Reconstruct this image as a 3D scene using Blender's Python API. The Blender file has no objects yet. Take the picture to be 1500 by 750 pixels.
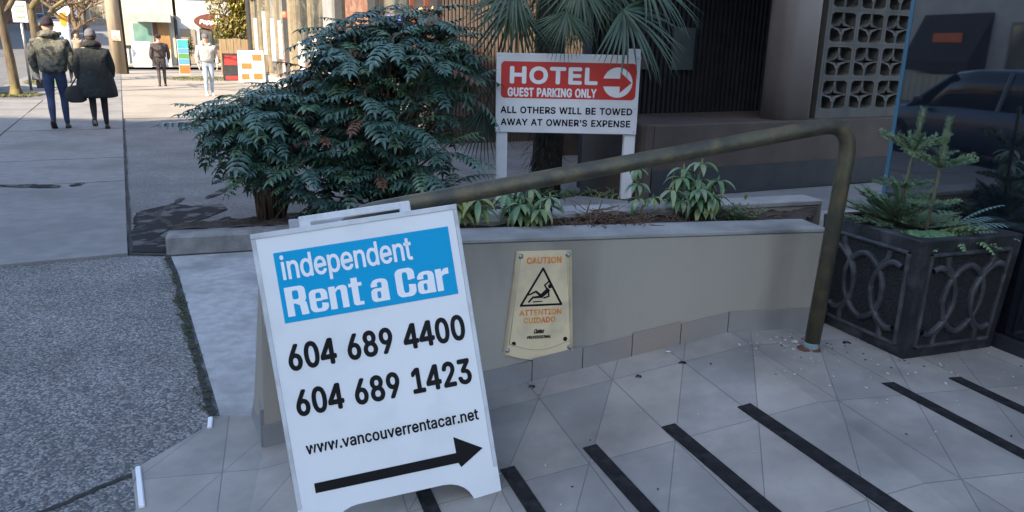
import bpy, math, random
import numpy as np
from mathutils import Vector, Matrix

random.seed(7)
R = math.radians
SC = bpy.context.scene
COL = SC.collection

# ------------------------------------------------------------------ camera, sky, sun, exposure
cam_d = bpy.data.cameras.new('camera')
cam = bpy.data.objects.new('camera', cam_d)
COL.objects.link(cam)
SC.camera = cam
cam_d.sensor_width = 36.0
cam_d.lens = 36.0 * 1100.0 / 1500.0
cam_d.clip_start = 0.05
cam_d.clip_end = 2000
pitch, roll = R(15.6), R(1.2)
cam.matrix_world = (Matrix.Translation((0, 0, 1.5)) @ Matrix.Rotation(R(90) - pitch, 4, 'X')
                    @ Matrix.Rotation(roll, 4, 'Z'))

SUN_EL = 32.0
sun_h = Vector((0.49, 0.867, 0)).normalized()            # horizontal travel of the light
sun_dir = Vector((sun_h.x * math.cos(R(SUN_EL)), sun_h.y * math.cos(R(SUN_EL)), -math.sin(R(SUN_EL))))
world = bpy.data.worlds.new('World')
SC.world = world
world.use_nodes = True
wn = world.node_tree.nodes
bg = wn['Background']
sky = wn.new('ShaderNodeTexSky')
sky.sky_type = 'NISHITA'
sky.sun_disc = False
sky.sun_elevation = R(SUN_EL)
sky.ozone_density = 1.1
sky.sun_rotation = math.atan2(-sun_h.x, -sun_h.y)
world.node_tree.links.new(sky.outputs[0], bg.inputs['Color'])
bg.inputs['Strength'].default_value = 0.15
sl = bpy.data.lights.new('sun', 'SUN')
sl.energy = 4.4
sl.angle = R(0.5)
sl.color = (1.0, 0.84, 0.63)
sun = bpy.data.objects.new('sun', sl)
COL.objects.link(sun)
sun.rotation_euler = sun_dir.to_track_quat('-Z', 'Y').to_euler()
SC.view_settings.view_transform = 'Standard'
SC.view_settings.look = 'None'
SC.view_settings.gamma = 1
SC.view_settings.use_curve_mapping = False
SC.view_settings.exposure = 1.68
SC.render.engine = 'CYCLES'
SC.cycles.max_bounces = 6
SC.cycles.diffuse_bounces = 3
SC.cycles.use_denoising = True

# ------------------------------------------------------------------ frames of reference
SX, SY = -math.sin(R(27)), math.cos(R(27))               # along the street
RX, RY = math.cos(R(27)), math.sin(R(27))                # across it, to the right


def P(u, v, z=0.0):
    return Vector((SX * u + RX * v, SY * u + RY * v, z))


SV = Vector((SX, SY, 0))
RV = Vector((RX, RY, 0))
ZV = Vector((0, 0, 1))
A0 = Vector((-0.93, 2.557, 0))                           # near corner of the planter wall
WV = Vector((math.sin(R(78)), math.cos(R(78)), 0))       # along the planter wall
WN = Vector((WV.y, -WV.x, 0))                            # from the wall towards the camera
RAMP = 0.191
S_TOP = 1.875


def ramp_z(s):
    return 0.004 + RAMP * min(max(s, 0.0), S_TOP)


def Wp(s, t, z=0.0):
    p = A0 + WV * s + WN * t
    p.z = z
    return p


# ------------------------------------------------------------------ materials
def new_mat(name):
    m = bpy.data.materials.new(name)
    m.use_nodes = True
    return m, m.node_tree.nodes, m.node_tree.links, m.node_tree.nodes['Principled BSDF']


def lin(c):
    return tuple(c[:3]) + (1.0,)


def mat(name, c1, c2=None, scale=6.0, rough=0.7, metal=0.0, bump=0.0, bscale=60.0, spec=0.5, detail=6.0,
        c3=None, s3=1.5, lo=0.35, hi=0.65, stretch=None, bdist=0.01):
    m, n, l, b = new_mat(name)
    b.inputs['Roughness'].default_value = rough
    b.inputs['Metallic'].default_value = metal
    b.inputs['Specular IOR Level'].default_value = spec
    tc = n.new('ShaderNodeTexCoord')
    src = tc.outputs['Object']
    if stretch:
        mp = n.new('ShaderNodeMapping')
        mp.inputs['Scale'].default_value = stretch
        l.new(src, mp.inputs['Vector'])
        src = mp.outputs[0]
    if c2 is None:
        c2 = tuple(x * 0.82 for x in c1)
    ns = n.new('ShaderNodeTexNoise')
    ns.inputs['Scale'].default_value = scale
    ns.inputs['Detail'].default_value = detail
    l.new(src, ns.inputs['Vector'])
    cr = n.new('ShaderNodeValToRGB')
    cr.color_ramp.elements[0].position = lo
    cr.color_ramp.elements[1].position = hi
    cr.color_ramp.elements[0].color = lin(c1)
    cr.color_ramp.elements[1].color = lin(c2)
    l.new(ns.outputs['Fac'], cr.inputs['Fac'])
    out = cr.outputs['Color']
    if c3 is not None:
        n3 = n.new('ShaderNodeTexNoise')
        n3.inputs['Scale'].default_value = s3
        n3.inputs['Detail'].default_value = 5
        l.new(src, n3.inputs['Vector'])
        r3 = n.new('ShaderNodeValToRGB')
        r3.color_ramp.elements[0].position = 0.48
        r3.color_ramp.elements[1].position = 0.68
        l.new(n3.outputs['Fac'], r3.inputs['Fac'])
        mx = n.new('ShaderNodeMix')
        mx.data_type = 'RGBA'
        l.new(r3.outputs['Color'], mx.inputs['Factor'])
        l.new(out, mx.inputs['A'])
        mx.inputs['B'].default_value = lin(c3)
        out = mx.outputs['Result']
    l.new(out, b.inputs['Base Color'])
    if bump:
        nb = n.new('ShaderNodeTexNoise')
        nb.inputs['Scale'].default_value = bscale
        nb.inputs['Detail'].default_value = 4
        l.new(src, nb.inputs['Vector'])
        bp = n.new('ShaderNodeBump')
        bp.inputs['Strength'].default_value = bump
        bp.inputs['Distance'].default_value = bdist
        l.new(nb.outputs['Fac'], bp.inputs['Height'])
        l.new(bp.outputs['Normal'], b.inputs['Normal'])
    return m


def aggregate(name, base, dark, light, vs=170.0, bump=0.5):
    """asphalt / exposed aggregate: voronoi stones of mixed tone, blotches on top"""
    m, n, l, b = new_mat(name)
    b.inputs['Roughness'].default_value = 0.85
    tc = n.new('ShaderNodeTexCoord')
    vo = n.new('ShaderNodeTexVoronoi')
    vo.inputs['Scale'].default_value = vs
    l.new(tc.outputs['Object'], vo.inputs['Vector'])
    sp = n.new('ShaderNodeSeparateColor')
    l.new(vo.outputs['Color'], sp.inputs[0])
    cr = n.new('ShaderNodeValToRGB')
    e = cr.color_ramp.elements
    e[0].position, e[0].color = 0.0, lin(dark)
    e[1].position, e[1].color = 1.0, lin(light)
    mid = e.new(0.55)
    mid.color = lin(base)
    l.new(sp.outputs[0], cr.inputs['Fac'])
    nz = n.new('ShaderNodeTexNoise')
    nz.inputs['Scale'].default_value = 1.7
    nz.inputs['Detail'].default_value = 7
    nz.inputs['Roughness'].default_value = 0.65
    l.new(tc.outputs['Object'], nz.inputs['Vector'])
    mr = n.new('ShaderNodeMapRange')
    mr.inputs['From Min'].default_value = 0.3
    mr.inputs['From Max'].default_value = 0.7
    mr.inputs['To Min'].default_value = 0.72
    mr.inputs['To Max'].default_value = 1.22
    l.new(nz.outputs['Fac'], mr.inputs['Value'])
    mx = n.new('ShaderNodeMix')
    mx.data_type = 'RGBA'
    mx.blend_type = 'MULTIPLY'
    mx.inputs['Factor'].default_value = 1.0
    l.new(cr.outputs['Color'], mx.inputs['A'])
    l.new(mr.outputs['Result'], mx.inputs['B'])
    l.new(mx.outputs['Result'], b.inputs['Base Color'])
    bp = n.new('ShaderNodeBump')
    bp.inputs['Strength'].default_value = bump
    bp.inputs['Distance'].default_value = 0.004
    l.new(vo.outputs['Distance'], bp.inputs['Height'])
    bp.invert = True
    l.new(bp.outputs['Normal'], b.inputs['Normal'])
    return m


def tile_mat(name):
    """floor tiles .29 x .495 cut along a diagonal; object coords are (s, t)"""
    m, n, l, b = new_mat(name)
    uvn = n.new('ShaderNodeUVMap')
    uvn.uv_map = 'st'
    sx = n.new('ShaderNodeSeparateXYZ')
    l.new(uvn.outputs[0], sx.inputs[0])

    def mth(op, a, bb=None, c=None):
        k = n.new('ShaderNodeMath')
        k.operation = op
        for i, x in enumerate((a, bb, c)):
            if x is None:
                continue
            if isinstance(x, (int, float)):
                k.inputs[i].default_value = x
            else:
                l.new(x, k.inputs[i])
        return k.outputs[0]
    a = mth('DIVIDE', mth('SUBTRACT', sx.outputs[0], 1.02), 0.29)
    c = mth('DIVIDE', mth('SUBTRACT', sx.outputs[1], 0.16), 0.495)
    fa, fc = mth('FRACT', a), mth('FRACT', c)
    ia, ic = mth('FLOOR', a), mth('FLOOR', c)
    da = mth('MULTIPLY', mth('MINIMUM', fa, mth('SUBTRACT', 1.0, fa)), 0.29)
    dc = mth('MULTIPLY', mth('MINIMUM', fc, mth('SUBTRACT', 1.0, fc)), 0.495)
    sd = mth('SUBTRACT', mth('ADD', fa, fc), 1.0)
    dd = mth('MULTIPLY', mth('ABSOLUTE', sd), 0.25)
    d = mth('MINIMUM', mth('MINIMUM', da, dc), mth('MULTIPLY', dd, 1.25))
    line = mth('SUBTRACT', 1.0, mth('SMOOTH_MIN', 1.0, mth('DIVIDE', d, 0.0028), 0.0))
    line = mth('MAXIMUM', line, 0.0)
    side = mth('GREATER_THAN', sd, 0.0)
    cid = mth('ADD', mth('ADD', mth('MULTIPLY', ia, 12.9898), mth('MULTIPLY', ic, 78.233)), mth('MULTIPLY', side, 37.7))
    rnd = mth('FRACT', mth('MULTIPLY', mth('SINE', cid), 43758.5453))
    tc = n.new('ShaderNodeTexCoord')
    nz = n.new('ShaderNodeTexNoise')
    nz.inputs['Scale'].default_value = 13
    nz.inputs['Detail'].default_value = 12
    nz.inputs['Roughness'].default_value = 0.65
    l.new(tc.outputs['Object'], nz.inputs['Vector'])
    k = mth('ADD', mth('MULTIPLY', rnd, 0.30), mth('MULTIPLY', nz.outputs['Fac'], 0.72))
    cr = n.new('ShaderNodeValToRGB')
    e = cr.color_ramp.elements
    e[0].position, e[0].color = 0.36, lin((0.295, 0.278, 0.256))
    e[1].position, e[1].color = 0.68, lin((0.400, 0.358, 0.312))
    q = e.new(0.52)
    q.color = lin((0.348, 0.320, 0.287))
    l.new(k, cr.inputs['Fac'])
    n2 = n.new('ShaderNodeTexNoise')
    n2.inputs['Scale'].default_value = 2.3
    n2.inputs['Detail'].default_value = 8
    l.new(tc.outputs['Object'], n2.inputs['Vector'])
    m2 = n.new('ShaderNodeMapRange')
    m2.inputs['From Min'].default_value = 0.35
    m2.inputs['From Max'].default_value = 0.7
    m2.inputs['To Min'].default_value = 1.08
    m2.inputs['To Max'].default_value = 0.60
    l.new(n2.outputs['Fac'], m2.inputs['Value'])
    mu = n.new('ShaderNodeMix')
    mu.data_type = 'RGBA'
    mu.blend_type = 'MULTIPLY'
    mu.inputs['Factor'].default_value = 1
    l.new(cr.outputs[0], mu.inputs['A'])
    l.new(m2.outputs[0], mu.inputs['B'])
    mx = n.new('ShaderNodeMix')
    mx.data_type = 'RGBA'
    l.new(mth('MULTIPLY', line, 0.72), mx.inputs['Factor'])
    l.new(mu.outputs['Result'], mx.inputs['A'])
    mx.inputs['B'].default_value = lin((0.06, 0.06, 0.065))
    l.new(mx.outputs['Result'], b.inputs['Base Color'])
    rr = n.new('ShaderNodeMapRange')
    rr.inputs['To Min'].default_value = 0.42
    rr.inputs['To Max'].default_value = 0.75
    l.new(nz.outputs['Fac'], rr.inputs['Value'])
    l.new(rr.outputs[0], b.inputs['Roughness'])
    bp = n.new('ShaderNodeBump')
    bp.inputs['Strength'].default_value = 0.35
    bp.inputs['Distance'].default_value = 0.003
    hh = mth('SUBTRACT', mth('MULTIPLY', nz.outputs['Fac'], 0.5), line)
    l.new(hh, bp.inputs['Height'])
    l.new(bp.outputs['Normal'], b.inputs['Normal'])
    return m


def emis(name, c, s):
    m, n, l, b = new_mat(name)
    b.inputs['Base Color'].default_value = lin(c)
    b.inputs['Emission Color'].default_value = lin(c)
    b.inputs['Emission Strength'].default_value = s
    return m


M = {}
M['asphalt'] = aggregate('asphalt', (0.150, 0.148, 0.148), (0.085, 0.085, 0.088), (0.24, 0.235, 0.23), 120, 0.4)
M['walk_aggregate'] = aggregate('walk_aggregate', (0.160, 0.157, 0.153), (0.070, 0.070, 0.072), (0.34, 0.33, 0.315), 110, 0.8)
M['road'] = aggregate('road', (0.13, 0.128, 0.125), (0.08, 0.08, 0.08), (0.2, 0.2, 0.2), 60, 0.3)
M['concrete'] = mat('concrete', (0.235, 0.23, 0.225), (0.185, 0.182, 0.178), 7, 0.85, bump=0.25, bscale=220, c3=(0.15, 0.147, 0.143), s3=0.9, bdist=0.004)
M['sun_tinted_forecourt'] = mat('sun_tinted_forecourt', (0.33, 0.295, 0.25), (0.27, 0.24, 0.205), 5, 0.85, bump=0.25, bscale=200, c3=(0.23, 0.205, 0.175), s3=0.7, bdist=0.004)  # concrete made paler and creamier, the sun's warmth in the colour
M['pale_concrete'] = mat('pale_concrete', (0.44, 0.44, 0.435), (0.34, 0.34, 0.34), 16, 0.9, bump=0.7, bscale=120, c3=(0.25, 0.248, 0.24), s3=2.6, bdist=0.004)
M['kerb'] = mat('kerb', (0.27, 0.26, 0.25), (0.17, 0.165, 0.16), 9, 0.88, bump=0.5, bscale=60, c3=(0.10, 0.10, 0.095), s3=3)
M['dark_patch'] = mat('dark_patch', (0.026, 0.026, 0.029), (0.125, 0.123, 0.122), 5, 0.85, spec=0.1, lo=.52, hi=.60, detail=9, bump=0.5, bscale=90)
M['seam'] = mat('seam', (0.018, 0.018, 0.018), (0.04, 0.04, 0.035), 20, 0.9)
M['tile'] = tile_mat('tile')
M['skirt'] = mat('skirt', (0.26, 0.26, 0.265), (0.19, 0.19, 0.195), 5, 0.55, c3=(0.28, 0.235, 0.20), s3=1.1, bump=0.2, bscale=40)
M['wall_paint'] = mat('wall_paint', (0.345, 0.315, 0.265), (0.305, 0.28, 0.24), 3, 0.62, bump=0.14, bscale=140, c3=(0.195, 0.18, 0.155), s3=2.8, bdist=0.004, stretch=(1, 1, 0.28))
M['wall_rim'] = mat('wall_rim', (0.33, 0.33, 0.32), (0.24, 0.24, 0.235), 6, 0.75, bump=0.25, bscale=120, c3=(0.18, 0.175, 0.17), s3=3.5)
M['strip'] = mat('strip', (0.015, 0.015, 0.017), (0.022, 0.022, 0.024), 40, 0.9, spec=0.15, bump=0.8, bscale=420, bdist=0.003, c3=(0.034, 0.034, 0.036), s3=26)
M['soil'] = mat('soil', (0.035, 0.026, 0.02), (0.07, 0.05, 0.038), 30, 0.95, bump=0.9, bscale=60)
M['white_plastic'] = mat('white_plastic', (0.76, 0.765, 0.775), (0.73, 0.735, 0.745), 4, 0.38, c3=(0.64, 0.64, 0.65), s3=3.2)
M['white_edge'] = mat('white_edge', (0.60, 0.61, 0.63), (0.52, 0.53, 0.55), 8, 0.45, c3=(0.42, 0.42, 0.43), s3=11)
M['cyan'] = mat('cyan', (0.001, 0.33, 0.60), (0.001, 0.345, 0.62), 3, 0.5, spec=0.15)
M['black_vinyl'] = mat('black_vinyl', (0.006, 0.006, 0.007), (0.009, 0.009, 0.01), 8, 0.5, spec=0.15)
M['white_vinyl'] = mat('white_vinyl', (0.84, 0.84, 0.85), (0.82, 0.82, 0.83), 4, 0.45)
M['steel'] = mat('steel', (0.45, 0.45, 0.46), (0.3, 0.3, 0.31), 30, 0.35, 0.9)
M['cream_plastic'] = mat('cream_plastic', (0.72, 0.585, 0.37), (0.66, 0.53, 0.33), 7, 0.45, c3=(0.46, 0.39, 0.27), s3=6)
M['cream_edge'] = mat('cream_edge', (0.50, 0.42, 0.27), (0.40, 0.33, 0.21), 12, 0.5)
M['orange_ink'] = mat('orange_ink', (0.72, 0.18, 0.03), (0.66, 0.36, 0.10), 26, 0.5, lo=0.42, hi=0.58)
M['brass'] = mat('brass', (0.108, 0.100, 0.064), (0.064, 0.062, 0.050), 9, 0.5, 0.45, c3=(0.15, 0.12, 0.068), s3=14, bump=0.25, bscale=70, lo=.4, hi=.6)
M['verdigris'] = mat('verdigris', (0.13, 0.20, 0.21), (0.2, 0.24, 0.24), 30, 0.8)
M['rust'] = mat('rust', (0.17, 0.06, 0.03), (0.09, 0.045, 0.03), 40, 0.9, bump=0.8, bscale=90)
M['lead'] = mat('lead', (0.019, 0.021, 0.025), (0.035, 0.036, 0.041), 9, 0.55, 0.2, c3=(0.071, 0.074, 0.081), s3=11, bump=0.35, bscale=90, spec=0.3)
M['lead_relief'] = mat('lead_relief', (0.039, 0.041, 0.048), (0.066, 0.069, 0.078), 14, 0.5, 0.2, c3=(0.101, 0.105, 0.113), s3=16, bump=0.35, bscale=90, spec=0.3)
M['lead_pebble'] = mat('lead_pebble', (0.029, 0.031, 0.036), (0.012, 0.012, 0.014), 110, 0.6, 0.2, bump=1.0, bscale=130, bdist=0.02)
M['red_panel'] = mat('red_panel', (0.60, 0.030, 0.025), (0.56, 0.028, 0.024), 3, 0.42)
M['hotel_brown'] = mat('hotel_brown', (0.098, 0.076, 0.066), (0.078, 0.062, 0.056), 4, 0.75, bump=0.15, bscale=90, c3=(0.058, 0.048, 0.044), s3=1.2, spec=0.2)
M['hotel_column'] = mat('hotel_column', (0.20, 0.165, 0.15), (0.175, 0.145, 0.132), 3, 0.6, bump=0.1, bscale=90, c3=(0.15, 0.125, 0.115), s3=1.6)
M['hotel_band'] = mat('hotel_band', (0.022, 0.024, 0.032), (0.032, 0.034, 0.042), 6, 0.5, spec=0.3)
M['hotel_dark'] = mat('hotel_dark', (0.018, 0.018, 0.022), (0.026, 0.026, 0.03), 3, 0.8, spec=0.3)
M['hotel_rib'] = mat('hotel_rib', (0.120, 0.092, 0.080), (0.096, 0.074, 0.064), 5, 0.7, c3=(0.072, 0.056, 0.048), s3=1.5, spec=0.2)
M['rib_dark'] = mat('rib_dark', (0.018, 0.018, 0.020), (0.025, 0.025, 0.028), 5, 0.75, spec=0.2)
M['block_grey'] = mat('block_grey', (0.100, 0.098, 0.089), (0.084, 0.081, 0.074), 5, 0.85, bump=0.3, bscale=120, c3=(0.059, 0.058, 0.054), s3=2.4)
M['dark_glass'] = mat('dark_glass', (0.006, 0.009, 0.014), (0.008, 0.011, 0.017), 0.6, 0.02, 0.0, spec=1.0)
M['dark_glass'].node_tree.nodes['Principled BSDF'].inputs['IOR'].default_value = 1.9
M['mahonia_dead'] = mat('mahonia_dead', (0.13, 0.07, 0.035), (0.09, 0.035, 0.03), 7, 0.7)
M['glass_edge'] = mat('glass_edge', (0.045, 0.12, 0.185), (0.055, 0.145, 0.21), 4, 0.2)
M['bark'] = mat('bark', (0.13, 0.10, 0.06), (0.06, 0.045, 0.03), 8, 0.9, bump=0.8, bscale=30, c3=(0.20, 0.17, 0.06), s3=3, stretch=(1, 1, 0.3))
M['bark_dark'] = mat('bark_dark', (0.05, 0.038, 0.028), (0.028, 0.022, 0.018), 12, 0.95, bump=0.8, bscale=40)
M['twig'] = mat('twig', (0.16, 0.11, 0.07), (0.09, 0.062, 0.042), 6, 0.9)
M['pole_wood'] = mat('pole_wood', (0.36, 0.30, 0.22), (0.26, 0.21, 0.15), 6, 0.9, stretch=(1, 1, 0.15), c3=(0.2, 0.16, 0.11), s3=2)
M['mahonia'] = mat('mahonia', (0.049, 0.112, 0.088), (0.083, 0.156, 0.120), 5, 0.36, c3=(0.034, 0.076, 0.063), s3=3, spec=0.65)
M['mahonia_young'] = mat('mahonia_young', (0.069, 0.144, 0.077), (0.106, 0.175, 0.088), 5, 0.35, spec=0.65, c3=(0.050, 0.112, 0.075), s3=4)
M['palm'] = mat('palm', (0.030, 0.064, 0.034), (0.049, 0.086, 0.041), 4, 0.42, c3=(0.021, 0.045, 0.027), s3=3)
M['palm_fibre'] = mat('palm_fibre', (0.05, 0.042, 0.03), (0.028, 0.024, 0.018), 26, 0.95, bump=1.0, bscale=70)
M['rhodo'] = mat('rhodo', (0.061, 0.135, 0.061), (0.121, 0.209, 0.101), 14, 0.38, c3=(0.162, 0.216, 0.081), s3=8)
M['rhodo_pale'] = mat('rhodo_pale', (0.203, 0.270, 0.149), (0.128, 0.209, 0.135), 14, 0.4, c3=(0.324, 0.311, 0.095), s3=9)
M['fir'] = mat('fir', (0.081, 0.182, 0.108), (0.135, 0.250, 0.142), 12, 0.6, c3=(0.189, 0.284, 0.121), s3=6)
M['fern'] = mat('fern', (0.115, 0.236, 0.115), (0.176, 0.317, 0.142), 9, 0.5, c3=(0.189, 0.257, 0.095), s3=6)
M['fern_blue'] = mat('fern_blue', (0.10, 0.19, 0.19), (0.13, 0.23, 0.22), 9, 0.5)
M['sapling_bark'] = mat('sapling_bark', (0.17, 0.16, 0.10), (0.11, 0.11, 0.07), 22, 0.85)
M['dry'] = mat('dry', (0.14, 0.075, 0.05), (0.075, 0.042, 0.03), 24, 0.9)
M['grass'] = mat('grass', (0.075, 0.105, 0.028), (0.14, 0.145, 0.045), 10, 0.8)
M['straw'] = mat('straw', (0.30, 0.26, 0.13), (0.19, 0.18, 0.08), 10, 0.8)
M['moss'] = mat('moss', (0.035, 0.045, 0.02), (0.06, 0.07, 0.03), 30, 0.95)
M['crumb'] = mat('crumb', (0.6, 0.59, 0.56), (0.45, 0.44, 0.42), 30, 0.8)
M['dead_leaf'] = mat('dead_leaf', (0.02, 0.017, 0.015), (0.04, 0.03, 0.022), 30, 0.8)
M['yellow_leaf'] = mat('yellow_leaf', (0.35, 0.26, 0.05), (0.26, 0.19, 0.04), 30, 0.7)


# ------------------------------------------------------------------ mesh building
class MB:
    def __init__(self):
        self.v, self.f, self.m, self.s = [], [], [], []

    def add(self, verts, faces, mi=0, smooth=False):
        o = len(self.v)
        self.v.extend(tuple(x) for x in verts)
        for f in faces:
            self.f.append(tuple(i + o for i in f))
            self.m.append(mi)
            self.s.append(smooth)

    def obox(self, o, x, y, z, mi=0):
        """box from a corner and three edge vectors"""
        o, x, y, z = Vector(o), Vector(x), Vector(y), Vector(z)
        v = [o, o + x, o + x + y, o + y, o + z, o + x + z, o + x + y + z, o + y + z]
        self.add(v, [(0, 3, 2, 1), (4, 5, 6, 7), (0, 1, 5, 4), (1, 2, 6, 5), (2, 3, 7, 6), (3, 0, 4, 7)], mi)

    def box(self, c, size, mi=0, rz=0.0):
        cx, sx = math.cos(rz), math.sin(rz)
        x = Vector((cx, sx, 0)) * size[0]
        y = Vector((-sx, cx, 0)) * size[1]
        z = Vector((0, 0, size[2]))
        self.obox(Vector(c) - x / 2 - y / 2 - z / 2, x, y, z, mi)

    def bev_box(self, o, x, y, z, r, mi=0):
        """box with chamfered edges (corner + edge vectors)"""
        o, X, Y, Z = Vector(o), Vector(x), Vector(y), Vector(z)
        lx, ly, lz = X.length, Y.length, Z.length
        ex, ey, ez = X / lx, Y / ly, Z / lz
        r = min(r, lx * .45, ly * .45, lz * .45)
        vs = {}
        verts = []

        def vid(i, j, k, ax):
            key = (i, j, k, ax)
            if key not in vs:
                p = [0 if i == 0 else lx, 0 if j == 0 else ly, 0 if k == 0 else lz]
                sg = [1 if i == 0 else -1, 1 if j == 0 else -1, 1 if k == 0 else -1]
                for q in range(3):
                    if q != ax:
                        p[q] += sg[q] * r
                vs[key] = len(verts)
                verts.append(o + ex * p[0] + ey * p[1] + ez * p[2])
            return vs[key]
        fs = []
        for ax in range(3):
            for e in (0, 1):
                q = []
                for a, b2 in ((0, 0), (1, 0), (1, 1), (0, 1)):
                    c = [0, 0, 0]
                    c[ax] = e
                    c[(ax + 1) % 3] = a
                    c[(ax + 2) % 3] = b2
                    q.append(vid(*c, ax))
                if e == 0:
                    q.reverse()
                fs.append(tuple(q))
        for ax in range(3):
            b1, b2 = (ax + 1) % 3, (ax + 2) % 3
            for i in (0, 1):
                for j in (0, 1):
                    c0, c1 = [0, 0, 0], [0, 0, 0]
                    c0[b1] = c1[b1] = i
                    c0[b2] = c1[b2] = j
                    c1[ax] = 1
                    fs.append((vid(*c0, b1), vid(*c1, b1), vid(*c1, b2), vid(*c0, b2)))
        for i in (0, 1):
            for j in (0, 1):
                for k in (0, 1):
                    fs.append((vid(i, j, k, 0), vid(i, j, k, 1), vid(i, j, k, 2)))
        self.add(verts, fs, mi)

    def prism(self, poly, d, mi=0):
        """closed planar polygon extruded by vector d (poly counter-clockwise seen against d)"""
        n = len(poly)
        d = Vector(d)
        a = [Vector(p) for p in poly]
        b = [p + d for p in a]
        self.add(a + b, [tuple(reversed(range(n))), tuple(range(n, 2 * n))]
                 + [(i, (i + 1) % n, n + (i + 1) % n, n + i) for i in range(n)], mi)

    def tube(self, pts, rad, n=8, mi=0, smooth=True, cap=True, flat=1.0):
        pts = [Vector(p) for p in pts]
        if not hasattr(rad, '__len__'):
            rad = [rad] * len(pts)
        rings = []
        t0 = (pts[1] - pts[0]).normalized()
        up = Vector((0, 0, 1)) if abs(t0.z) < 0.9 else Vector((1, 0, 0))
        nx = t0.cross(up).normalized()
        for i, p in enumerate(pts):
            t = (pts[min(i + 1, len(pts) - 1)] - pts[max(i - 1, 0)]).normalized()
            nx = (nx - t * nx.dot(t)).normalized()
            ny = t.cross(nx)
            rings.append([p + (nx * math.cos(2 * math.pi * k / n) + ny * flat * math.sin(2 * math.pi * k / n)) * rad[i] for k in range(n)])
        v = [q for r_ in rings for q in r_]
        f = []
        for i in range(len(pts) - 1):
            for k in range(n):
                k2 = (k + 1) % n
                f.append((i * n + k, i * n + k2, (i + 1) * n + k2, (i + 1) * n + k))
        if cap:
            f.append(tuple(reversed(range(n))))
            f.append(tuple(range((len(pts) - 1) * n, len(pts) * n)))
        self.add(v, f, mi, smooth)

    def loft(self, rings, mi=0, smooth=True, cap=True):
        n = len(rings[0])
        v = [q for r_ in rings for q in r_]
        f = []
        for i in range(len(rings) - 1):
            for k in range(n):
                k2 = (k + 1) % n
                f.append((i * n + k, i * n + k2, (i + 1) * n + k2, (i + 1) * n + k))
        if cap:
            f.append(tuple(reversed(range(n))))
            f.append(tuple(range((len(rings) - 1) * n, len(rings) * n)))
        self.add(v, f, mi, smooth)

    def ball(self, c, r, mi=0, nu=10, nv=7):
        c = Vector(c)
        if not hasattr(r, '__len__'):
            r = (r, r, r)
        rings = []
        for j in range(1, nv):
            a = math.pi * j / nv - math.pi / 2
            rings.append([c + Vector((r[0] * math.cos(a) * math.cos(2 * math.pi * k / nu), r[1] * math.cos(a) * math.sin(2 * math.pi * k / nu), r[2] * math.sin(a))) for k in range(nu)])
        self.loft(rings, mi)

    def sheet(self, poly, mi=0):
        self.add([Vector(p) for p in poly], [tuple(range(len(poly)))], mi)

    def blade(self, p, d, up, L, w, droop=0.0, fold=0.25, seg=3, mi=0, tip=0.25, shape=1.0):
        """one leaf: a folded strip of quads from p along d, bending down by droop"""
        d = Vector(d).normalized()
        side = d.cross(up)
        if side.length < 1e-4:
            side = d.cross(Vector((1, 0, 0.3)))
        side.normalize()
        nrm = side.cross(d).normalized()
        v, f = [], []
        pos = Vector(p)
        dd = d.copy()
        for i in range(seg + 1):
            t = i / seg
            ww = w * (math.sin(math.pi * (0.12 + 0.88 * t) ** shape) * (1 - tip * t) if i < seg else 0.06)
            if i == 0:
                ww = w * 0.3
            v += [pos - side * ww / 2 + nrm * ww * fold, pos.copy(), pos + side * ww / 2 + nrm * ww * fold]
            ang = droop / seg
            q = Matrix.Rotation(-ang, 3, side)
            dd = q @ dd
            nrm = q @ nrm
            pos = pos + dd * L / seg
        for i in range(seg):
            a = 3 * i
            f += [(a, a + 1, a + 4, a + 3), (a + 1, a + 2, a + 5, a + 4)]
        self.add(v, f, mi, True)

    def build(self, name, mats, parent=None, org=None, uv=None):
        me = bpy.data.meshes.new(name)
        if org is None:
            org = getattr(self, 'org', None)
        vs = self.v
        base = Vector(org) if org is not None else (ROOT.get(parent.name, Vector()) if parent else Vector())
        if base.length:
            vs = [(a[0] - base.x, a[1] - base.y, a[2] - base.z) for a in vs]
        me.from_pydata(vs, [], self.f)
        if not isinstance(mats, (list, tuple)):
            mats = [mats]
        for q in mats:
            me.materials.append(q)
        me.polygons.foreach_set('material_index', self.m)
        me.polygons.foreach_set('use_smooth', self.s)
        me.validate()
        me.update()
        o = bpy.data.objects.new(name, me)
        COL.objects.link(o)
        if parent:
            o.parent = parent
            ROOT[o.name] = base
        elif org is not None:
            o.location = base
        return o


ROOT = {}


def tag(o, label=None, cat=None, group=None, kind=None):
    if label:
        o['label'] = label
    if cat:
        o['category'] = cat
    if group:
        o['group'] = group
    if kind:
        o['kind'] = kind
    return o


def thing(name, label, cat, loc=(0, 0, 0), group=None):
    o = bpy.data.objects.new(name, None)
    o.empty_display_size = 0.1
    COL.objects.link(o)
    o.location = loc
    ROOT[o.name] = Vector(loc)
    return tag(o, label, cat, group)


def structure(name, mb, m):
    return tag(mb.build(name, m), kind='structure')


def dup(root, loc, rz=0.0, label=None, scale=1.0):
    r_ = root.copy()
    COL.objects.link(r_)
    r_.location = loc
    r_.rotation_euler = (0, 0, rz)
    r_.scale = (scale, scale, scale)
    if label:
        r_['label'] = label
    for ch in list(root.children):
        c = ch.copy()
        COL.objects.link(c)
        c.parent = r_
        for g in list(ch.children):
            d = g.copy()
            COL.objects.link(d)
            d.parent = c
    return r_


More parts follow.
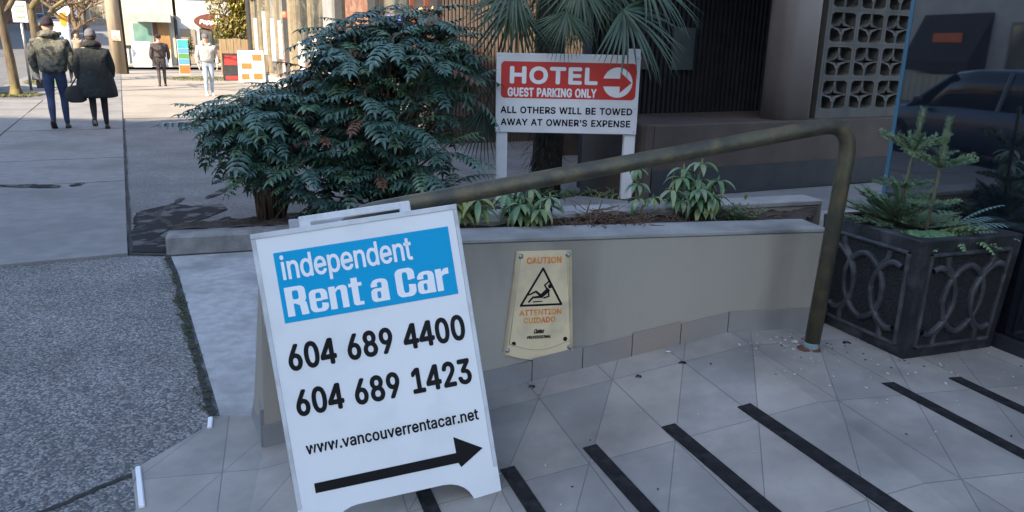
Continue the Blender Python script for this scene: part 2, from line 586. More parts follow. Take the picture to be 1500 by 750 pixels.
# outlines of the letters used on the signs: advance, x y pairs, triangles (thousandths)
GLYPHS = {
'0':(453,'227 -7 174 1 130 24 95 62 69 113 53 178 48 254 53 330 69 395 95 447 130 484 174 508 227 516 279 508 323 484 358 447 384 395 400 330 405 254 400 178 384 113 359 62 323 24 279 1 227 50 261 56 290 74 313 103 330 144 340 194 344 254 340 314 330 365 313 405 290 435 261 453 227 460 192 453 163 435 140 405 123 365 113 314 109 254 113 194 123 144 140 103 163 74 192 56','11 13 12 10 13 11 10 14 13 9 14 10 9 36 14 36 15 14 9 37 36 35 15 36 9 38 37 34 15 35 8 38 9 34 16 15 8 39 38 33 16 34 8 40 39 32 16 33 7 40 8 32 17 16 7 41 40 31 17 32 6 41 7 31 18 17 6 42 41 30 18 31 5 42 6 5 43 42 29 18 30 29 19 18 5 44 43 28 19 29 4 44 5 28 20 19 4 45 44 27 20 28 3 45 4 27 21 20 3 46 45 26 21 27 3 47 46 25 21 26 2 47 3 25 22 21 2 24 47 24 22 25 2 22 24 1 22 2 1 23 22 1 0 23'),
'1':(453,'76 0 76 55 391 55 391 0 276 509 276 0 212 0 212 448 209 448 86 358 86 427 198 509','10 4 11 10 8 4 8 7 4 7 5 4 10 9 8 6 5 7 0 2 1 0 3 2'),
'2':(453,'64 0 64 47 234 229 261 257 282 282 299 305 311 327 318 348 320 371 317 397 308 419 293 436 273 449 250 457 224 460 196 457 172 447 153 433 139 413 130 390 127 362 66 362 71 405 86 442 111 473 143 496 182 511 225 516 268 511 306 497 337 474 361 445 376 411 381 372 378 345 371 318 357 290 336 259 306 223 267 180 153 60 153 57 389 57 389 0','26 28 27 26 29 28 25 29 26 25 30 29 24 30 25 24 31 30 23 15 24 15 14 24 14 13 24 13 31 24 12 31 13 23 16 15 11 31 12 23 17 16 11 32 31 22 17 23 10 32 11 22 18 17 9 32 10 22 19 18 9 33 32 21 19 22 8 33 9 21 20 19 8 34 33 7 34 8 6 34 7 6 35 34 5 35 6 5 36 35 4 36 5 4 37 36 3 37 4 3 38 37 2 38 3 1 38 2 1 39 38 1 40 39 1 41 40 1 42 41 1 43 42 0 43 1'),
'3':(453,'218 -7 173 -3 133 10 98 30 70 57 52 91 44 132 109 132 115 107 126 87 144 71 165 59 191 52 219 50 248 53 275 61 297 74 315 93 325 116 329 145 326 172 316 196 299 217 275 234 242 244 201 248 157 248 157 299 288 448 288 452 70 452 70 509 372 509 372 461 211 278 211 289 264 288 308 276 344 253 371 222 387 186 393 145 387 103 370 66 344 36 309 12 266 -2','30 32 31 30 33 32 30 29 33 29 28 33 28 34 33 27 35 28 35 34 28 26 35 27 26 36 35 26 37 36 26 38 37 26 25 38 25 24 38 24 39 38 23 39 24 22 39 23 22 40 39 21 40 22 20 40 21 20 41 40 19 41 20 18 41 19 18 42 41 5 7 6 5 8 7 17 42 18 5 9 8 17 43 42 16 43 17 4 9 5 4 10 9 15 43 16 4 11 10 15 44 43 14 44 15 4 12 11 3 12 4 13 44 14 3 13 12 3 44 13 3 45 44 2 45 3 2 46 45 1 46 2 1 0 46'),
'4':(448,'21 112 277 112 277 172 21 172 277 0 343 0 343 509 277 509 343 112 413 112 413 172 343 172 98 172 277 420 259 509','0 1 2 0 2 3 4 5 6 4 6 7 8 9 10 8 10 11 3 12 13 3 13 14 13 7 14'),
'5':(453,'221 -7 178 -2 140 11 108 32 83 60 66 93 60 130 122 130 127 108 138 89 154 73 173 60 196 52 221 50 250 53 276 64 298 82 314 104 324 131 328 162 324 193 314 221 297 244 275 262 248 273 218 277 192 275 167 268 145 258 128 246 67 253 96 509 366 509 366 452 151 452 134 301 136 301 155 315 178 325 203 331 229 334 263 330 294 321 321 306 345 285 364 260 379 231 388 199 391 163 385 117 369 76 343 41 309 15 268 -1','30 34 31 34 32 31 34 33 32 30 35 34 39 41 40 38 41 39 38 42 41 37 42 38 37 43 42 36 43 37 36 44 43 30 36 35 30 26 36 26 25 36 25 44 36 25 45 44 24 45 25 30 27 26 23 45 24 30 28 27 22 45 23 22 46 45 30 29 28 21 46 22 21 47 46 20 47 21 20 48 47 19 48 20 19 49 48 18 49 19 17 49 18 5 7 6 5 8 7 17 50 49 5 9 8 16 50 17 4 9 5 4 10 9 15 50 16 15 51 50 4 11 10 14 51 15 4 12 11 3 12 4 13 51 14 3 13 12 3 51 13 3 52 51 2 52 3 2 53 52 1 53 2 1 0 53'),
'6':(453,'226 -7 182 -1 142 15 109 40 84 74 69 115 64 162 68 199 80 239 102 285 137 340 252 509 322 509 151 261 145 261 154 275 165 288 179 299 196 307 214 312 235 314 278 309 316 295 346 271 370 240 384 201 389 157 384 112 368 73 343 39 310 14 271 -2 226 48 254 52 279 63 299 79 314 101 324 128 327 157 324 187 314 213 299 235 279 251 254 262 226 265 198 262 174 252 153 235 138 214 128 188 125 158 128 128 138 102 153 79 174 63 198 52','10 12 11 10 16 12 16 13 12 9 16 10 19 21 20 18 21 19 18 22 21 17 22 18 16 22 17 16 23 22 9 15 16 13 44 16 44 23 16 8 15 9 8 14 15 44 43 23 43 24 23 13 45 44 13 46 45 42 24 43 8 13 14 8 46 13 8 47 46 41 24 42 41 25 24 7 47 8 7 48 47 40 25 41 7 49 48 39 25 40 39 26 25 6 49 7 6 50 49 38 26 39 5 50 6 5 51 50 37 26 38 37 27 26 5 52 51 36 27 37 4 52 5 36 28 27 4 53 52 35 28 36 4 54 53 34 28 35 3 54 4 34 29 28 3 55 54 33 29 34 3 32 55 32 29 33 3 29 32 2 29 3 2 30 29 1 30 2 1 31 30 0 31 1'),
'7':(453,'97 0 323 448 323 452 62 452 62 509 391 509 391 449 165 0','3 5 4 3 2 5 2 6 5 1 6 2 1 7 6 0 7 1'),
'8':(453,'226 -7 178 -2 136 11 101 33 74 62 57 96 52 135 55 166 65 195 81 220 101 241 125 256 153 265 153 267 119 282 93 308 76 342 70 380 75 417 90 450 114 477 146 498 184 511 226 516 269 511 306 498 337 477 361 450 377 417 382 380 376 342 359 308 333 282 300 267 300 265 327 256 351 241 372 220 387 195 397 166 401 135 395 96 378 62 352 33 317 11 275 -2 226 49 258 52 285 60 307 74 323 91 333 113 337 139 333 165 322 189 305 208 283 223 256 232 226 235 196 232 169 223 147 208 130 189 119 165 115 139 119 113 129 91 145 74 167 60 195 52 226 290 252 292 274 300 293 313 307 330 316 351 319 376 316 399 308 420 294 437 275 449 252 457 226 460 200 457 177 449 159 437 145 420 136 399 133 376 136 351 145 330 159 313 178 300 201 292','22 24 23 21 24 22 21 25 24 20 25 21 20 26 25 19 26 20 19 82 26 82 27 26 19 83 82 81 27 82 19 84 83 80 27 81 18 84 19 80 28 27 18 85 84 79 28 80 18 86 85 78 28 79 18 87 86 77 28 78 17 87 18 77 29 28 17 88 87 76 29 77 16 88 17 76 30 29 16 89 88 75 30 76 16 90 89 74 30 75 74 31 30 15 90 16 15 91 90 73 31 74 15 92 91 72 31 73 72 32 31 14 92 15 14 93 92 71 32 72 14 70 93 70 32 71 14 32 70 14 33 32 13 33 14 12 33 13 12 34 33 11 34 12 11 35 34 10 35 11 10 36 35 9 58 10 58 36 10 58 37 36 9 59 58 57 37 58 9 60 59 56 37 57 9 61 60 55 37 56 8 61 9 55 38 37 8 62 61 54 38 55 7 62 8 54 39 38 7 63 62 53 39 54 6 63 7 53 40 39 6 64 63 52 40 53 6 65 64 51 40 52 5 65 6 51 41 40 5 66 65 50 41 51 4 66 5 50 42 41 4 67 66 49 42 50 4 68 67 48 42 49 3 68 4 48 43 42 3 69 68 47 43 48 3 46 69 46 43 47 3 43 46 2 43 3 2 44 43 1 44 2 1 45 44 0 45 1'),
'9':(453,'226 516 271 510 310 494 343 468 368 434 384 393 389 347 385 309 373 270 350 224 315 168 200 0 130 0 301 248 307 248 299 234 287 221 273 210 257 202 238 196 218 195 175 199 137 214 106 237 83 269 68 307 64 352 69 397 85 436 110 469 143 494 182 510 226 460 199 457 174 446 154 429 138 407 129 381 125 352 129 322 138 295 154 274 174 257 199 247 226 243 254 247 279 257 299 273 314 295 324 321 327 350 324 381 314 407 299 429 279 446 254 457','31 1 0 30 1 31 30 2 1 29 2 30 29 3 2 28 33 29 33 32 29 32 3 29 32 55 3 55 4 3 28 34 33 54 4 55 28 35 34 53 4 54 27 35 28 53 5 4 27 36 35 52 5 53 27 37 36 51 5 52 26 37 27 51 6 5 26 38 37 50 6 51 25 38 26 25 39 38 49 6 50 49 7 6 25 40 39 48 7 49 48 8 7 24 40 25 24 41 40 47 8 48 24 42 41 46 8 47 46 14 8 14 9 8 23 42 24 23 43 42 45 13 46 13 14 46 45 17 13 17 12 13 15 9 14 23 44 43 44 17 45 23 17 44 22 17 23 16 9 15 16 10 9 17 10 16 21 17 22 21 18 17 12 10 17 21 19 18 20 19 21 12 11 10'),
'A':(480,'16 0 201 509 276 509 463 0 395 0 287 302 276 334 264 372 250 420 232 478 245 478 228 419 213 371 201 333 191 302 85 0 110 142 110 199 370 199 370 142','0 9 1 9 2 1 9 10 2 10 3 2 0 17 9 17 11 9 11 8 9 11 8 10 8 18 10 18 3 10 7 18 8 17 12 11 6 18 7 17 13 12 5 18 6 17 14 13 17 16 14 16 15 14 4 19 5 19 18 5 0 16 17 16 18 17 16 19 18 19 3 18 0 15 16 4 3 19'),
'B':(456,'60 0 60 509 241 509 289 504 329 491 359 469 381 442 394 410 398 374 395 344 387 320 373 301 356 286 336 275 315 267 315 262 339 257 363 245 385 227 402 203 414 173 418 136 413 100 400 67 377 39 344 18 301 4 247 0 125 57 245 57 296 63 330 80 349 105 355 137 352 161 342 184 327 203 306 218 279 228 248 231 125 231 125 285 238 285 265 288 288 296 308 309 323 326 333 348 336 372 330 403 313 429 283 446 240 452 125 452','0 53 1 53 2 1 53 3 2 53 4 3 53 5 4 53 52 5 52 6 5 0 41 53 51 6 52 50 6 51 50 7 6 49 7 50 49 8 7 48 8 49 48 9 8 47 9 48 46 9 47 46 10 9 45 10 46 45 11 10 44 11 45 44 12 11 43 12 44 42 12 43 42 13 12 0 40 41 40 42 41 40 13 42 40 14 13 40 15 14 40 16 15 40 17 16 40 39 17 39 18 17 0 28 40 38 18 39 37 18 38 37 19 18 36 19 37 36 20 19 35 20 36 34 20 35 34 21 20 33 21 34 32 21 33 32 22 21 31 22 32 31 23 22 30 23 31 30 24 23 29 24 30 0 29 28 0 24 29 0 25 24 0 26 25 0 27 26'),
'C':(510,'267 -7 205 1 150 25 104 63 70 115 48 179 40 254 48 329 70 393 104 445 150 484 205 508 267 516 305 513 340 504 373 490 402 471 427 447 448 418 463 385 473 348 408 348 401 373 389 395 375 413 357 428 337 440 315 449 292 454 267 456 223 450 184 432 150 403 125 364 109 314 103 254 109 194 125 145 151 105 184 76 223 59 267 53 292 55 315 60 337 69 357 81 375 96 389 114 401 136 408 160 473 160 463 124 448 91 428 62 402 38 373 19 341 5 305 -4','11 13 12 11 14 13 10 14 11 10 15 14 10 16 15 9 16 10 9 29 16 29 17 16 9 30 29 28 17 29 27 17 28 9 31 30 26 17 27 26 18 17 8 31 9 25 18 26 8 32 31 24 18 25 24 19 18 23 19 24 8 33 32 22 19 23 7 33 8 22 20 19 21 20 22 7 34 33 6 34 7 6 35 34 5 35 6 5 36 35 5 37 36 4 37 5 48 50 49 48 51 50 4 38 37 47 51 48 47 52 51 3 38 4 46 52 47 3 39 38 45 52 46 45 53 52 44 53 45 3 40 39 43 53 44 2 40 3 43 54 53 42 54 43 2 41 40 41 54 42 2 54 41 2 55 54 1 55 2 1 56 55 1 57 56 0 57 1'),
'D':(539,'224 509 224 452 291 501 274 446 354 475 321 426 407 435 362 395 448 382 393 354 474 321 412 306 483 255 419 255 474 188 412 203 448 127 393 155 407 74 362 114 354 34 321 83 291 8 274 63 224 0 224 56 56 0 120 0 120 509 56 509 120 452 120 56','0 2 1 1 2 3 2 4 3 3 4 5 4 6 5 5 6 7 6 8 7 7 8 9 8 10 9 9 10 11 10 12 11 11 12 13 12 14 13 13 14 15 14 16 15 15 16 17 16 18 17 17 18 19 18 20 19 19 20 21 20 22 21 21 22 23 22 24 23 23 24 25 26 27 28 26 28 29 30 1 0 30 0 28 27 24 25 27 25 31'),
'E':(419,'60 0 60 509 372 509 372 452 125 452 125 286 355 286 355 229 125 229 125 57 375 57 375 0','0 4 1 4 2 1 4 3 2 0 5 4 0 8 5 8 6 5 8 7 6 0 9 8 0 10 9 0 11 10'),
'F':(410,'60 0 60 509 369 509 369 452 125 452 125 278 346 278 346 221 125 221 125 0','0 4 1 4 2 1 4 3 2 0 5 4 0 8 5 8 6 5 8 7 6 0 9 8'),
'G':(520,'269 -7 205 1 149 25 104 64 69 116 47 179 40 254 47 329 69 393 103 445 149 484 203 508 265 516 304 513 340 504 374 489 403 469 429 445 449 416 465 384 474 349 408 349 399 372 387 393 373 411 356 427 337 439 315 448 291 454 265 456 222 450 183 432 150 404 125 364 109 314 103 254 109 194 125 145 151 105 184 76 224 59 269 53 309 57 345 71 374 93 396 123 410 160 415 202 434 199 283 199 283 256 478 256 478 200 471 141 451 91 419 50 377 19 326 0','11 13 12 11 14 13 10 14 11 10 15 14 10 16 15 9 16 10 9 29 16 29 17 16 9 30 29 28 17 29 27 17 28 9 31 30 26 17 27 8 31 9 26 18 17 25 18 26 8 32 31 24 18 25 24 19 18 23 19 24 8 33 32 7 33 8 22 19 23 22 20 19 21 20 22 7 34 33 6 34 7 6 35 34 49 51 50 49 47 51 47 52 51 5 35 6 5 36 35 49 46 47 48 52 47 48 53 52 46 48 49 46 53 48 5 37 36 4 37 5 45 53 46 4 38 37 45 54 53 44 54 45 3 38 4 3 39 38 43 54 44 43 55 54 3 40 39 42 55 43 2 40 3 2 41 40 41 55 42 2 55 41 2 56 55 1 56 2 1 57 56 0 57 1'),
'H':(517,'60 0 60 509 125 509 125 289 392 289 392 509 457 509 457 0 392 0 392 232 125 232 125 0','0 2 1 0 3 2 4 6 5 4 7 6 0 10 3 10 4 3 10 9 4 9 7 4 0 11 10 8 7 9'),
'I':(300,'31 0 31 57 118 57 118 452 31 452 31 509 269 509 269 452 183 452 183 57 269 57 269 0','4 6 5 4 7 6 3 7 4 2 8 3 8 7 3 2 9 8 0 2 1 0 9 2 0 10 9 0 11 10'),
'K':(467,'104 145 104 216 122 239 139 261 157 282 174 303 193 324 212 344 364 509 448 509 231 276 228 276 60 0 60 509 125 509 125 334 124 225 125 193 125 0 372 0 188 259 228 309 449 0','12 14 13 12 15 14 7 9 8 7 21 9 21 10 9 6 21 7 12 1 15 1 2 15 2 16 15 5 21 6 5 20 21 10 22 21 4 20 5 3 20 4 0 10 11 0 22 10 2 20 3 2 19 20 16 19 2 17 19 16 12 0 1 18 19 17 12 22 0 18 22 12 19 22 18'),
'L':(393,'60 0 60 509 125 509 125 57 361 57 361 0','0 2 1 0 3 2 0 4 3 0 5 4'),
'N':(523,'60 0 60 509 136 509 343 183 352 169 363 151 375 130 388 107 401 82 414 55 405 54 402 81 401 108 400 134 399 157 399 178 399 195 399 509 463 509 463 0 387 0 202 290 190 310 177 331 164 354 148 381 130 413 108 452 119 454 121 417 122 384 123 354 124 328 125 307 125 291 125 0','0 27 1 27 2 1 27 28 2 28 3 2 16 18 17 16 19 18 29 26 28 26 3 28 0 29 27 29 26 27 0 30 29 25 3 26 0 31 30 24 3 25 23 3 24 0 32 31 22 3 23 0 33 32 21 3 22 0 34 33 0 35 34 20 3 21 15 19 16 20 4 3 14 19 15 20 5 4 13 19 14 20 6 5 12 19 13 20 7 6 11 19 12 20 8 7 20 10 8 10 9 8 10 19 11 20 19 10'),
'O':(533,'267 -7 205 1 150 25 105 63 70 115 48 179 40 254 48 329 70 393 105 445 150 484 205 508 267 516 329 508 384 484 429 445 464 393 486 329 493 254 486 179 464 115 429 63 384 25 329 1 267 53 310 59 349 76 383 105 408 144 425 194 430 254 425 314 408 365 383 404 349 433 310 450 267 456 223 450 184 433 151 404 125 364 109 314 103 254 109 194 125 144 151 105 184 76 223 59','11 13 12 10 13 11 10 14 13 9 14 10 9 36 14 36 15 14 9 37 36 35 15 36 34 15 35 9 38 37 8 38 9 34 16 15 33 16 34 8 39 38 32 16 33 8 40 39 7 40 8 32 17 16 31 17 32 7 41 40 6 41 7 31 18 17 30 18 31 6 42 41 5 42 6 5 43 42 29 18 30 29 19 18 5 44 43 28 19 29 4 44 5 28 20 19 4 45 44 27 20 28 3 45 4 27 21 20 3 46 45 26 21 27 3 47 46 25 21 26 25 22 21 2 47 3 2 24 47 24 22 25 2 22 24 1 22 2 1 23 22 1 0 23'),
'P':(445,'60 0 60 509 235 509 289 503 332 487 366 462 390 430 404 391 409 348 404 304 390 265 366 233 332 207 289 191 235 186 109 186 109 242 233 242 269 246 297 256 318 272 333 294 342 319 344 348 342 376 333 402 318 423 297 439 268 449 232 452 125 452 125 0','0 30 1 30 2 1 30 3 2 30 4 3 30 5 4 30 29 5 29 28 5 28 6 5 0 16 30 16 31 30 27 6 28 26 6 27 26 7 6 25 7 26 24 7 25 24 8 7 23 8 24 22 8 23 22 9 8 21 9 22 21 10 9 20 10 21 19 10 20 19 11 10 18 11 19 17 11 18 0 15 16 31 17 16 31 14 17 14 11 17 14 12 11 14 13 12 0 14 15 0 31 14'),
'R':(449,'60 0 60 509 236 509 290 504 333 489 367 465 390 433 405 395 409 352 405 309 390 271 367 240 333 217 289 203 236 198 96 198 96 255 234 255 269 258 298 267 319 281 334 300 342 324 345 352 342 380 334 405 319 425 298 440 269 449 233 452 125 452 125 0 353 0 230 229 303 229 428 0','0 16 1 16 30 1 30 2 1 30 3 2 30 4 3 30 5 4 30 29 5 29 28 5 28 6 5 16 31 30 27 6 28 26 6 27 26 7 6 25 7 26 24 7 25 24 8 7 23 8 24 22 8 23 22 9 8 21 9 22 21 10 9 20 10 21 19 10 20 19 11 10 18 11 19 17 11 18 0 15 16 31 17 16 31 33 17 33 11 17 33 34 11 34 12 11 31 14 33 14 32 33 35 12 34 13 35 12 14 35 13 0 14 15 0 31 14 32 35 14'),
'S':(447,'224 -9 172 -4 128 9 91 31 64 60 46 96 38 137 104 137 110 110 123 88 142 71 166 59 194 52 224 49 257 52 286 60 311 74 329 92 341 114 346 139 342 161 332 179 316 193 296 205 272 214 245 222 184 239 128 260 86 289 60 326 52 372 58 413 75 448 102 476 138 498 180 511 227 516 275 511 316 498 351 476 377 449 394 415 401 378 337 378 326 412 302 437 267 453 225 459 194 456 167 448 145 435 129 418 118 398 115 376 119 352 131 334 148 319 169 308 191 300 212 293 264 279 287 272 312 264 336 252 359 238 379 220 395 198 405 171 408 139 403 99 386 64 360 34 323 11 278 -4','35 37 36 34 37 35 34 38 37 33 38 34 33 39 38 33 40 39 32 47 33 47 40 33 32 48 47 46 40 47 32 49 48 45 40 46 45 41 40 31 49 32 31 50 49 44 41 45 31 51 50 31 52 51 44 42 41 30 52 31 43 42 44 30 53 52 30 54 53 29 54 30 29 55 54 29 56 55 28 56 29 28 57 56 28 58 57 28 59 58 28 60 59 27 60 28 27 61 60 27 62 61 27 63 62 26 63 27 26 64 63 25 64 26 25 65 64 24 65 25 24 66 65 23 66 24 22 66 23 22 67 66 21 67 22 20 67 21 20 68 67 19 68 20 18 68 19 18 69 68 5 7 6 5 8 7 17 69 18 5 9 8 17 70 69 4 9 5 16 70 17 4 10 9 15 70 16 4 11 10 15 71 70 14 71 15 3 11 4 3 12 11 13 71 14 3 13 12 3 71 13 3 72 71 2 72 3 2 73 72 1 73 2 1 0 73'),
'T':(449,'32 452 32 509 417 509 417 452 257 452 257 0 193 0 193 452','0 2 1 0 3 2 7 3 0 6 4 7 4 3 7 6 5 4'),
'U':(517,'259 -8 203 -2 154 15 114 43 85 80 66 124 60 173 60 509 124 509 124 178 128 144 141 113 160 87 187 68 220 56 259 52 298 56 331 68 357 87 377 113 389 144 393 178 393 509 457 509 457 173 451 124 433 80 403 43 363 15 315 -2','6 8 7 6 9 8 21 23 22 21 24 23 6 10 9 20 24 21 5 10 6 20 25 24 5 11 10 19 25 20 19 26 25 4 11 5 4 12 11 18 26 19 4 13 12 17 26 18 3 13 4 17 27 26 3 14 13 16 27 17 3 15 14 15 27 16 3 27 15 2 27 3 2 28 27 1 28 2 1 29 28 0 29 1'),
'W':(686,'155 0 16 509 82 509 163 196 170 171 175 145 181 120 187 94 192 67 197 40 189 40 194 67 200 94 205 120 211 145 218 171 224 196 306 509 380 509 462 196 468 171 474 145 480 120 486 94 492 67 497 40 488 40 493 67 499 94 504 120 510 145 517 171 523 196 603 509 670 509 530 0 455 0 368 323 359 356 351 391 344 431 336 475 350 475 342 433 335 395 327 359 318 323 230 0','0 2 1 0 3 2 16 41 17 41 18 17 41 42 18 42 19 18 32 34 33 32 35 34 16 43 41 43 40 41 43 40 42 40 19 42 16 44 43 39 19 40 16 45 44 38 19 39 16 46 45 37 19 38 16 47 46 36 19 37 0 4 3 15 47 16 36 20 19 31 35 32 0 5 4 14 47 15 36 21 20 30 35 31 0 6 5 13 47 14 36 22 21 29 35 30 0 7 6 12 47 13 36 23 22 28 35 29 0 8 7 11 47 12 36 24 23 27 35 28 0 10 8 10 9 8 10 47 11 36 26 24 26 25 24 26 35 27 0 47 10 36 35 26'),
'X':(474,'18 0 217 284 217 236 29 509 104 509 178 400 192 379 204 361 214 345 223 329 233 312 243 292 232 292 243 311 252 329 261 345 272 361 284 379 298 400 374 509 446 509 259 239 259 287 456 0 382 0 292 129 279 149 268 165 259 180 250 195 241 212 230 231 244 231 235 213 225 196 216 181 206 166 195 149 182 129 91 0','2 4 3 2 5 4 18 20 19 18 21 20 2 6 5 17 21 18 2 7 6 16 21 17 2 8 7 15 21 16 2 1 8 1 9 8 14 22 15 22 21 15 1 10 9 13 22 14 1 12 10 12 11 10 12 22 13 1 22 12 1 23 22 0 31 1 31 32 1 32 23 1 0 33 31 33 30 31 33 30 32 30 23 32 0 34 33 29 23 30 0 35 34 28 23 29 0 36 35 27 23 28 0 37 36 26 23 27 0 38 37 25 23 26 0 39 38 24 23 25'),
'Y':(472,'203 0 203 208 16 509 91 509 192 344 208 318 222 292 236 264 250 230 224 230 237 265 251 293 265 318 280 344 381 509 455 509 268 208 268 0','1 3 2 1 4 3 13 15 14 13 16 15 1 5 4 12 16 13 11 16 12 1 6 5 10 16 11 1 7 6 9 8 10 8 16 10 1 8 7 1 16 8 0 16 1 0 17 16'),
"'":(206,'78 318 70 509 136 509 128 318','0 2 1 0 3 2'),
'a':(389,'160 -9 126 -5 94 5 68 22 48 45 35 73 30 108 34 138 43 161 58 179 78 193 100 203 125 211 152 216 178 220 209 224 234 227 252 230 265 235 273 243 276 255 276 257 273 279 267 297 256 311 240 322 220 329 196 331 171 329 149 322 132 313 118 301 107 288 100 274 41 291 57 322 79 346 104 364 133 375 163 382 194 384 215 383 239 379 263 372 286 360 306 343 322 320 333 290 337 251 337 0 277 0 277 52 272 52 264 38 252 25 236 12 215 1 190 -6 170 45 202 49 228 59 248 74 263 93 272 115 276 138 276 190 270 186 259 182 246 179 231 176 216 173 200 171 186 169 175 168 154 164 134 159 117 150 103 139 95 124 92 105 94 87 102 72 114 61 130 52 149 47','39 41 40 39 42 41 38 42 39 38 43 42 37 43 38 37 44 43 36 44 37 36 45 44 35 45 36 35 27 45 27 46 45 35 28 27 26 46 27 35 29 28 25 46 26 35 30 29 34 30 35 24 46 25 24 47 46 34 31 30 23 47 24 34 32 31 22 47 23 33 32 34 22 48 47 21 48 22 20 48 21 19 48 20 19 49 48 18 49 19 17 65 18 65 49 18 16 65 17 15 65 16 14 65 15 13 65 14 12 65 13 11 65 12 10 65 11 9 65 10 9 66 65 64 49 65 9 67 66 9 68 67 8 68 9 8 69 68 8 70 69 8 71 70 8 72 71 8 73 72 8 74 73 8 75 74 7 75 8 7 76 75 7 77 76 7 78 77 63 49 64 6 78 7 6 79 78 62 49 63 5 79 6 5 80 79 61 51 62 51 49 62 5 81 80 60 51 61 4 81 5 4 82 81 4 83 82 59 52 60 52 51 60 4 84 83 59 53 52 50 49 51 58 53 59 4 58 84 4 53 58 3 53 4 3 54 53 3 55 54 2 55 3 2 56 55 1 56 2 1 57 56 0 57 1'),
'd':(424,'195 -8 151 -2 111 16 79 45 55 84 39 133 34 189 39 245 55 293 79 332 112 361 151 378 196 384 228 381 253 373 272 360 287 346 298 331 306 319 311 319 311 509 372 509 372 0 313 0 313 59 307 59 298 46 287 31 272 17 252 4 227 -5 205 47 236 51 263 65 284 86 299 115 309 150 312 189 309 229 300 263 284 291 263 312 237 325 205 330 172 325 145 311 124 290 108 261 99 227 96 189 99 151 109 117 124 88 145 66 172 51','19 21 20 19 22 21 11 13 12 11 14 13 10 14 11 10 15 14 9 15 10 9 16 15 9 17 16 8 44 9 44 43 9 43 17 9 43 18 17 42 18 43 41 18 42 8 45 44 41 19 18 41 40 19 40 39 19 39 22 19 8 46 45 7 46 8 7 47 46 38 22 39 7 48 47 6 48 7 37 22 38 6 49 48 6 50 49 36 22 37 5 50 6 5 51 50 35 22 36 4 51 5 4 52 51 34 24 35 24 22 35 4 53 52 33 24 34 3 53 4 3 54 53 32 25 33 25 24 33 32 26 25 23 22 24 3 31 54 31 26 32 3 26 31 3 27 26 2 27 3 2 28 27 2 29 28 1 29 2 1 30 29 0 30 1'),
'e':(404,'212 -8 161 -2 117 16 82 46 56 85 40 132 34 187 39 242 55 290 81 329 115 359 157 378 205 384 236 382 266 374 294 361 319 341 341 315 357 282 368 242 371 194 371 169 75 169 75 221 338 221 310 202 307 237 298 269 283 294 263 314 237 326 205 330 173 326 146 313 125 294 109 270 99 241 96 211 96 178 100 139 110 106 128 80 151 61 179 50 212 46 234 48 254 53 271 61 285 73 297 88 306 105 365 91 353 63 335 39 311 19 283 4 249 -5','11 13 12 11 14 13 10 14 11 10 15 14 10 16 15 9 16 10 9 31 16 31 17 16 9 32 31 30 17 31 8 32 9 29 17 30 8 33 32 29 18 17 28 18 29 8 34 33 27 18 28 8 35 34 7 35 8 27 19 18 7 36 35 26 19 27 26 24 19 24 20 19 6 23 7 23 36 7 23 37 36 25 24 26 6 22 23 37 24 23 37 20 24 38 20 37 38 21 20 5 22 6 39 21 38 5 21 22 5 39 21 5 40 39 4 40 5 4 41 40 49 51 50 49 52 51 48 52 49 3 41 4 3 42 41 47 52 48 47 53 52 3 43 42 46 53 47 45 53 46 3 44 43 44 53 45 3 53 44 2 53 3 2 54 53 2 55 54 1 55 2 1 56 55 0 56 1'),
'i':(167,'84 443 67 446 54 455 44 468 41 483 44 499 54 512 67 521 84 524 100 521 114 512 123 499 126 483 123 468 114 455 100 446 53 0 53 379 114 379 114 0','16 18 17 16 19 18 7 9 8 6 9 7 6 10 9 5 10 6 5 11 10 4 11 5 4 12 11 3 12 4 3 13 12 2 13 3 2 14 13 1 14 2 1 15 14 0 15 1'),
'n':(410,'114 227 114 0 53 0 53 379 112 379 112 287 102 287 124 332 152 362 187 379 227 384 264 380 295 369 321 349 341 321 353 285 357 240 357 0 296 0 296 235 290 275 273 304 246 323 210 329 184 326 161 317 141 303 126 283 117 257','9 11 10 9 12 11 2 4 3 2 6 4 6 5 4 8 12 9 8 13 12 7 13 8 7 23 13 23 14 13 6 25 7 25 24 7 24 23 7 22 14 23 21 14 22 21 15 14 6 26 25 20 15 21 6 27 26 2 28 6 28 27 6 20 16 15 19 16 20 2 0 28 19 17 16 18 17 19 2 1 0'),
'o':(415,'207 -8 159 -2 117 16 82 46 56 85 40 133 34 187 40 243 56 291 82 330 117 360 159 378 207 384 256 378 299 360 333 330 359 291 376 243 381 187 376 133 359 85 333 46 299 16 256 -2 207 46 242 51 270 66 292 89 307 117 316 151 319 187 316 224 307 258 292 287 270 310 242 325 207 330 173 325 145 310 124 287 108 258 99 224 96 187 99 151 108 117 124 89 145 66 173 51','11 13 12 10 13 11 10 14 13 9 14 10 9 15 14 8 37 9 37 36 9 36 15 9 36 35 15 35 16 15 8 38 37 34 16 35 8 39 38 33 16 34 7 39 8 33 17 16 7 40 39 32 17 33 7 41 40 31 17 32 6 41 7 31 18 17 6 42 41 30 18 31 5 42 6 5 43 42 29 18 30 29 19 18 5 44 43 28 19 29 28 20 19 4 44 5 4 45 44 27 20 28 4 46 45 26 20 27 3 46 4 26 21 20 3 47 46 25 21 26 3 24 47 24 21 25 3 21 24 2 21 3 2 22 21 1 22 2 1 23 22 0 23 1'),
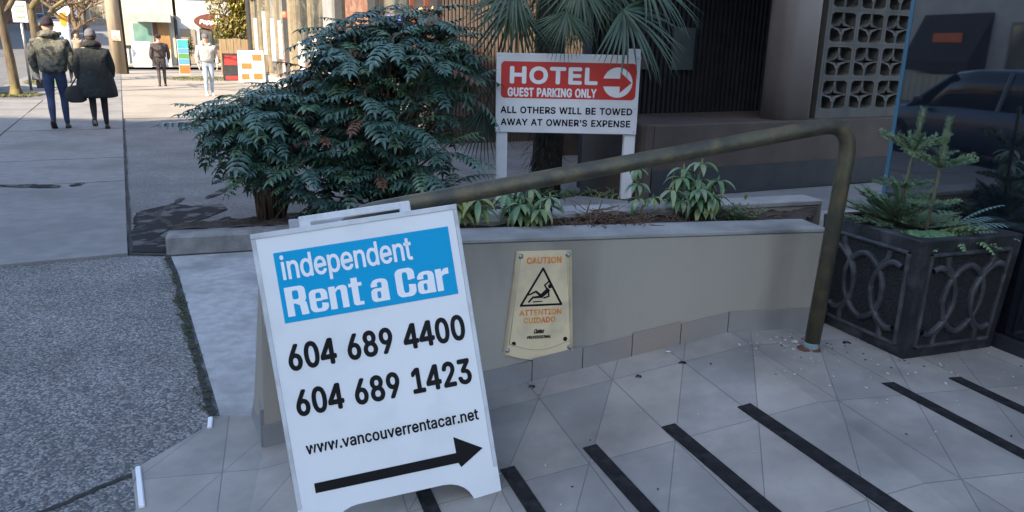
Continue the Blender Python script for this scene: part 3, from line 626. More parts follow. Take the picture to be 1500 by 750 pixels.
'p':(424,'53 -143 53 379 112 379 112 319 118 319 126 331 137 346 152 360 171 373 197 381 229 384 274 378 313 361 345 332 370 293 385 245 390 189 385 133 370 84 346 45 313 16 274 -2 229 -8 198 -5 173 4 153 17 138 31 127 46 118 59 114 59 114 -143 220 47 253 51 279 66 301 88 316 117 325 151 328 189 325 227 316 261 301 290 280 311 253 325 220 330 188 325 161 312 140 291 125 263 116 229 113 189 116 150 125 115 140 86 162 65 188 51','9 11 10 8 11 9 0 2 1 0 3 2 8 12 11 7 12 8 7 13 12 6 13 7 5 13 6 5 43 13 43 42 13 42 14 13 4 43 5 4 44 43 4 45 44 41 14 42 0 4 3 0 48 4 48 47 4 47 46 4 46 45 4 40 14 41 40 15 14 39 15 40 38 15 39 38 16 15 0 49 48 37 16 38 0 50 49 36 16 37 36 17 16 35 17 36 0 51 50 35 18 17 34 18 35 0 29 51 29 52 51 33 18 34 29 53 52 33 19 18 32 19 33 29 28 53 28 54 53 0 30 29 27 54 28 31 19 32 27 31 54 27 19 31 26 19 27 26 20 19 25 20 26 24 20 25 24 21 20 23 21 24 23 22 21'),
'r':(259,'53 0 53 379 112 379 112 321 115 321 130 347 152 367 181 380 213 385 221 385 229 384 237 384 243 384 243 322 239 323 230 324 219 325 207 326 182 323 159 315 140 301 126 284 117 262 114 237 114 0','7 9 8 7 10 9 7 11 10 7 12 11 7 13 12 6 13 7 0 2 1 0 3 2 5 13 6 4 17 5 17 16 5 16 15 5 15 14 5 14 13 5 4 18 17 4 19 18 0 4 3 0 22 4 22 21 4 21 20 4 20 19 4 0 23 22 0 24 23'),
's':(365,'182 -8 145 -5 112 3 84 18 62 38 45 63 36 94 94 107 105 79 124 60 150 49 181 45 217 50 244 62 262 81 268 103 265 121 254 136 237 147 212 155 149 170 104 186 72 208 53 237 47 274 51 305 65 332 87 354 115 370 149 381 187 384 223 381 254 372 279 358 299 339 314 316 324 290 268 277 258 298 243 316 219 328 187 333 156 329 131 317 114 299 109 277 112 258 124 243 144 232 172 223 229 209 275 194 306 171 325 142 331 107 326 75 312 47 290 24 260 6 223 -5','29 31 30 29 32 31 28 32 29 28 33 32 27 33 28 27 34 33 26 34 27 26 41 34 41 35 34 26 42 41 40 35 41 25 42 26 25 43 42 39 35 40 25 44 43 39 36 35 38 36 39 24 44 25 24 45 44 37 36 38 24 46 45 23 46 24 23 47 46 23 48 47 22 48 23 22 49 48 22 50 49 22 51 50 21 51 22 21 52 51 20 52 21 20 53 52 19 53 20 18 53 19 17 53 18 17 54 53 16 54 17 15 54 16 6 8 7 15 55 54 14 55 15 5 8 6 13 55 14 5 9 8 13 56 55 4 9 5 12 56 13 4 10 9 11 56 12 4 11 10 11 57 56 4 57 11 3 57 4 3 58 57 2 58 3 2 59 58 1 59 2 1 0 59'),
't':(227,'204 379 204 327 6 327 6 379 65 471 126 471 126 98 128 76 136 61 150 53 170 50 177 50 185 51 194 52 202 54 213 2 203 -1 192 -3 180 -4 168 -4 125 2 92 21 72 52 65 93','23 5 4 23 6 5 2 0 3 2 1 0 23 7 6 22 7 23 22 8 7 22 9 8 13 15 14 22 10 9 12 15 13 21 10 22 11 15 12 10 15 11 21 15 10 20 15 21 19 15 20 19 16 15 19 17 16 19 18 17'),
'u':(410,'182 -5 146 -1 115 11 89 31 69 59 57 95 53 139 53 379 114 379 114 144 119 105 137 75 164 56 200 50 226 53 249 62 268 77 283 97 293 122 296 153 296 379 357 379 357 0 298 0 298 92 307 92 286 47 257 17 222 0','6 8 7 6 9 8 19 21 20 19 22 21 18 22 19 6 10 9 5 10 6 17 25 18 25 22 18 5 11 10 16 24 17 24 25 17 4 11 5 16 26 24 26 23 24 26 22 25 15 26 16 4 12 11 14 26 15 3 12 4 3 13 12 13 26 14 3 26 13 3 27 26 23 22 26 2 27 3 2 28 27 1 28 2 1 0 28'),
'v':(389,'163 0 17 379 84 379 165 155 177 121 187 87 196 53 206 21 184 21 194 53 203 87 213 121 224 155 305 379 371 379 226 0','0 2 1 0 3 2 12 14 13 12 15 14 0 4 3 11 15 12 0 5 4 10 15 11 0 9 5 9 6 5 9 6 10 6 15 10 0 8 9 7 15 6 0 7 8 0 15 7'),
'w':(567,'138 0 23 379 87 379 133 214 143 177 154 137 165 91 175 41 165 41 175 90 186 135 196 176 206 214 252 379 316 379 362 214 371 176 382 136 392 91 402 41 391 41 402 90 413 135 423 176 434 214 480 379 545 379 429 0 368 0 319 172 312 198 305 225 297 252 291 280 284 309 277 338 291 338 284 309 277 280 270 252 263 225 255 198 248 172 199 0','0 2 1 0 3 2 12 35 13 35 14 13 35 36 14 36 15 14 24 26 25 24 27 26 12 34 35 37 15 36 38 34 37 34 15 37 12 38 34 38 33 34 12 39 38 12 40 39 12 41 40 0 4 3 11 41 12 23 27 24 11 42 41 0 5 4 22 27 23 10 42 11 10 43 42 0 6 5 21 27 22 9 43 10 0 8 6 8 7 6 20 19 21 8 43 9 0 43 8'),
'c':(396,'207 -8 159 -2 117 16 82 46 56 85 40 133 34 187 40 243 56 291 82 330 117 360 159 378 207 384 234 383 260 377 284 368 305 356 324 341 340 322 353 301 362 277 303 262 298 276 290 289 281 301 270 311 257 319 242 325 226 329 207 330 173 325 145 310 124 287 108 258 99 224 96 187 99 151 108 117 124 89 145 66 173 51 207 46 226 48 243 52 258 58 271 66 282 76 292 89 299 102 304 117 363 102 354 78 341 56 325 37 306 21 285 9 261 -1 235 -6','11 13 12 11 14 13 10 14 11 10 15 14 10 16 15 9 16 10 9 17 16 9 29 17 29 18 17 8 30 9 30 29 9 28 18 29 27 18 28 8 31 30 26 18 27 26 19 18 25 19 26 24 19 25 8 32 31 23 19 24 23 20 19 7 32 8 22 20 23 7 33 32 22 21 20 7 34 33 6 34 7 6 35 34 5 35 6 5 36 35 5 37 36 4 37 5 4 38 37 48 50 49 48 51 50 47 51 48 46 51 47 4 39 38 3 39 4 46 52 51 45 52 46 44 52 45 3 40 39 43 52 44 43 53 52 42 53 43 3 41 40 41 53 42 3 53 41 2 53 3 2 54 53 2 55 54 1 55 2 1 56 55 1 57 56 0 57 1'),
'.':(188,'95 -4 78 -1 63 9 53 24 50 41 53 59 63 73 78 83 95 87 113 83 128 73 138 59 141 41 138 24 128 9 113 -1','7 9 8 6 9 7 6 10 9 5 10 6 5 11 10 4 11 5 4 12 11 3 12 4 3 13 12 2 13 3 2 14 13 1 14 2 1 15 14 0 15 1')}


def text_polys(s, sp=1.0):
    v, f, x = [], [], 0
    for c in s:
        q = GLYPHS.get(c)
        if q is None:
            x += 260
            continue
        adv, vs, fs_ = q
        vs = list(map(int, vs.split()))
        fs_ = list(map(int, fs_.split()))
        o = len(v)
        v += [(x + vs[i], vs[i + 1]) for i in range(0, len(vs), 2)]
        f += [tuple(o + k for k in fs_[i:i + 3]) for i in range(0, len(fs_), 3)]
        x += adv * sp
    return v, f


def put_text(mb, s, o, ax, ay, rect, bold=0.0, mi=0, shear=0.0, sp=1.0):
    """fit string s into rect=(x0,y0,x1,y1) of the plane o + ax*x + ay*y; bold = extra stroke, part of the height"""
    v, f = text_polys(s, sp)
    xs = [a[0] for a in v]
    ys = [a[1] for a in v]
    x0, x1, y0, y1 = min(xs), max(xs), min(ys), max(ys)
    w, h = max(x1 - x0, 1e-6), max(y1 - y0, 1e-6)
    o, ax, ay = Vector(o), Vector(ax), Vector(ay)
    nrm = ax.cross(ay).normalized()
    hh = rect[3] - rect[1]
    r_ = bold * hh
    rect = (rect[0] + r_, rect[1] + r_, rect[2] - r_, rect[3] - r_)
    offs = [(0, 0)] + ([(math.cos(k * math.pi / 4) * r_, math.sin(k * math.pi / 4) * r_) for k in range(8)] if bold else [])
    for n_, (dx, dy) in enumerate(offs):
        pts = []
        for x, y in v:
            fy = (y - y0) / h
            px = rect[0] + (x - x0) / w * (rect[2] - rect[0]) + shear * fy * (rect[3] - rect[1]) + dx
            py = rect[1] + fy * (rect[3] - rect[1]) + dy
            pts.append(o + ax * px + ay * py + nrm * (n_ * 0.00006))
        mb.add(pts, f, mi)


def resample(pts, n):
    pts = [Vector(p) for p in pts]
    d = [0]
    for a, b in zip(pts, pts[1:]):
        d.append(d[-1] + (b - a).length)
    out = []
    for i in range(n):
        t = d[-1] * i / (n - 1)
        k = 0
        while k < len(d) - 2 and d[k + 1] < t:
            k += 1
        q = (t - d[k]) / max(d[k + 1] - d[k], 1e-9)
        out.append(pts[k].lerp(pts[k + 1], q))
    return out


def rounded(pts, r, n=8):
    """polyline with its inner corners rounded"""
    pts = [Vector(p) for p in pts]
    out = [pts[0]]
    for a, b, c in zip(pts, pts[1:], pts[2:]):
        p0 = b + (a - b).normalized() * r
        p1 = b + (c - b).normalized() * r
        for i in range(n + 1):
            t = i / n
            out.append((1 - t) ** 2 * p0 + 2 * t * (1 - t) * b + t * t * p1)
    out.append(pts[-1])
    return out


# ------------------------------------------------------------------ ground, street and paving
def zt(u):
    return max(0.0, 0.05 * (u - 55.0))


def strip_sheet(mb, us, v0, v1, z, nv=1):
    for a, b in zip(us, us[1:]):
        mb.add([P(a, v0, z + zt(a)), P(a, v1, z + zt(a)), P(b, v1, z + zt(b)), P(b, v0, z + zt(b))], [(0, 1, 2, 3)])


def wiggle(pts, amp, n, seed):
    rr = random.Random(seed)
    q = resample(pts, n)
    return [Vector((p.x + rr.uniform(-amp, amp), p.y + rr.uniform(-amp, amp), p.z)) for p in q]


us = [-120, -20, 20, 55, 90, 140, 220, 400]
g = MB()
strip_sheet(g, us, -300, 300, -0.136)
structure('ground', g, M['road'])

pv = MB()                                                # near pavement block, top z = 0
poly = [P(-30, -3.2), P(-30, 14), P(41, 14), P(41, -3.2)]
pv.prism([p - ZV * 0.2 for p in poly], ZV * 0.2)
structure('pavement', pv, M['asphalt'])

fs = MB()                                                # far pavement beyond the cross street
strip_sheet(fs, [47, 55, 90, 140, 220], -3.2, 14, 0.0)
strip_sheet(fs, [30, 55, 90, 140, 220], -40, -15.5, 0.0)
structure('far_pavement', fs, M['concrete'])
kb = MB()
for a, b in ((-30, 41), (47, 55)):
    kb.obox(P(a, -3.36, -0.2), SV * (b - a), RV * 0.158, ZV * 0.202)
kb.obox(P(41.002, -3.2, -0.2), SV * 0.15, RV * 17, ZV * 0.2)
structure('kerb', kb, M['kerb'])

ag = MB()                                                # exposed aggregate in the foreground
e1 = [Vector((-9.5, 5.0, 0.004)), Vector((-3.64, 5.118, 0.004)), Vector((-2.49, 5.12, 0.004))]
ag.sheet([Vector((-9.5, -3, 0.004)), Vector((1.2, -3, 0.004)), Vector((-0.6, 0.6, 0.004)), Vector((-1.24, 2.2, 0.004)),
          Vector((-1.337, 2.388, 0.004)), Vector((-1.205, 2.69, 0.004)), Vector((-1.235, 2.80, 0.004)),
          Vector((-2.25, 4.77, 0.004)), Vector((-2.465, 5.13, 0.004))] + [e1[1], e1[0]])
structure('aggregate_paving', ag, M['walk_aggregate'])

sw = MB()                                                # concrete slabs of the sidewalk, one row
cuts = [5.83, 7.42, 9.05, 10.9, 12.7, 14.5, 16.3, 18.1, 19.9, 21.7, 24, 27, 30, 33, 36, 41]
for i, (a, b) in enumerate(zip(cuts, cuts[1:])):
    for v0, v1 in ((-1.79, -0.10), (-3.2, -1.80)):
        z = 0.0155 + 0.003 * ((i * 7 + int(v0)) % 3)
        if v0 < -2 and 23 < b < 26:
            continue
        sw.obox(P(a + 0.012, v0 + 0.006, 0.0005), SV * (b - a - 0.02), RV * (v1 - v0 - 0.012), ZV * z)
structure('sidewalk', sw, M['concrete'])
lp = MB()                                                # far concrete apron right of the slabs, sunlit warmth put into its colour
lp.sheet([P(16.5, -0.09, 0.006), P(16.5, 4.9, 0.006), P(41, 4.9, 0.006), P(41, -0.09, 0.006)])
structure('sun_tinted_forecourt', lp, M['sun_tinted_forecourt'])

pc = MB()                                                # pale pad left of the planter wall
pc.sheet([Vector((-1.19, 2.80, 0.009)), Vector((-0.9, 2.81, 0.009)), Vector((0.9, 3.5, 0.009)), Vector((0.6, 6.2, 0.009)),
          Vector((-1.9, 5.32, 0.009)), Vector((-2.43, 5.14, 0.009)), Vector((-2.22, 4.77, 0.009))])
structure('concrete_pad', pc, M['pale_concrete'])

# dark worn patch, joints and moss lines
pt = MB()
edge = [(-2.78, 5.24), (-2.47, 5.24), (-2.52, 5.7), (-2.62, 6.1), (-2.55, 6.6), (-2.62, 7.0), (-2.75, 7.25), (-2.9, 7.0), (-3.05, 7.0), (-3.28, 7.15), (-3.46, 6.62)]


def ragged(poly, z, amp, n, seed):
    """closed outline broken up by several octaves of noise"""
    rr2 = random.Random(seed)
    q = resample([Vector((x, y, z)) for x, y in poly] + [Vector((poly[0][0], poly[0][1], z))], n + 1)[:-1]
    cx = sum(p.x for p in q) / n
    cy = sum(p.y for p in q) / n
    ph = [(rr2.uniform(0, 6.28), k) for k in (3, 5, 9, 17, 31)]
    out = []
    for i, p in enumerate(q):
        t = 2 * math.pi * i / n
        w = sum(math.sin(k * t + f) / k ** .6 for f, k in ph) * amp + rr2.uniform(-.4, .4) * amp
        d = Vector((p.x - cx, p.y - cy, 0)).normalized()
        out.append(p + d * w)
    return out


pt.sheet(ragged([(-2.83, 5.25), (-2.52, 5.24), (-2.56, 5.5), (-2.80, 5.75), (-2.80, 6.1), (-2.68, 6.4), (-2.62, 6.75), (-2.75, 7.0), (-3.0, 6.85), (-3.2, 6.95), (-3.36, 6.55), (-3.1, 5.9)], 0.0066, 0.022, 150, 3))
for i, (x, y, rx, ry, sd) in enumerate(((-3.0, 7.55, .05, .34, 1), (-2.45, 5.75, .035, .40, 4), (-2.50, 6.25, .05, .2, 6), (-3.25, 8.3, .04, .3, 2), (-4.95, 7.58, .34, .09, 5), (-4.55, 7.72, .05, .12, 9))):
    zz = 0.0225 if x < -4 else 0.0070 + .0004 * i
    pt.sheet(ragged([(x + rx * math.cos(k * .3927), y + ry * math.sin(k * .3927)) for k in range(16)], zz, min(rx, ry) * .35, 70, sd))
structure('asphalt_patch', pt, M['dark_patch'])
jn = MB()


def joint(pts, w, z, sd, n=40):
    a = wiggle(pts, w * 0.35, n, sd)
    b2 = wiggle(pts, w * 0.35, n, sd + 99)
    d = (Vector(pts[-1]) - Vector(pts[0])).normalized()
    side = Vector((-d.y, d.x, 0))
    lft = [Vector((p.x, p.y, z)) + side * w / 2 for p in a]
    rgt = [Vector((p.x, p.y, z)) - side * w / 2 for p in b2]
    for i in range(n - 1):
        jn.add([rgt[i], rgt[i + 1], lft[i + 1], lft[i]], [(0, 1, 2, 3)])


joint([(-9, 5.16, 0), (-3.64, 5.19, 0), (-2.5, 5.19, 0)], 0.04, 0.0075, 4)
joint([(-2.47, 5.15, 0), (-2.24, 4.77, 0), (-1.225, 2.80, 0)], 0.026, 0.013, 5, 70)
joint([(-1.33, 2.36, 0), (-1.52, 2.12, 0), (-1.9, 1.6, 0)], 0.022, 0.0085, 6)
joint([(-1.345, 2.37, 0), (-1.215, 2.69, 0)], 0.012, 0.0088, 7)
joint([P(5.9, -0.085), P(16.4, -0.085)], 0.022, 0.0072, 8)
joint([P(6.1, -0.03), P(6.45, 0.28), P(7.2, 0.12), P(7.9, 0.4)], 0.05, 0.0068, 10)
structure('joint_line', jn, M['seam'])
ms = MB()
rr = random.Random(11)
for i in range(420):
    t = rr.random()
    p = Vector((-2.45, 5.12, 0)).lerp(Vector((-1.24, 2.82, 0)), t)
    if rr.random() > (0.85 if 0.35 < t < 0.72 else 0.3):
        continue
    p += Vector((rr.gauss(0.0, 0.011), rr.gauss(0, 0.011), 0.010))
    for k in range(4):
        a = rr.uniform(0, 6.28)
        ms.blade(p, (math.cos(a), math.sin(a), 0.9), ZV, rr.uniform(.012, .026), .012, 0.6, 0.1, 2)
tag(ms.build('moss', M['moss']), kind='stuff')

# ------------------------------------------------------------------ tiled floor: flat lobe, ramp, landing
tl = MB()
uvs = []


def tile_poly(st, zf):
    tl.sheet([Wp(s, t, zf(s)) for s, t in st])
    uvs.extend(st)


def inv(x, y):
    d = Vector((x, y, 0)) - A0
    return d.dot(WV), d.dot(WN)


flat = [inv(-1.19, 2.795), inv(-1.215, 2.69), inv(-1.345, 2.375), inv(-1.22, 2.15), inv(-0.62, 0.65)]
flat = flat + [(0.0, flat[-1][1]), (0.0, 0.0), inv(-1.058, 2.80)]
tile_poly(flat, lambda s: 0.011)
ns = 12
for i in range(ns):
    a, b2 = S_TOP * i / ns, S_TOP * (i + 1) / ns
    tile_poly([(a, 3.2), (b2, 3.2), (b2, -0.02), (a, -0.02)], lambda s: ramp_z(s) + 0.007)
tile_poly([(S_TOP, 3.2), (4.8, 3.2), (4.8, -2.2), (2.42, -2.2), (2.42, -0.02), (S_TOP, -0.02)], lambda s: ramp_z(s) + 0.007)
to = structure('tiled_floor', tl, M['tile'])
uvl = to.data.uv_layers.new(name='st')
for lp_ in to.data.loops:
    v = to.data.vertices[lp_.vertex_index].co
    s, t = inv(v.x, v.y)
    uvl.data[lp_.index].uv = (s - 0.09 * t, t)
rb = MB()                                                # solid under the ramp
rb.prism([Wp(0.01, 3.2, 0.0), Wp(S_TOP, 3.2, 0.352), Wp(4.8, 3.2, 0.352), Wp(4.8, 3.2, -0.1), Wp(0.01, 3.2, -0.1)], -WN * 3.2)
rb.prism([Wp(2.44, 0, 0.35), Wp(4.8, 0, 0.35), Wp(4.8, 0, -0.1), Wp(2.44, 0, -0.1)], -WN * 2.2)
structure('ramp', rb, M['pale_concrete'])
trm = MB()
for a, b2 in (((-1.337, 2.385), (-1.21, 2.15)), ((-1.225, 2.765), (-1.197, 2.685))):
    a, b2 = Vector((*a, 0.0)), Vector((*b2, 0.0))
    d = b2 - a
    sd = Vector((d.y, -d.x, 0)).normalized() * -0.019
    trm.bev_box(a - ZV * 0.002, d, sd, ZV * 0.024, 0.004)
o = tag(trm.build('edge_trim', M['white_vinyl']), 'short white edging strips along the left rim of the floor tiles', 'edging')

# anti-slip strips, one thing each
names = ['under the leaning board', 'nearest the right foot of the white board', 'second clear of the white board', 'third clear of the white board',
         'fourth clear of the white board, ending at the ramp top', 'on the landing, left of the two by the box planter', 'on the landing, rightmost and nearest the box planter']
for s, nm in zip((0.555, 0.83, 1.108, 1.382, 1.655, 2.21, 2.485), names):
    t0 = 0.565
    z = lambda q: ramp_z(q) + 0.0085
    w = 0.0235
    mb = MB()
    sl_ = 0.135                                          # the strips run slightly askew to the ramp
    nseg = 12
    rows = []
    for i in range(nseg + 1):
        t_ = t0 + 1.9 * i / nseg
        c_ = s + sl_ * (t_ - t0)
        rows.append([Wp(c_ + e * w, t_, z(c_ + e * w) + h_) for e, h_ in ((-1, 0), (-1, .0035), (1, .0035), (1, 0))])
    mb.loft(rows, smooth=False)
    o = mb.build('grip_strip', M['strip'], org=Wp(s, t0, z(s)))
    tag(o, 'black anti-slip strip ' + nm, 'grip strip', 'anti-slip strips across the ramp')

# ------------------------------------------------------------------ planter wall with soil
Bf = Wp(2.27, 0)
Ar = Vector((-1.058, 2.803, 0))
Br = Vector((1.42, 3.62, 0))
TOP = 0.785


def zp(p, z):
    return Vector((p[0], p[1], z))


pw = thing('planter_wall', 'low grey painted garden wall with a tiled foot and soil behind it', 'planter wall', (-0.93, 2.557, 0))
mb = MB()
th = 0.17
fi = [A0 + WV * 0.0, Bf, Bf - WN * th, A0 + WV * 0.14 - WN * th]
mb.prism([zp(p, -0.02) for p in (A0 + WV * 0.302, Bf, Bf - WN * th, A0 + WV * 0.302 - WN * th)], ZV * (TOP + 0.02 - 0.002))
rv = (Br - Ar).normalized()
rn = Vector((rv.y, -rv.x, 0))
q0, q1 = Ar, Br
qs = q0 + rv * 0.20
mb.prism([zp(p, -0.02) for p in (qs + rn * 0.10, q1 + rn * 0.13, q1, qs)], ZV * (TOP + 0.04))
lo = [zp(p, -0.02) for p in (A0 + WV * 0.001, A0 + WV * 0.30, q0 + rv * 0.30, q0 + rv * 0.002)]
hi = [zp(p, TOP - 0.004) for p in (A0 + WV * 0.035 - WN * 0.003, A0 + WV * 0.30 - WN * 0.003, q0 + rv * 0.30, q0 + rv * 0.19)]
mb.loft([lo, hi], smooth=False)
mb.build('wall_body', M['wall_paint'], pw)
mb = MB()
mb.bev_box(zp(A0 + WV * 0.035 + WN * 0.004, TOP), WV * 2.24, -WN * (th + 0.01), ZV * 0.018, 0.004)
mb.bev_box(zp(q0 + rv * 0.19 + rn * 0.135, TOP + 0.022), rv * 2.42, -rn * 0.14, ZV * 0.024, 0.004)
mb.build('wall_rim', M['wall_rim'], pw)
mb = MB()                                                # tile skirting that follows the ramp
SK = 0.095
n = 9
for i in range(n):
    a, b2 = S_TOP * i / n, S_TOP * (i + 1) / n - 0.004
    za, zb = ramp_z(a), ramp_z(b2)
    pl = [Wp(a, 0.0, za - 0.01), Wp(b2, 0.0, zb - 0.01), Wp(b2, 0.0, zb + SK + 0.01 * (i % 2)), Wp(a, 0.0, za + SK + 0.01 * (i % 2))]
    mb.prism(pl, WN * 0.011)
mb.obox(Wp(S_TOP, 0.0, 0.35), WV * 0.40, WN * 0.011, ZV * 0.108)
kf = 0.165 / TOP
lo4 = [zp(p, -0.01) for p in (A0 + WV * 0.001, q0 + rv * 0.002)]
hi4 = [zp((A0 + WV * 0.001).lerp(A0 + WV * 0.035, kf), 0.165), zp((q0 + rv * 0.002).lerp(q0 + rv * 0.19, kf), 0.165)]
d = Ar - A0
sd = Vector((d.y, -d.x, 0)).normalized()
if sd.x > 0:
    sd = -sd
mb.prism([lo4[0], lo4[1], hi4[1], hi4[0]], sd * 0.012)
mb.build('tile_skirting', M['skirt'], pw)
mb = MB()
rr = random.Random(5)
nu, nv = 60, 8
for i in range(nu + 1):
    for j in range(nv + 1):
        a = (A0 + WV * 0.10 - WN * (th - 0.01)).lerp(Bf - WN * (th - 0.01), i / nu)
        b2 = (q0 + rn * 0.09 + rv * 0.06).lerp(q1 + rn * 0.12, i / nu)
        p = a.lerp(b2, j / nv)
        mb.v.append((p.x, p.y, TOP - 0.008 + rr.uniform(0, 0.026)))
for i in range(nu):
    for j in range(nv):
        k = i * (nv + 1) + j
        mb.f.append((k, k + nv + 1, k + nv + 2, k + 1))
        mb.m.append(0)
        mb.s.append(False)
mb.build('soil', M['soil'], pw)

# ------------------------------------------------------------------ bed under the shrubs, its kerb, the hotel apron
K0, K1 = Vector((-2.46, 5.14, 0)), Vector((2.35, 6.72, 0))
kd = (K1 - K0).normalized()
kn = Vector((-kd.y, kd.x, 0))
bk = thing('bed_kerb', 'rough low concrete kerb round the bed of spiky shrubs', 'kerb', K0)
mb = MB()
for i in range(2):
    a = K0 + kd * (1.9 * i)
    mb.bev_box(a, kd * 1.89, kn * 0.20, ZV * (0.155 - 0.004 * i), 0.018)
mb.build('kerb_stone', M['kerb'], bk)
bd = MB()
rr = random.Random(9)
nu, nv = 40, 12
for i in range(nu + 1):
    for j in range(nv + 1):
        a = (K0 + kn * 0.19).lerp(Vector((0.9, 6.25, 0)), i / nu)
        b2 = Vector((-2.72, 5.98, 0)).lerp(Vector((0.7, 7.7, 0)), i / nu)
        p = a.lerp(b2, j / nv)
        bd.v.append((p.x, p.y, 0.03 + 0.11 * (1 - j / nv) + rr.uniform(0, 0.04)))
for i in range(nu):
    for j in range(nv):
        k = i * (nv + 1) + j
        bd.f.append((k, k + nv + 1, k + nv + 2, k + 1))
        bd.m.append(0)
        bd.s.append(False)
structure('soil_bed', bd, M['soil'])
ap = MB()
ap.prism([Vector(p + (-0.1,)) for p in ((-0.25, 5.95), (0.05, 3.95), (1.45, 3.75), (2.3, 3.2), (5.8, 5.0), (4.6, 8.2), (1.05, 6.55), (0.6, 6.75))], ZV * 0.30)
structure('hotel_apron', ap, M['concrete'])

# ------------------------------------------------------------------ handrail
hr = thing('handrail', 'weathered brass tube handrail rising beside the tiled ramp', 'handrail', (1.191, 2.773, 0.359))
pb = Vector((1.191, 2.773, 0.0))


def Hr(s, z, ds=0.0):
    p = pb + WV * s
    return Vector((p.x, p.y, z))


rail_pts = rounded([Hr(-1.78, 0.14), Hr(-1.80, 0.95), Hr(0.045, 1.262), Hr(0.0, 0.359)], 0.13, 10)
mb = MB()
mb.tube(rail_pts, 0.0295, 16)
mb.build('rail_tube', M['brass'], hr)
mb = MB()
mb.tube([Hr(0, 0.3595), Hr(0, 0.40)], [0.0308, 0.0302], 16)
mb.build('post_collar', M['verdigris'], hr)
mb = MB()
rr = random.Random(2)
ring = []
for k in range(18):
    a = k * 2 * math.pi / 18
    r_ = 0.033 + rr.uniform(-0.003, 0.009) + (0.018 if 2.6 < a < 3.9 else 0)
    ring.append((math.cos(a) * r_, math.sin(a) * r_))
rg = [[Vector((pb.x + x * k, pb.y + y * k, z)) for x, y in ring] for k, z in ((1.0, 0.3665), (0.85, 0.376), (0.7, 0.38))]
mb.loft(rg)
mb.build('rust_foot', M['rust'], hr)

# ------------------------------------------------------------------ sandwich board
bo = Vector((-0.3081, 1.9884, 0.1044))
yaw_, lean_, roll_ = 0.2072, 0.2491, 0.1265
ex = Vector((math.cos(yaw_), math.sin(yaw_), 0))
nh = Vector((-math.sin(yaw_), math.cos(yaw_), 0))
ez = ZV * math.cos(lean_) + nh * math.sin(lean_)
AX = ex * math.cos(roll_) + ez * math.sin(roll_)
AZ = -ex * math.sin(roll_) + ez * math.cos(roll_)
AN = AX.cross(AZ).normalized()                           # towards the viewer
if AN.y > 0:
    AN = -AN
sb = thing('sandwich_board', 'white plastic sandwich board advertising car rental on the tiled ramp', 'sandwich board', bo)


def Bp(x, y, d=0.0):
    return bo + AX * x + AZ * y + AN * d


W2 = 0.305
HT = 0.926


def board_outline():
    pts = [(-W2, HT), (-W2, -0.012), (-0.225, 0.0)]
    for k in range(7):                                   # left shoulder of the cut-out
        a = math.pi * 0.5 * k / 6
        pts.append((-0.13 - 0.085 * math.cos(a) * 1.0, 0.0 + 0.078 * math.sin(a)))
    for k in range(7):
        a = math.pi * 0.5 * (1 - k / 6)
        pts.append((0.13 + 0.088 * math.cos(a), 0.0 + 0.078 * math.sin(a)))
    pts += [(0.228, 0.0), (W2, 0.0), (W2, HT)]
    return pts


def board_panel(mb, ox, az, an, th):
    ol = board_outline()
    v = [ox + AX * x + az * y for x, y in ol]
    mb.prism(v, an * -th)


mb = MB()
board_panel(mb, bo, AZ, AN, 0.022)
mb.build('front_panel', M['white_plastic'], sb)
mb = MB()                                                # moulded rim that frames the insert
e = 0.0035
for (x0, y0, x1, y1) in ((-W2, HT - 0.016, W2, HT), (-W2, 0.10, -W2 + 0.013, HT - 0.0165), (W2 - 0.013, 0.10, W2, HT - 0.0165)):
    mb.bev_box(Bp(x0, y0, 0.0), AX * (x1 - x0), AZ * (y1 - y0), AN * e, 0.0015)
mb.build('panel_rim', M['white_edge'], sb)
top = Bp(0, HT, -0.03)
az2 = (ZV * math.cos(0.33) - nh * math.sin(0.33)).normalized()
az2 = (az2 - AX * az2.dot(AX)).normalized()              # rear leaf leans the other way
an2 = AX.cross(az2)
if an2.y < 0:
    an2 = -an2
mb = MB()
rz2 = (top - az2 * 0.985 * 1.0)
ol = board_outline()
mb.prism([rz2 + AX * (-x) + az2 * (y - 0.01) * (0.985 / HT) for x, y in ol], an2 * -0.022)
mb.build('rear_panel', M['white_plastic'], sb)
mb = MB()
for x in (-0.148, 0.151):
    mb.bev_box(Bp(x - 0.017, HT - 0.02, -0.020), AX * 0.034, AZ * 0.052, AN * -0.014, 0.003)
mb.bev_box(Bp(-0.165, HT + 0.010, -0.021), AX * 0.333, AZ * 0.022, AN * -0.012, 0.003)
for x in (-0.148, 0.151):
    mb.bev_box(Bp(x - 0.015, HT - 0.02, -0.036), AX * 0.030, AZ * 0.046, AN * -0.014, 0.003)
mb.build('handle', M['white_edge'], sb)
for y in (0.655, 0.22):
    mb = MB()
    mb.bev_box(Bp(-W2 - 0.0045, y - 0.05, -0.012), AX * 0.004, AZ * 0.10, AN * -0.016, 0.0012)
    for k in (-0.036, 0.0, 0.036):
        mb.ball(Bp(-W2 - 0.005, y + k, -0.02), 0.0035)
    mb.build('hinge', M['steel'], sb)
mb = MB()
mb.bev_box(Bp(-0.250, 0.653, 0.0), AX * 0.519, AZ * 0.209, AN * 0.0016, 0.0005)
mb.build('blue_panel', M['cyan'], sb)
mb = MB()
put_text(mb, 'independent', Bp(0, 0, 0.0024), AX, AZ, (-0.2345, 0.760, 0.150, 0.853), 0.018, sp=.98)


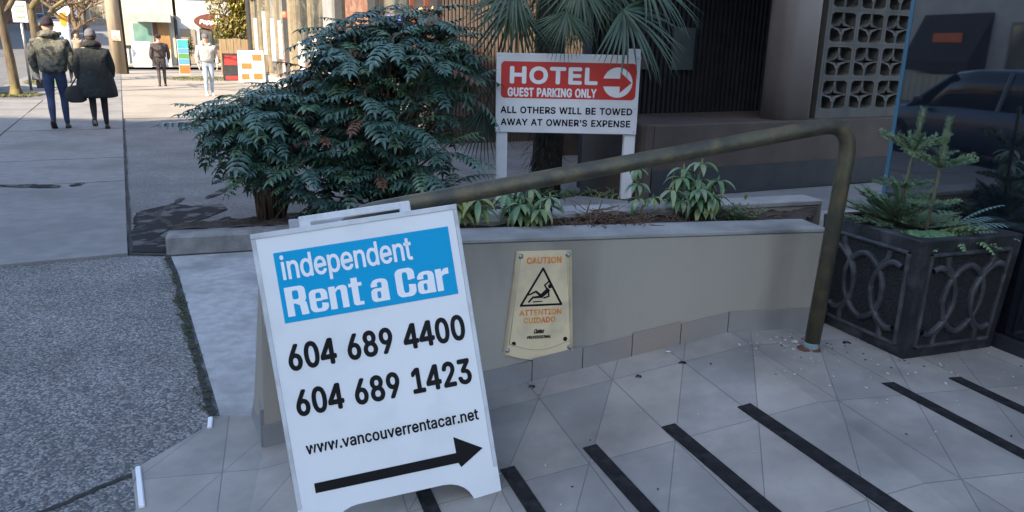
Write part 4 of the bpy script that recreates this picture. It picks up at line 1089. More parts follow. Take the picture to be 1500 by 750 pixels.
def rrect(x0, y0, x1, y1, r):
    out = []
    for cx, cy, a0 in ((x1 - r, y1 - r, 0), (x0 + r, y1 - r, 90), (x0 + r, y0 + r, 180), (x1 - r, y0 + r, 270)):
        for k in range(7):
            a = R(a0 + 15 * k)
            out.append((cx + r * math.cos(a), cy + r * math.sin(a)))
    out2 = []
    for (xa, ya), (xb, yb) in zip(out, out[1:] + out[:1]):     # subdivide the straight runs
        n = max(1, int(math.hypot(xb - xa, yb - ya) / .04))
        out2 += [(xa + (xb - xa) * k / n, ya + (yb - ya) * k / n) for k in range(n)]
    return out2


def heavy_ring(x0, y0, x1, y1, r, tx, ty, skip=None):
    """rounded annulus as quads; skip = rectangle left open"""
    cx, cy = (x0 + x1) / 2, (y0 + y1) / 2
    kx, ky = (x1 - x0 - 2 * tx) / (x1 - x0), (y1 - y0 - 2 * ty) / (y1 - y0)
    o_ = rrect(x0, y0, x1, y1, r)
    i_ = [(cx + (x - cx) * kx, cy + (y - cy) * ky) for x, y in o_]
    q = []
    for k in range(len(o_)):
        j = (k + 1) % len(o_)
        mx, my = (o_[k][0] + o_[j][0]) / 2, (o_[k][1] + o_[j][1]) / 2
        if skip and skip[0] < mx < skip[2] and skip[1] < my < skip[3]:
            continue
        q.append([o_[k], o_[j], i_[j], i_[k]])
    return q


def bar(x0, y0, x1, y1):
    return [[(x0, y0), (x1, y0), (x1, y1), (x0, y1)]]


HEAVY = {
    'R': (.66, [bar(0, 0, .22, 1), heavy_ring(0, .42, .63, 1, .16, .22, .14), [[(.27, .50), (.52, .50), (.62, .42), (.63, .30), (.66, 0), (.43, 0), (.40, .34), (.27, .42)]]]),
    'e': (.57, [heavy_ring(0, 0, .57, .78, .18, .20, .12, (.34, .26, .6, .37)), bar(.18, .37, .40, .47)]),
    'n': (.58, [bar(0, 0, .205, .78), [[(.2, .56), (.2, .68), (.32, .775), (.46, .785), (.55, .75), (.58, .66), (.58, 0), (.375, 0), (.375, .60), (.35, .65), (.29, .65)]]]),
    't': (.42, [bar(0, .655, .42, .78), bar(.09, .12, .295, .96), [[(.09, .125), (.10, .05), (.17, 0), (.42, 0), (.42, .12), (.32, .125)]]]),
    'a': (.57, [bar(.365, 0, .57, .62), [[(.02, .52), (.02, .62), (.10, .74), (.22, .785), (.40, .785), (.52, .74), (.57, .64), (.57, .58), (.365, .58), (.365, .63), (.335, .665), (.255, .665), (.225, .63), (.225, .52)]], heavy_ring(0, 0, .50, .47, .15, .19, .115)]),
    'C': (.63, [heavy_ring(0, 0, .63, 1, .20, .225, .14, (.36, .40, .7, .60))]),
    'r': (.44, [bar(0, 0, .205, .78), [[(.2, .50), (.2, .66), (.30, .77), (.44, .785), (.44, .57), (.32, .565), (.25, .54)]]]),
}
xw = 0.0
pcs = []
for ch in 'Rent a Car':
    if ch == ' ':
        xw += .20
        continue
    w_, parts_ = HEAVY[ch]
    for li, quads in enumerate(parts_):
        for q in quads:
            pcs.append(([(x + xw, y) for x, y in q], li))
    xw += w_ + .055
xw -= .055
for q, li in pcs:
    mb.sheet([Bp(-0.237 + x / xw * 0.486, 0.670 + y * 0.087, 0.0024 + .00025 * li) for x, y in q])
mb.build('logo_lettering', M['white_vinyl'], sb)
mb = MB()
put_text(mb, '604 689 4400', Bp(0, 0, 0.0012), AX, AZ, (-0.259, 0.509, 0.272, 0.590), 0.042, sp=1.03)
mb.build('telephone_number', M['black_vinyl'], sb)
mb = MB()
put_text(mb, '604 689 1423', Bp(0, 0, 0.0012), AX, AZ, (-0.259, 0.372, 0.270, 0.453), 0.042, sp=1.03)
mb.build('telephone_number', M['black_vinyl'], sb)
mb = MB()
put_text(mb, 'www.vancouverrentacar.net', Bp(0, 0, 0.0012), AX, AZ, (-0.252, 0.256, 0.271, 0.290), 0.035, sp=1.03)
mb.build('web_address', M['black_vinyl'], sb)
mb = MB()
mb.sheet([Bp(x, y, 0.0012) for x, y in ((-0.246, 0.138), (0.186, 0.136), (0.193, 0.121), (0.268, 0.166), (0.183, 0.219), (0.184, 0.168), (-0.246, 0.168))])
mb.build('arrow', M['black_vinyl'], sb)

# ------------------------------------------------------------------ caution sign on the planter wall
cs = thing('caution_sign', 'cream wet floor caution sign screwed to the planter wall', 'caution sign', Wp(1.07, 0, 0.31))


def Cp(s, z, d=0.0):
    return Wp(s, d, z)


ol = [(0.967, 0.750), (0.923, 0.334)]
for k in range(1, 8):
    t = k / 8
    ol.append((0.923 + (1.206 - 0.923) * t, 0.334 - 0.006 * t - 0.030 * math.sin(math.pi * t)))
ol += [(1.206, 0.328), (1.183, 0.748)]
mb = MB()
mb.prism([Cp(s, z, 0.010) for s, z in ol], -WN * 0.009)
mb.build('sign_plate', M['cream_plastic'], cs)
mb = MB()                                                # raised border: left, right, and the lower seam
for a, b2 in (((0.967, 0.748), (0.9235, 0.336)), ((1.183, 0.746), (1.206, 0.330))):
    d = Cp(*b2) - Cp(*a)
    mb.bev_box(Cp(*a, 0.0101), d, WV * (0.011 if a[0] < 1 else -0.011), WN * 0.0035, 0.0015)
pts = [Cp(0.945 + (1.195 - 0.945) * k / 12, 0.376 + 0.004 * k / 12 - 0.034 * math.sin(math.pi * k / 12), 0.0105) for k in range(13)]
mb.tube(pts, 0.0019, 6)
mb.tube([Cp(0.985, 0.745, 0.0102), Cp(0.945, 0.376, 0.0102)], 0.0014, 6)
mb.tube([Cp(1.163, 0.744, 0.0102), Cp(1.195, 0.380, 0.0102)], 0.0014, 6)
mb.build('raised_border', M['cream_edge'], cs)
for s, z in ((0.982, 0.732), (1.170, 0.732), (0.937, 0.350), (1.192, 0.348)):
    mb = MB()
    mb.ball(Cp(s, z, 0.0135), 0.0085)
    mb.tube([Cp(s, z, 0.009), Cp(s, z, 0.0125)], 0.0105, 10)
    mb.build('screw', M['steel'], cs)
for s, z in ((0.963, 0.375), (1.172, 0.383)):
    mb = MB()
    mb.add([Cp(s + 0.0085 * math.cos(k * math.pi / 8), z + 0.0095 * math.sin(k * math.pi / 8), 0.0107) for k in range(16)], [tuple(range(16))])
    mb.build('hole', M['black_vinyl'], cs)
mb = MB()
cpO = Cp(0, 0, 0.0112)
for tx_, rc_ in (('CAUTION', (1.006, 0.699, 1.144, 0.726)), ('ATTENTION', (0.982, 0.490, 1.152, 0.515)), ('CUIDADO', (1.000, 0.457, 1.128, 0.482))):
    mb = MB()
    put_text(mb, tx_, cpO, WV, ZV, rc_, 0.055, sp=1.05)
    mb.build('warning_lettering', M['orange_ink'], cs)
mb = MB()


def seg(mbx, a, b2, w, d, w2=None):
    a, b2 = Vector((a[0], a[1])), Vector((b2[0], b2[1]))
    w2 = w2 or w
    t = (b2 - a).normalized()
    nn = Vector((-t.y, t.x))
    q = [a - nn * w / 2 - t * w * .3, b2 - nn * w2 / 2 + t * w2 * .3, b2 + nn * w2 / 2 + t * w2 * .3, a + nn * w / 2 - t * w * .3]
    mbx.sheet([Cp(x.x, x.y, d) for x in q])


tri = [(0.987, 0.532), (1.150, 0.531), (1.072, 0.680)]
for i in range(3):
    a, b2 = Vector(tri[i]), Vector(tri[(i + 1) % 3])
    seg(mb, a, b2, 0.0085, 0.0110 + 0.0003 * i)
mb.build('warning_triangle', M['black_vinyl'], cs)
mb = MB()
fz = 0.0116
mb.add([Cp(1.102 + 0.0085 * math.cos(k * math.pi / 6), 0.607 + 0.0095 * math.sin(k * math.pi / 6), fz) for k in range(12)], [tuple(range(12))])
for i, (a, b2, w, w2) in enumerate((((1.094, 0.592), (1.068, 0.568), 0.017, 0.016),      # trunk
                                    ((1.090, 0.596), (1.080, 0.612), 0.007, 0.006), ((1.080, 0.612), (1.096, 0.626), 0.006, 0.006),   # raised arm
                                    ((1.096, 0.588), (1.098, 0.566), 0.007, 0.006), ((1.098, 0.566), (1.078, 0.560), 0.006, 0.006),   # lower arm
                                    ((1.066, 0.570), (1.046, 0.588), 0.010, 0.008), ((1.046, 0.588), (1.018, 0.575), 0.008, 0.006),   # upper leg
                                    ((1.066, 0.566), (1.034, 0.564), 0.010, 0.008), ((1.034, 0.564), (1.018, 0.546), 0.008, 0.007),   # lower leg
                                    ((1.036, 0.546), (1.072, 0.547), 0.005, 0.004))):     # floor line
    seg(mb, a, b2, w, fz + 0.0001 * i, w2)
mb.build('falling_figure', M['black_vinyl'], cs)
mb = MB()
put_text(mb, 'Oates', cpO, WV, ZV, (1.040, 0.413, 1.082, 0.433), 0.05, shear=0.3)
put_text(mb, 'PROFESSIONAL', cpO, WV, ZV, (1.014, 0.392, 1.112, 0.405), 0.06, shear=0.3)
mb.build('maker_lettering', M['black_vinyl'], cs)

# ------------------------------------------------------------------ box planter with conifer cuttings
PZ = ramp_z(9) + 0.0075
pc0 = Vector((1.505, 2.672, PZ))                         # near corner
pe1 = Vector((math.sin(R(-21)), math.cos(R(-21)), 0))    # back along the left face
pe2 = Vector((math.cos(R(21)) * 1.0, math.sin(R(21)), 0))
pe2 = Vector((math.sin(R(71)), math.cos(R(71)), 0))
BL, BH = 0.475, 0.475
bp = thing('box_planter', 'square dark leaden planter with ring relief panels, filled with conifer cuttings', 'planter', pc0)
pcen = pc0 + (pe1 + pe2) * BL / 2


def ringrect(h, z):
    return [pcen - pe1 * h - pe2 * h + ZV * z, pcen - pe1 * h + pe2 * h + ZV * z, pcen + pe1 * h + pe2 * h + ZV * z, pcen + pe1 * h - pe2 * h + ZV * z]


h0, h1 = BL / 2 - 0.012, BL / 2 + 0.012
mb = MB()
mb.loft([ringrect(h0, 0.0), ringrect(h1, BH - 0.004), ringrect(h1 - 0.004, BH), ringrect(h1 - 0.042, BH), ringrect(h1 - 0.046, BH - 0.06)], smooth=False)
mb.build('planter_body', M['lead'], bp)


def face_pt(kind, a, b2, d):
    """point on a side face; a in [-.5,.5] across, b2 in [0,1] up, d out"""
    h = h0 + (h1 - h0) * b2
    if kind == 0:                                        # right-hand face towards the camera
        p = pcen - pe1 * (h + d) + pe2 * (a * 2 * h)
    else:                                                # left face
        p = pcen - pe2 * (h + d) + pe1 * (-a * 2 * h)
    return p + ZV * (BH * b2)


def strap(mb, pts, w, kind, d=0.010):
    d *= 1.5
    """raised ribbon with a rounded back along (a, b) points"""
    n = len(pts)
    rows = []
    for i, (a, b2) in enumerate(pts):
        a0, b0 = pts[max(i - 1, 0)]
        a1, b1 = pts[min(i + 1, n - 1)]
        t = Vector((a1 - a0, b1 - b0))
        t.normalize()
        nx, ny = -t.y, t.x
        rows.append([face_pt(kind, a + nx * w * k, b2 + ny * w * k, dd) for k, dd in ((-.5, 0.0), (-.42, d * .7), (-.2, d), (.2, d), (.42, d * .7), (.5, 0.0))])
    v = [p for r_ in rows for p in r_]
    f = []
    for i in range(n - 1):
        for k in range(5):
            f.append((i * 6 + k, i * 6 + k + 1, (i + 1) * 6 + k + 1, (i + 1) * 6 + k))
    mb.add(v, f, 0, False)


for kind in (0, 1):
    mb = MB()
    mb.add([face_pt(kind, a, b2, 0.0012) for a, b2 in ((-.385, .115), (.385, .115), (.385, .865), (-.385, .865))], [(0, 1, 2, 3)])
    mb.build('pebbled_panel', M['lead_pebble'], bp)
    mb = MB()
    W_ = 0.052
    for cx in (-0.30, 0.0, 0.30):
        ra, rbb = 0.205, 0.285
        pts = []
        for k in range(41):
            an = 2 * math.pi * k / 40
            a, b2 = cx + ra * math.cos(an), 0.49 + rbb * math.sin(an)
            # flatten the crown and foot of the ring a little, like a lozenge
            b2 = 0.49 + (b2 - 0.49) * (1.0 - 0.10 * abs(math.cos(an)))
            pts.append((a, b2))
        run = []
        for p in pts:
            if abs(p[0]) <= 0.388:
                run.append(p)
            else:
                if len(run) > 2:
                    strap(mb, run, W_, kind, 0.011 - 0.001 * (cx == 0))
                run = []
        if len(run) > 2:
            strap(mb, run, W_, kind, 0.011 - 0.001 * (cx == 0))
    for sx in (-1, 1):
        for (y0, y1) in ((0.70, 0.865), (0.28, 0.115)):
            strap(mb, [(sx * 0.155, y0), (sx * 0.225, y0 + (y1 - y0) * .5), (sx * 0.235, y1)], W_, kind, 0.0095)
    # moulded frame round the panel
    fr = [(-.40, .10), (.40, .10), (.40, .88), (-.40, .88)]
    for i in range(4):
        strap(mb, [fr[i], fr[(i + 1) % 4]], 0.034, kind, 0.0075)
    mb.build('ring_relief', M['lead_relief'], bp)
mb = MB()
mb.sheet(ringrect(h1 - 0.05, BH - 0.045))
mb.build('soil', M['soil'], bp)


def needle_twig(mb, a, b2, L, n, rr, mi_n=0, mi_s=1, flat=True, th=0.0022):
    """twig from a to b2 with needles"""
    a, b2 = Vector(a), Vector(b2)
    d = (b2 - a).normalized()
    mb.tube([a, b2], [th, th * 0.6], 4, mi_s, cap=False)
    s = d.cross(ZV)
    if s.length < 0.05:
        s = Vector((1, 0, 0))
    s.normalize()
    u = s.cross(d)
    for i in range(n):
        t = (i + 0.5) / n
        p = a.lerp(b2, t)
        if flat:
            sd = s * (1 if i % 2 else -1) * rr.uniform(.7, 1) + u * rr.uniform(-.15, .5)
        else:
            an = rr.uniform(0, 6.28)
            sd = s * math.cos(an) + u * math.sin(an)
        q = (d * rr.uniform(.45, .8) + sd).normalized() * L * rr.uniform(.85, 1.2) * (1 - 0.35 * t)
        w = d * 0.0017
        mb.add([p - w, p + w, p + q * .6 + w * .9, p + q, p + q * .6 - w * .9], [(0, 1, 2, 3, 4)], mi_n)


def fir_bough(mb, p, d, L, rr, mi_n=0, mi_s=1, sub=6, droop=0.15):
    p, d = Vector(p), Vector(d).normalized()
    s = d.cross(ZV).normalized()
    tip = p + d * L - ZV * L * droop
    needle_twig(mb, p, tip, 0.017, int(L * 420), rr, mi_n, mi_s, th=0.003)
    for i in range(sub):
        t = 0.18 + 0.72 * i / sub
        q = p.lerp(tip, t)
        for sg in (-1, 1):
            e = q + (d * 0.75 + s * sg * 0.8 + ZV * rr.uniform(-.15, .1)) * L * 0.42 * (1.05 - t) * rr.uniform(.8, 1.1)
            needle_twig(mb, q, e, 0.015, int((e - q).length * 460) + 5, rr, mi_n, mi_s)


def fern_frond(mb, p, d, L, rr, mi=0, w=0.05, n=15, droop=0.9):
    p, d = Vector(p), Vector(d).normalized()
    s = d.cross(ZV).normalized()
    pos, dd = p.copy(), d.copy()
    pts = [pos.copy()]
    for i in range(n):
        dd = Matrix.Rotation(-droop / n, 3, s) @ dd
        pos = pos + dd * L / n
        pts.append(pos.copy())
        t = i / n
        ll = w * (0.35 + 0.65 * math.sin(math.pi * min(1, (t * .85 + .18)))) * (1 - t * .55)
        for sg in (-1, 1):
            mb.blade(pos, s * sg + dd * 0.45, s.cross(dd), ll, L / n * 0.85, 0.3, 0.05, 2, mi)
    mb.tube(pts, 0.0016, 4, mi, cap=False)


rr = random.Random(21)
mb = MB()
for i in range(24):                                      # fir boughs spilling over the rim
    a = rr.uniform(0, 6.28)
    r_ = rr.uniform(0, 0.13)
    p = pcen + Vector((math.cos(a) * r_, math.sin(a) * r_, BH - 0.02))
    d = Vector((math.cos(a), math.sin(a), rr.uniform(.25, .75)))
    fir_bough(mb, p, d, rr.uniform(.16, .25), rr, 0, 1, 5, 0.35)
for (dx, dy, dz, L) in ((-0.8, 0.4, .55, .34), (-0.9, 0.1, .5, .30), (-.5, .7, .7, .30), (-.95, -.3, .35, .26), (-.6, -.2, .8, .24), (-.85, .2, .9, .30), (-.7, .5, 1.0, .28), (.3, .6, 1.0, .26), (-.3, .2, 1.3, .26), (.5, .2, .8, .25)):
    fir_bough(mb, pcen + Vector((-.05, .02, BH - 0.01)), (dx, dy, dz), L, rr, 0, 1, 7, 0.25)
o = tag(mb.build('conifer_cuttings', [M['fir'], M['sapling_bark']], org=pcen + ZV * (BH - 0.03)), 'green fir boughs heaped in the dark box planter', 'cut greenery')
mb = MB()
for i in range(17):
    a = rr.uniform(-2.6, 0.6)
    p = pcen + Vector((math.cos(a) * 0.09, math.sin(a) * 0.09, BH - 0.02))
    fern_frond(mb, p, (math.cos(a), math.sin(a), rr.uniform(.35, .8)), rr.uniform(.16, .25), rr, 0, 0.055, 16, 1.2)
o = tag(mb.build('fern_fronds', M['fern'], org=pcen + ZV * (BH - 0.03)), 'feathery green fern fronds along the front rim of the box planter', 'fern')
mb = MB()
for (dx, dy, dz, L, w) in ((0.92, -0.1, .42, .32, .06), (.95, .25, .55, .30, .055), (.35, -.4, .9, .22, .07), (.75, -.5, .35, .24, .06)):
    fern_frond(mb, pcen + Vector((.10, -.04, BH - 0.02)), (dx, dy, dz), L, rr, 0, w, 15, 0.7)
o = tag(mb.build('blue_fern_fronds', M['fern_blue'], org=pcen + Vector((.1, -.04, BH - .03))), 'blue-green fern fronds leaning out of the right side of the box planter', 'fern')


def sapling(base, h, lean, whorls, label, seed):
    rr2 = random.Random(seed)
    t = thing('fir_sapling', label, 'sapling', base, 'fir saplings in the box planter')
    topp = base + Vector((lean, 0, h))
    mb = MB()
    mb.tube([base, base.lerp(topp, .5) + Vector((0.004, 0, 0)), topp], [0.0075, 0.0065, 0.0065], 7)
    mb.build('stem', M['sapling_bark'], t)
    mb = MB()
    n = 340
    for i in range(n):                                   # needles hugging the leader
        k = rr2.uniform(.60, 1.0)
        p = base.lerp(topp, k)
        a = rr2.uniform(0, 6.28)
        q = Vector((math.cos(a), math.sin(a), 1.1)).normalized() * 0.026
        mb.add([p - Vector((.0017, 0, 0)), p + Vector((.0017, 0, 0)), p + q], [(0, 1, 2)])
    for k, L, nb, el in whorls:
        p = base.lerp(topp, k)
        for i in range(nb):
            a = 6.28 * i / nb + rr2.uniform(-.25, .25) + seed
            d = Vector((math.cos(a), math.sin(a), el + rr2.uniform(-.12, .15)))
            e = p + d.normalized() * L * rr2.uniform(.85, 1.1)
            needle_twig(mb, p, e, 0.017, int(L * 1000), rr2, 0, 1, flat=False, th=0.004)
            if L > 0.08:
                q = p.lerp(e, .55)
                for sg in (-1, 1):
                    s = d.cross(ZV).normalized()
                    needle_twig(mb, q, q + (d.normalized() * .8 + s * sg * .7) * L * .4, 0.015, int(L * 220), rr2, 0, 1, flat=False)
    mb.build('branches', [M['fir'], M['sapling_bark']], t)
    return t


sapling(pcen + Vector((-.075, .05, BH - 0.05)), 0.50, 0.045, ((.66, .16, 8, .55), (.38, .12, 6, .25), (.20, .13, 7, .25)), 'taller fir sapling on the left in the box planter, pale stem showing', 3)
sapling(pcen + Vector((-.01, -.07, BH - 0.05)), 0.47, 0.02, ((.62, .15, 8, .42), (.30, .10, 6, .15)), 'shorter fir sapling on the right in the box planter with upturned arms', 8)

# ------------------------------------------------------------------ rhododendrons and dead stems in the planter wall
def soil_pt(s, back):
    p = Wp(s, -th - back)
    return Vector((p.x, p.y, TOP - 0.005))


def rhodo(name, label, s, back, stems, mats, seed, L=0.085):
    rr2 = random.Random(seed)
    base = soil_pt(s, back)
    t = thing(name, label, 'shrub', base, 'rhododendrons in the garden wall')
    st, lf = MB(), MB()
    for (dx, dy, h, nwh) in stems:
        tip = base + Vector((dx, dy, h))
        mid = base.lerp(tip, .5) + Vector((rr2.uniform(-.012, .012), rr2.uniform(-.01, .01), .01))
        st.tube([base + Vector((dx * .3, dy * .3, -.01)), mid, tip], [.0055, .0045, .0035], 6)
        for wv in range(nwh):
            c = tip if wv == 0 else base.lerp(tip, 1 - .28 * wv) + Vector((rr2.uniform(-.012, .012), 0, 0))
            nl = rr2.randint(8, 11)
            for i in range(nl):
                a = 6.28 * i / nl + rr2.uniform(-.25, .25)
                el = rr2.uniform(-.55, .35)
                d = Vector((math.cos(a), math.sin(a), el))
                lf.blade(c + d * .008, d, ZV, L * rr2.uniform(.75, 1.15), L * .30, rr2.uniform(.7, 1.6), .16, 4, rr2.choice((0, 0, 1)), .1, .9)
            lf.blade(c, (0.1, 0, 1), Vector((0, 1, 0)), L * .3, L * .1, 0, .1, 2, 1)
    st.build('stem', M['sapling_bark'], t)
    lf.build('foliage', mats, t)
    return t


ry = [M['rhodo'], M['rhodo_pale']]
yl = [mat('rhodo_yellow', (0.20, 0.21, 0.06), (0.12, 0.17, 0.06), 12, .4), M['rhodo']]
rhodo('rhododendron', 'drooping rhododendron just right of the white board, leaves yellowing at its left', .84, .07, [(-.10, -.03, .12, 2), (-.05, .02, .15, 2), (.02, -.03, .13, 2), (-.14, .0, .10, 2)], yl, 31, .095)
rhodo('rhododendron', 'low dark green rhododendron between the yellowing one and the dead stems', 1.03, .07, [(-.06, -.01, .14, 2), (.04, .02, .17, 3), (.0, -.05, .11, 2), (.12, .0, .13, 3), (.08, -.05, .09, 2), (-.02, .05, .15, 2)], ry, 32, .085)
rhodo('rhododendron', 'single upright pale rhododendron stem right of the dead stems', 1.55, .12, [(-.005, .0, .235, 3), (.07, -.01, .11, 1)], [M['rhodo_pale'], M['rhodo']], 33, .068)
rhodo('rhododendron', 'largest rhododendron with grey-green curled leaves in the planter wall', 1.82, .11, [(-.07, .0, .19, 2), (.02, .03, .25, 3), (-.11, -.03, .14, 2), (.09, .0, .18, 2), (.0, -.05, .15, 3), (-.05, .06, .22, 2), (.06, -.05, .12, 2)], [M['rhodo'], M['rhodo_pale']], 34, .085)
mb = MB()
rr = random.Random(41)
base = soil_pt(2.0, .07)
for i in range(34):
    a = rr.uniform(0, 6.28)
    L = rr.uniform(.05, .12)
    p = base + Vector((rr.uniform(-.07, .07), rr.uniform(-.04, .04), 0))
    d = Vector((math.cos(a) * .7, math.sin(a) * .7, 1)).normalized()
    pts = [p, p + d * L * .5, p + d * L - ZV * L * .15]
    mb.tube(pts, .0015, 4, 1, cap=False)
    for k in range(7):
        q = pts[0].lerp(pts[2], .3 + .1 * k)
        an = rr.uniform(0, 6.28)
        mb.blade(q, (math.cos(an), math.sin(an), .3), ZV, .028, .016, .4, .1, 2, 0)
mb.blade(base + Vector((.03, 0, .1)), (0, 0, 1), Vector((0, 1, 0)), .03, .02, .4, .1, 2, 2)
o = tag(mb.build('small_shrub', [M['rhodo'], M['twig'], yl[0]], org=base), 'small fresh green shrub at the right end of the planter soil by the brass post', 'shrub')
mb = MB()
for i in range(300):
    s = rr.gauss(1.36, .13) if rr.random() < .8 else rr.uniform(1.15, 2.2)
    p = soil_pt(min(max(s, 1.13), 2.22), rr.uniform(-.01, .16)) + ZV * rr.uniform(0, .012)
    a = rr.gauss(0, .9)
    L = rr.uniform(.04, .13)
    el = abs(rr.gauss(0, .28))
    d = Vector((math.cos(a) * rr.choice((-1, 1)), math.sin(a), el)).normalized()
    hz = .035 * math.exp(-((s - 1.36) / .12) ** 2)
    p = p + ZV * hz * rr.random()
    mb.tube([p, p + d * L * .5 + ZV * rr.uniform(0, .012), p + d * L], [.0022, .0018, .001], 4, rr.choice((0, 0, 1)), cap=False)
    if rr.random() < .6:
        mb.blade(p + d * L * .6, (rr.uniform(-1, 1), rr.uniform(-1, 1), .2), ZV, .02, .012, 1.2, .3, 2, 0)
for x in (-.03, .02):
    b0 = soil_pt(1.36 + x, .05)
    mb.tube([b0, b0 + Vector((-.02, 0, .06)), b0 + Vector((-.005, 0, .115))], [.006, .004, .002], 5, 0)
o = tag(mb.build('withered_plant', [M['dry'], M['twig']], org=soil_pt(1.36, .05)), 'heap of reddish brown dead stems in the middle of the planter soil', 'dead plant')

# ------------------------------------------------------------------ hotel parking sign
hs_o = Vector((0.45, 6.62, 0.15))
hs = thing('parking_sign', 'white and red hotel guest parking board on two white posts', 'sign', hs_o)
hax = Vector((1, 0.012, 0)).normalized()
han = Vector((0.012, -1, 0)).normalized()


def Sp(x, z, d=0.0):
    return Vector((0.449, 6.62, 0)) + hax * x + han * d + ZV * z


X0, X1, Z0, Z1 = -0.617, 0.612, 0.778, 1.447
mb = MB()
mb.bev_box(Sp(X0, Z0, 0.0), hax * (X1 - X0), ZV * (Z1 - Z0), han * 0.018, 0.003)
mb.build('sign_board', M['white_plastic'], hs)
for i, (x, zt_, zb_) in enumerate(((-0.61, 1.445, 0.08), (0.513, 1.50, 0.195))):
    mb = MB()
    mb.bev_box(Sp(x, zb_, -0.001), hax * 0.098, ZV * (zt_ - zb_), -han * 0.09, 0.006)
    mb.build('post', M['white_plastic'], hs)
mb = MB()
rx0, rx1, rz0, rz1 = -0.575, 0.583, 1.072, 1.378
pts = []
for cx, cz, a0 in ((rx1 - .035, rz1 - .035, 0), (rx0 + .035, rz1 - .035, 90), (rx0 + .035, rz0 + .035, 180), (rx1 - .035, rz0 + .035, 270)):
    for k in range(7):
        a = R(a0 + 15 * k)
        pts.append((cx + .035 * math.cos(a), cz + .035 * math.sin(a)))
mb.sheet([Sp(x, z, 0.0195) for x, z in pts])
mb.build('red_panel', M['red_panel'], hs)
mb = MB()
put_text(mb, 'HOTEL', Sp(0, 0, 0.0215), hax, ZV, (-0.500, 1.192, 0.253, 1.340), 0.060, sp=1.07)
put_text(mb, 'GUEST PARKING ONLY', Sp(0, 0, 0.0215), hax, ZV, (-0.517, 1.084, 0.248, 1.162), 0.050, sp=1.05)
mb.build('white_lettering', M['white_vinyl'], hs)
mb = MB()
cx, cz, rd = 0.425, 1.218, 0.127
mb.sheet([Sp(cx + rd * math.cos(k * math.pi / 20), cz + rd * math.sin(k * math.pi / 20), 0.0215) for k in range(40)])
mb.build('white_disc', M['white_vinyl'], hs)
mb = MB()
mb.sheet([Sp(x, z, 0.0230) for x, z in ((0.290, 1.185), (0.445, 1.185), (0.445, 1.130), (0.545, 1.218), (0.445, 1.306), (0.445, 1.251), (0.290, 1.251))])
mb.build('red_arrow', M['red_panel'], hs)
mb = MB()
put_text(mb, 'ALL OTHERS WILL BE TOWED', Sp(0, 0, 0.0195), hax, ZV, (-0.575, 0.942, 0.567, 1.002), 0.045, sp=1.06)
mb.build('black_lettering', M['black_vinyl'], hs)
mb = MB()
put_text(mb, "AWAY AT OWNER'S EXPENSE", Sp(0, 0, 0.0195), hax, ZV, (-0.572, 0.838, 0.556, 0.898), 0.045, sp=1.06)
mb.build('black_lettering', M['black_vinyl'], hs)
for x, z in ((-0.595, 1.42), (0.59, 1.42), (-0.59, 0.80), (0.59, 0.80), (0.59, 1.0)):
    mb = MB()
    mb.ball(Sp(x, z, 0.0185), 0.006, 0, 8, 5)
    mb.build('bolt', M['steel'], hs)

# ------------------------------------------------------------------ hotel
ho = P(5.36, 4.02)
hb = thing('hotel_building', 'dark brown hotel front with a ledge wall, a column and a screen of pierced blocks', 'building', ho)


def ubox(mb, u0, u1, v0, v1, z0, z1, mi=0, bev=0.0):
    if bev:
        mb.bev_box(P(u0, v0, z0), RV * (v1 - v0), SV * (u1 - u0), ZV * (z1 - z0), bev, mi)
    else:
        mb.obox(P(u0, v0, z0), RV * (v1 - v0), SV * (u1 - u0), ZV * (z1 - z0), mi)


def ribbed(mb, u, v0, v1, z0, z1, pitch=0.045, depth=0.018):
    n = int((v1 - v0) / pitch)
    pl = []
    for i in range(n):
        a = v0 + (v1 - v0) * i / n
        b2 = v0 + (v1 - v0) * (i + 1) / n
        m1, m2 = a + (b2 - a) * .5, a + (b2 - a) * .62
        pl += [(a, u), (m1, u), (m2, u + depth), (b2 - (b2 - a) * .12, u + depth)]
    pl.append((v1, u))
    for (a, ua), (b2, ub) in zip(pl, pl[1:]):
        mb.add([P(ua, a, z0), P(ub, b2, z0), P(ub, b2, z1), P(ua, a, z1)], [(0, 1, 2, 3)])


mb = MB()
ubox(mb, 5.36, 6.40, 4.10, 9.5, 0.2, 0.86, bev=0.012)
ubox(mb, 5.352, 6.41, 4.02, 4.10, 0.05, 0.868, bev=0.010)
mb.build('ledge_wall', M['hotel_brown'], hb)
mb = MB()
ubox(mb, 5.345, 5.359, 4.102, 9.5, 0.19, 0.455)
ubox(mb, 5.335, 5.3445, 4.102, 9.5, 0.19, 0.225)
mb.build('base_band', M['hotel_band'], hb)
mb = MB()                                                # round-edged column on the ledge
r_ = 0.10
c0u, c1u, c0v, c1v = 5.395, 5.72, 5.62, 6.07
pts = []
for cu_, cv_, a0 in ((c0u + r_, c1v - r_, 0), (c1u - r_, c1v - r_, 90), (c1u - r_, c0v + r_, 180), (c0u + r_, c0v + r_, 270)):
    for k in range(7):
        a = R(a0 + 15 * k)
        pts.append((cu_ - r_ * math.cos(a), cv_ + r_ * math.sin(a)))
rings = [[P(u, v, z) for u, v in pts] for z in (0.855, 2.0, 3.02)]
mb.loft(rings)
mb.build('column', M['hotel_column'], hb)
mb = MB()
ribbed(mb, 6.38, 4.11, 6.3, 0.855, 3.0, 0.06, 0.03)
mb.build('dark_ribbed_wall', M['rib_dark'], hb)
mb = MB()
ribbed(mb, 11.0, 4.35, 10.0, 0.0, 3.2, 0.06, 0.03)
mb.build('ribbed_panel', M['hotel_rib'], hb)
mb = MB()
ubox(mb, 9.3, 9.5, 5.3, 10, 0.0, 0.62)
mb.build('low_wall', M['hotel_brown'], hb)
mb = MB()                                                # dark shell: rear of the ledge room, side wall, added ceiling, upper floors
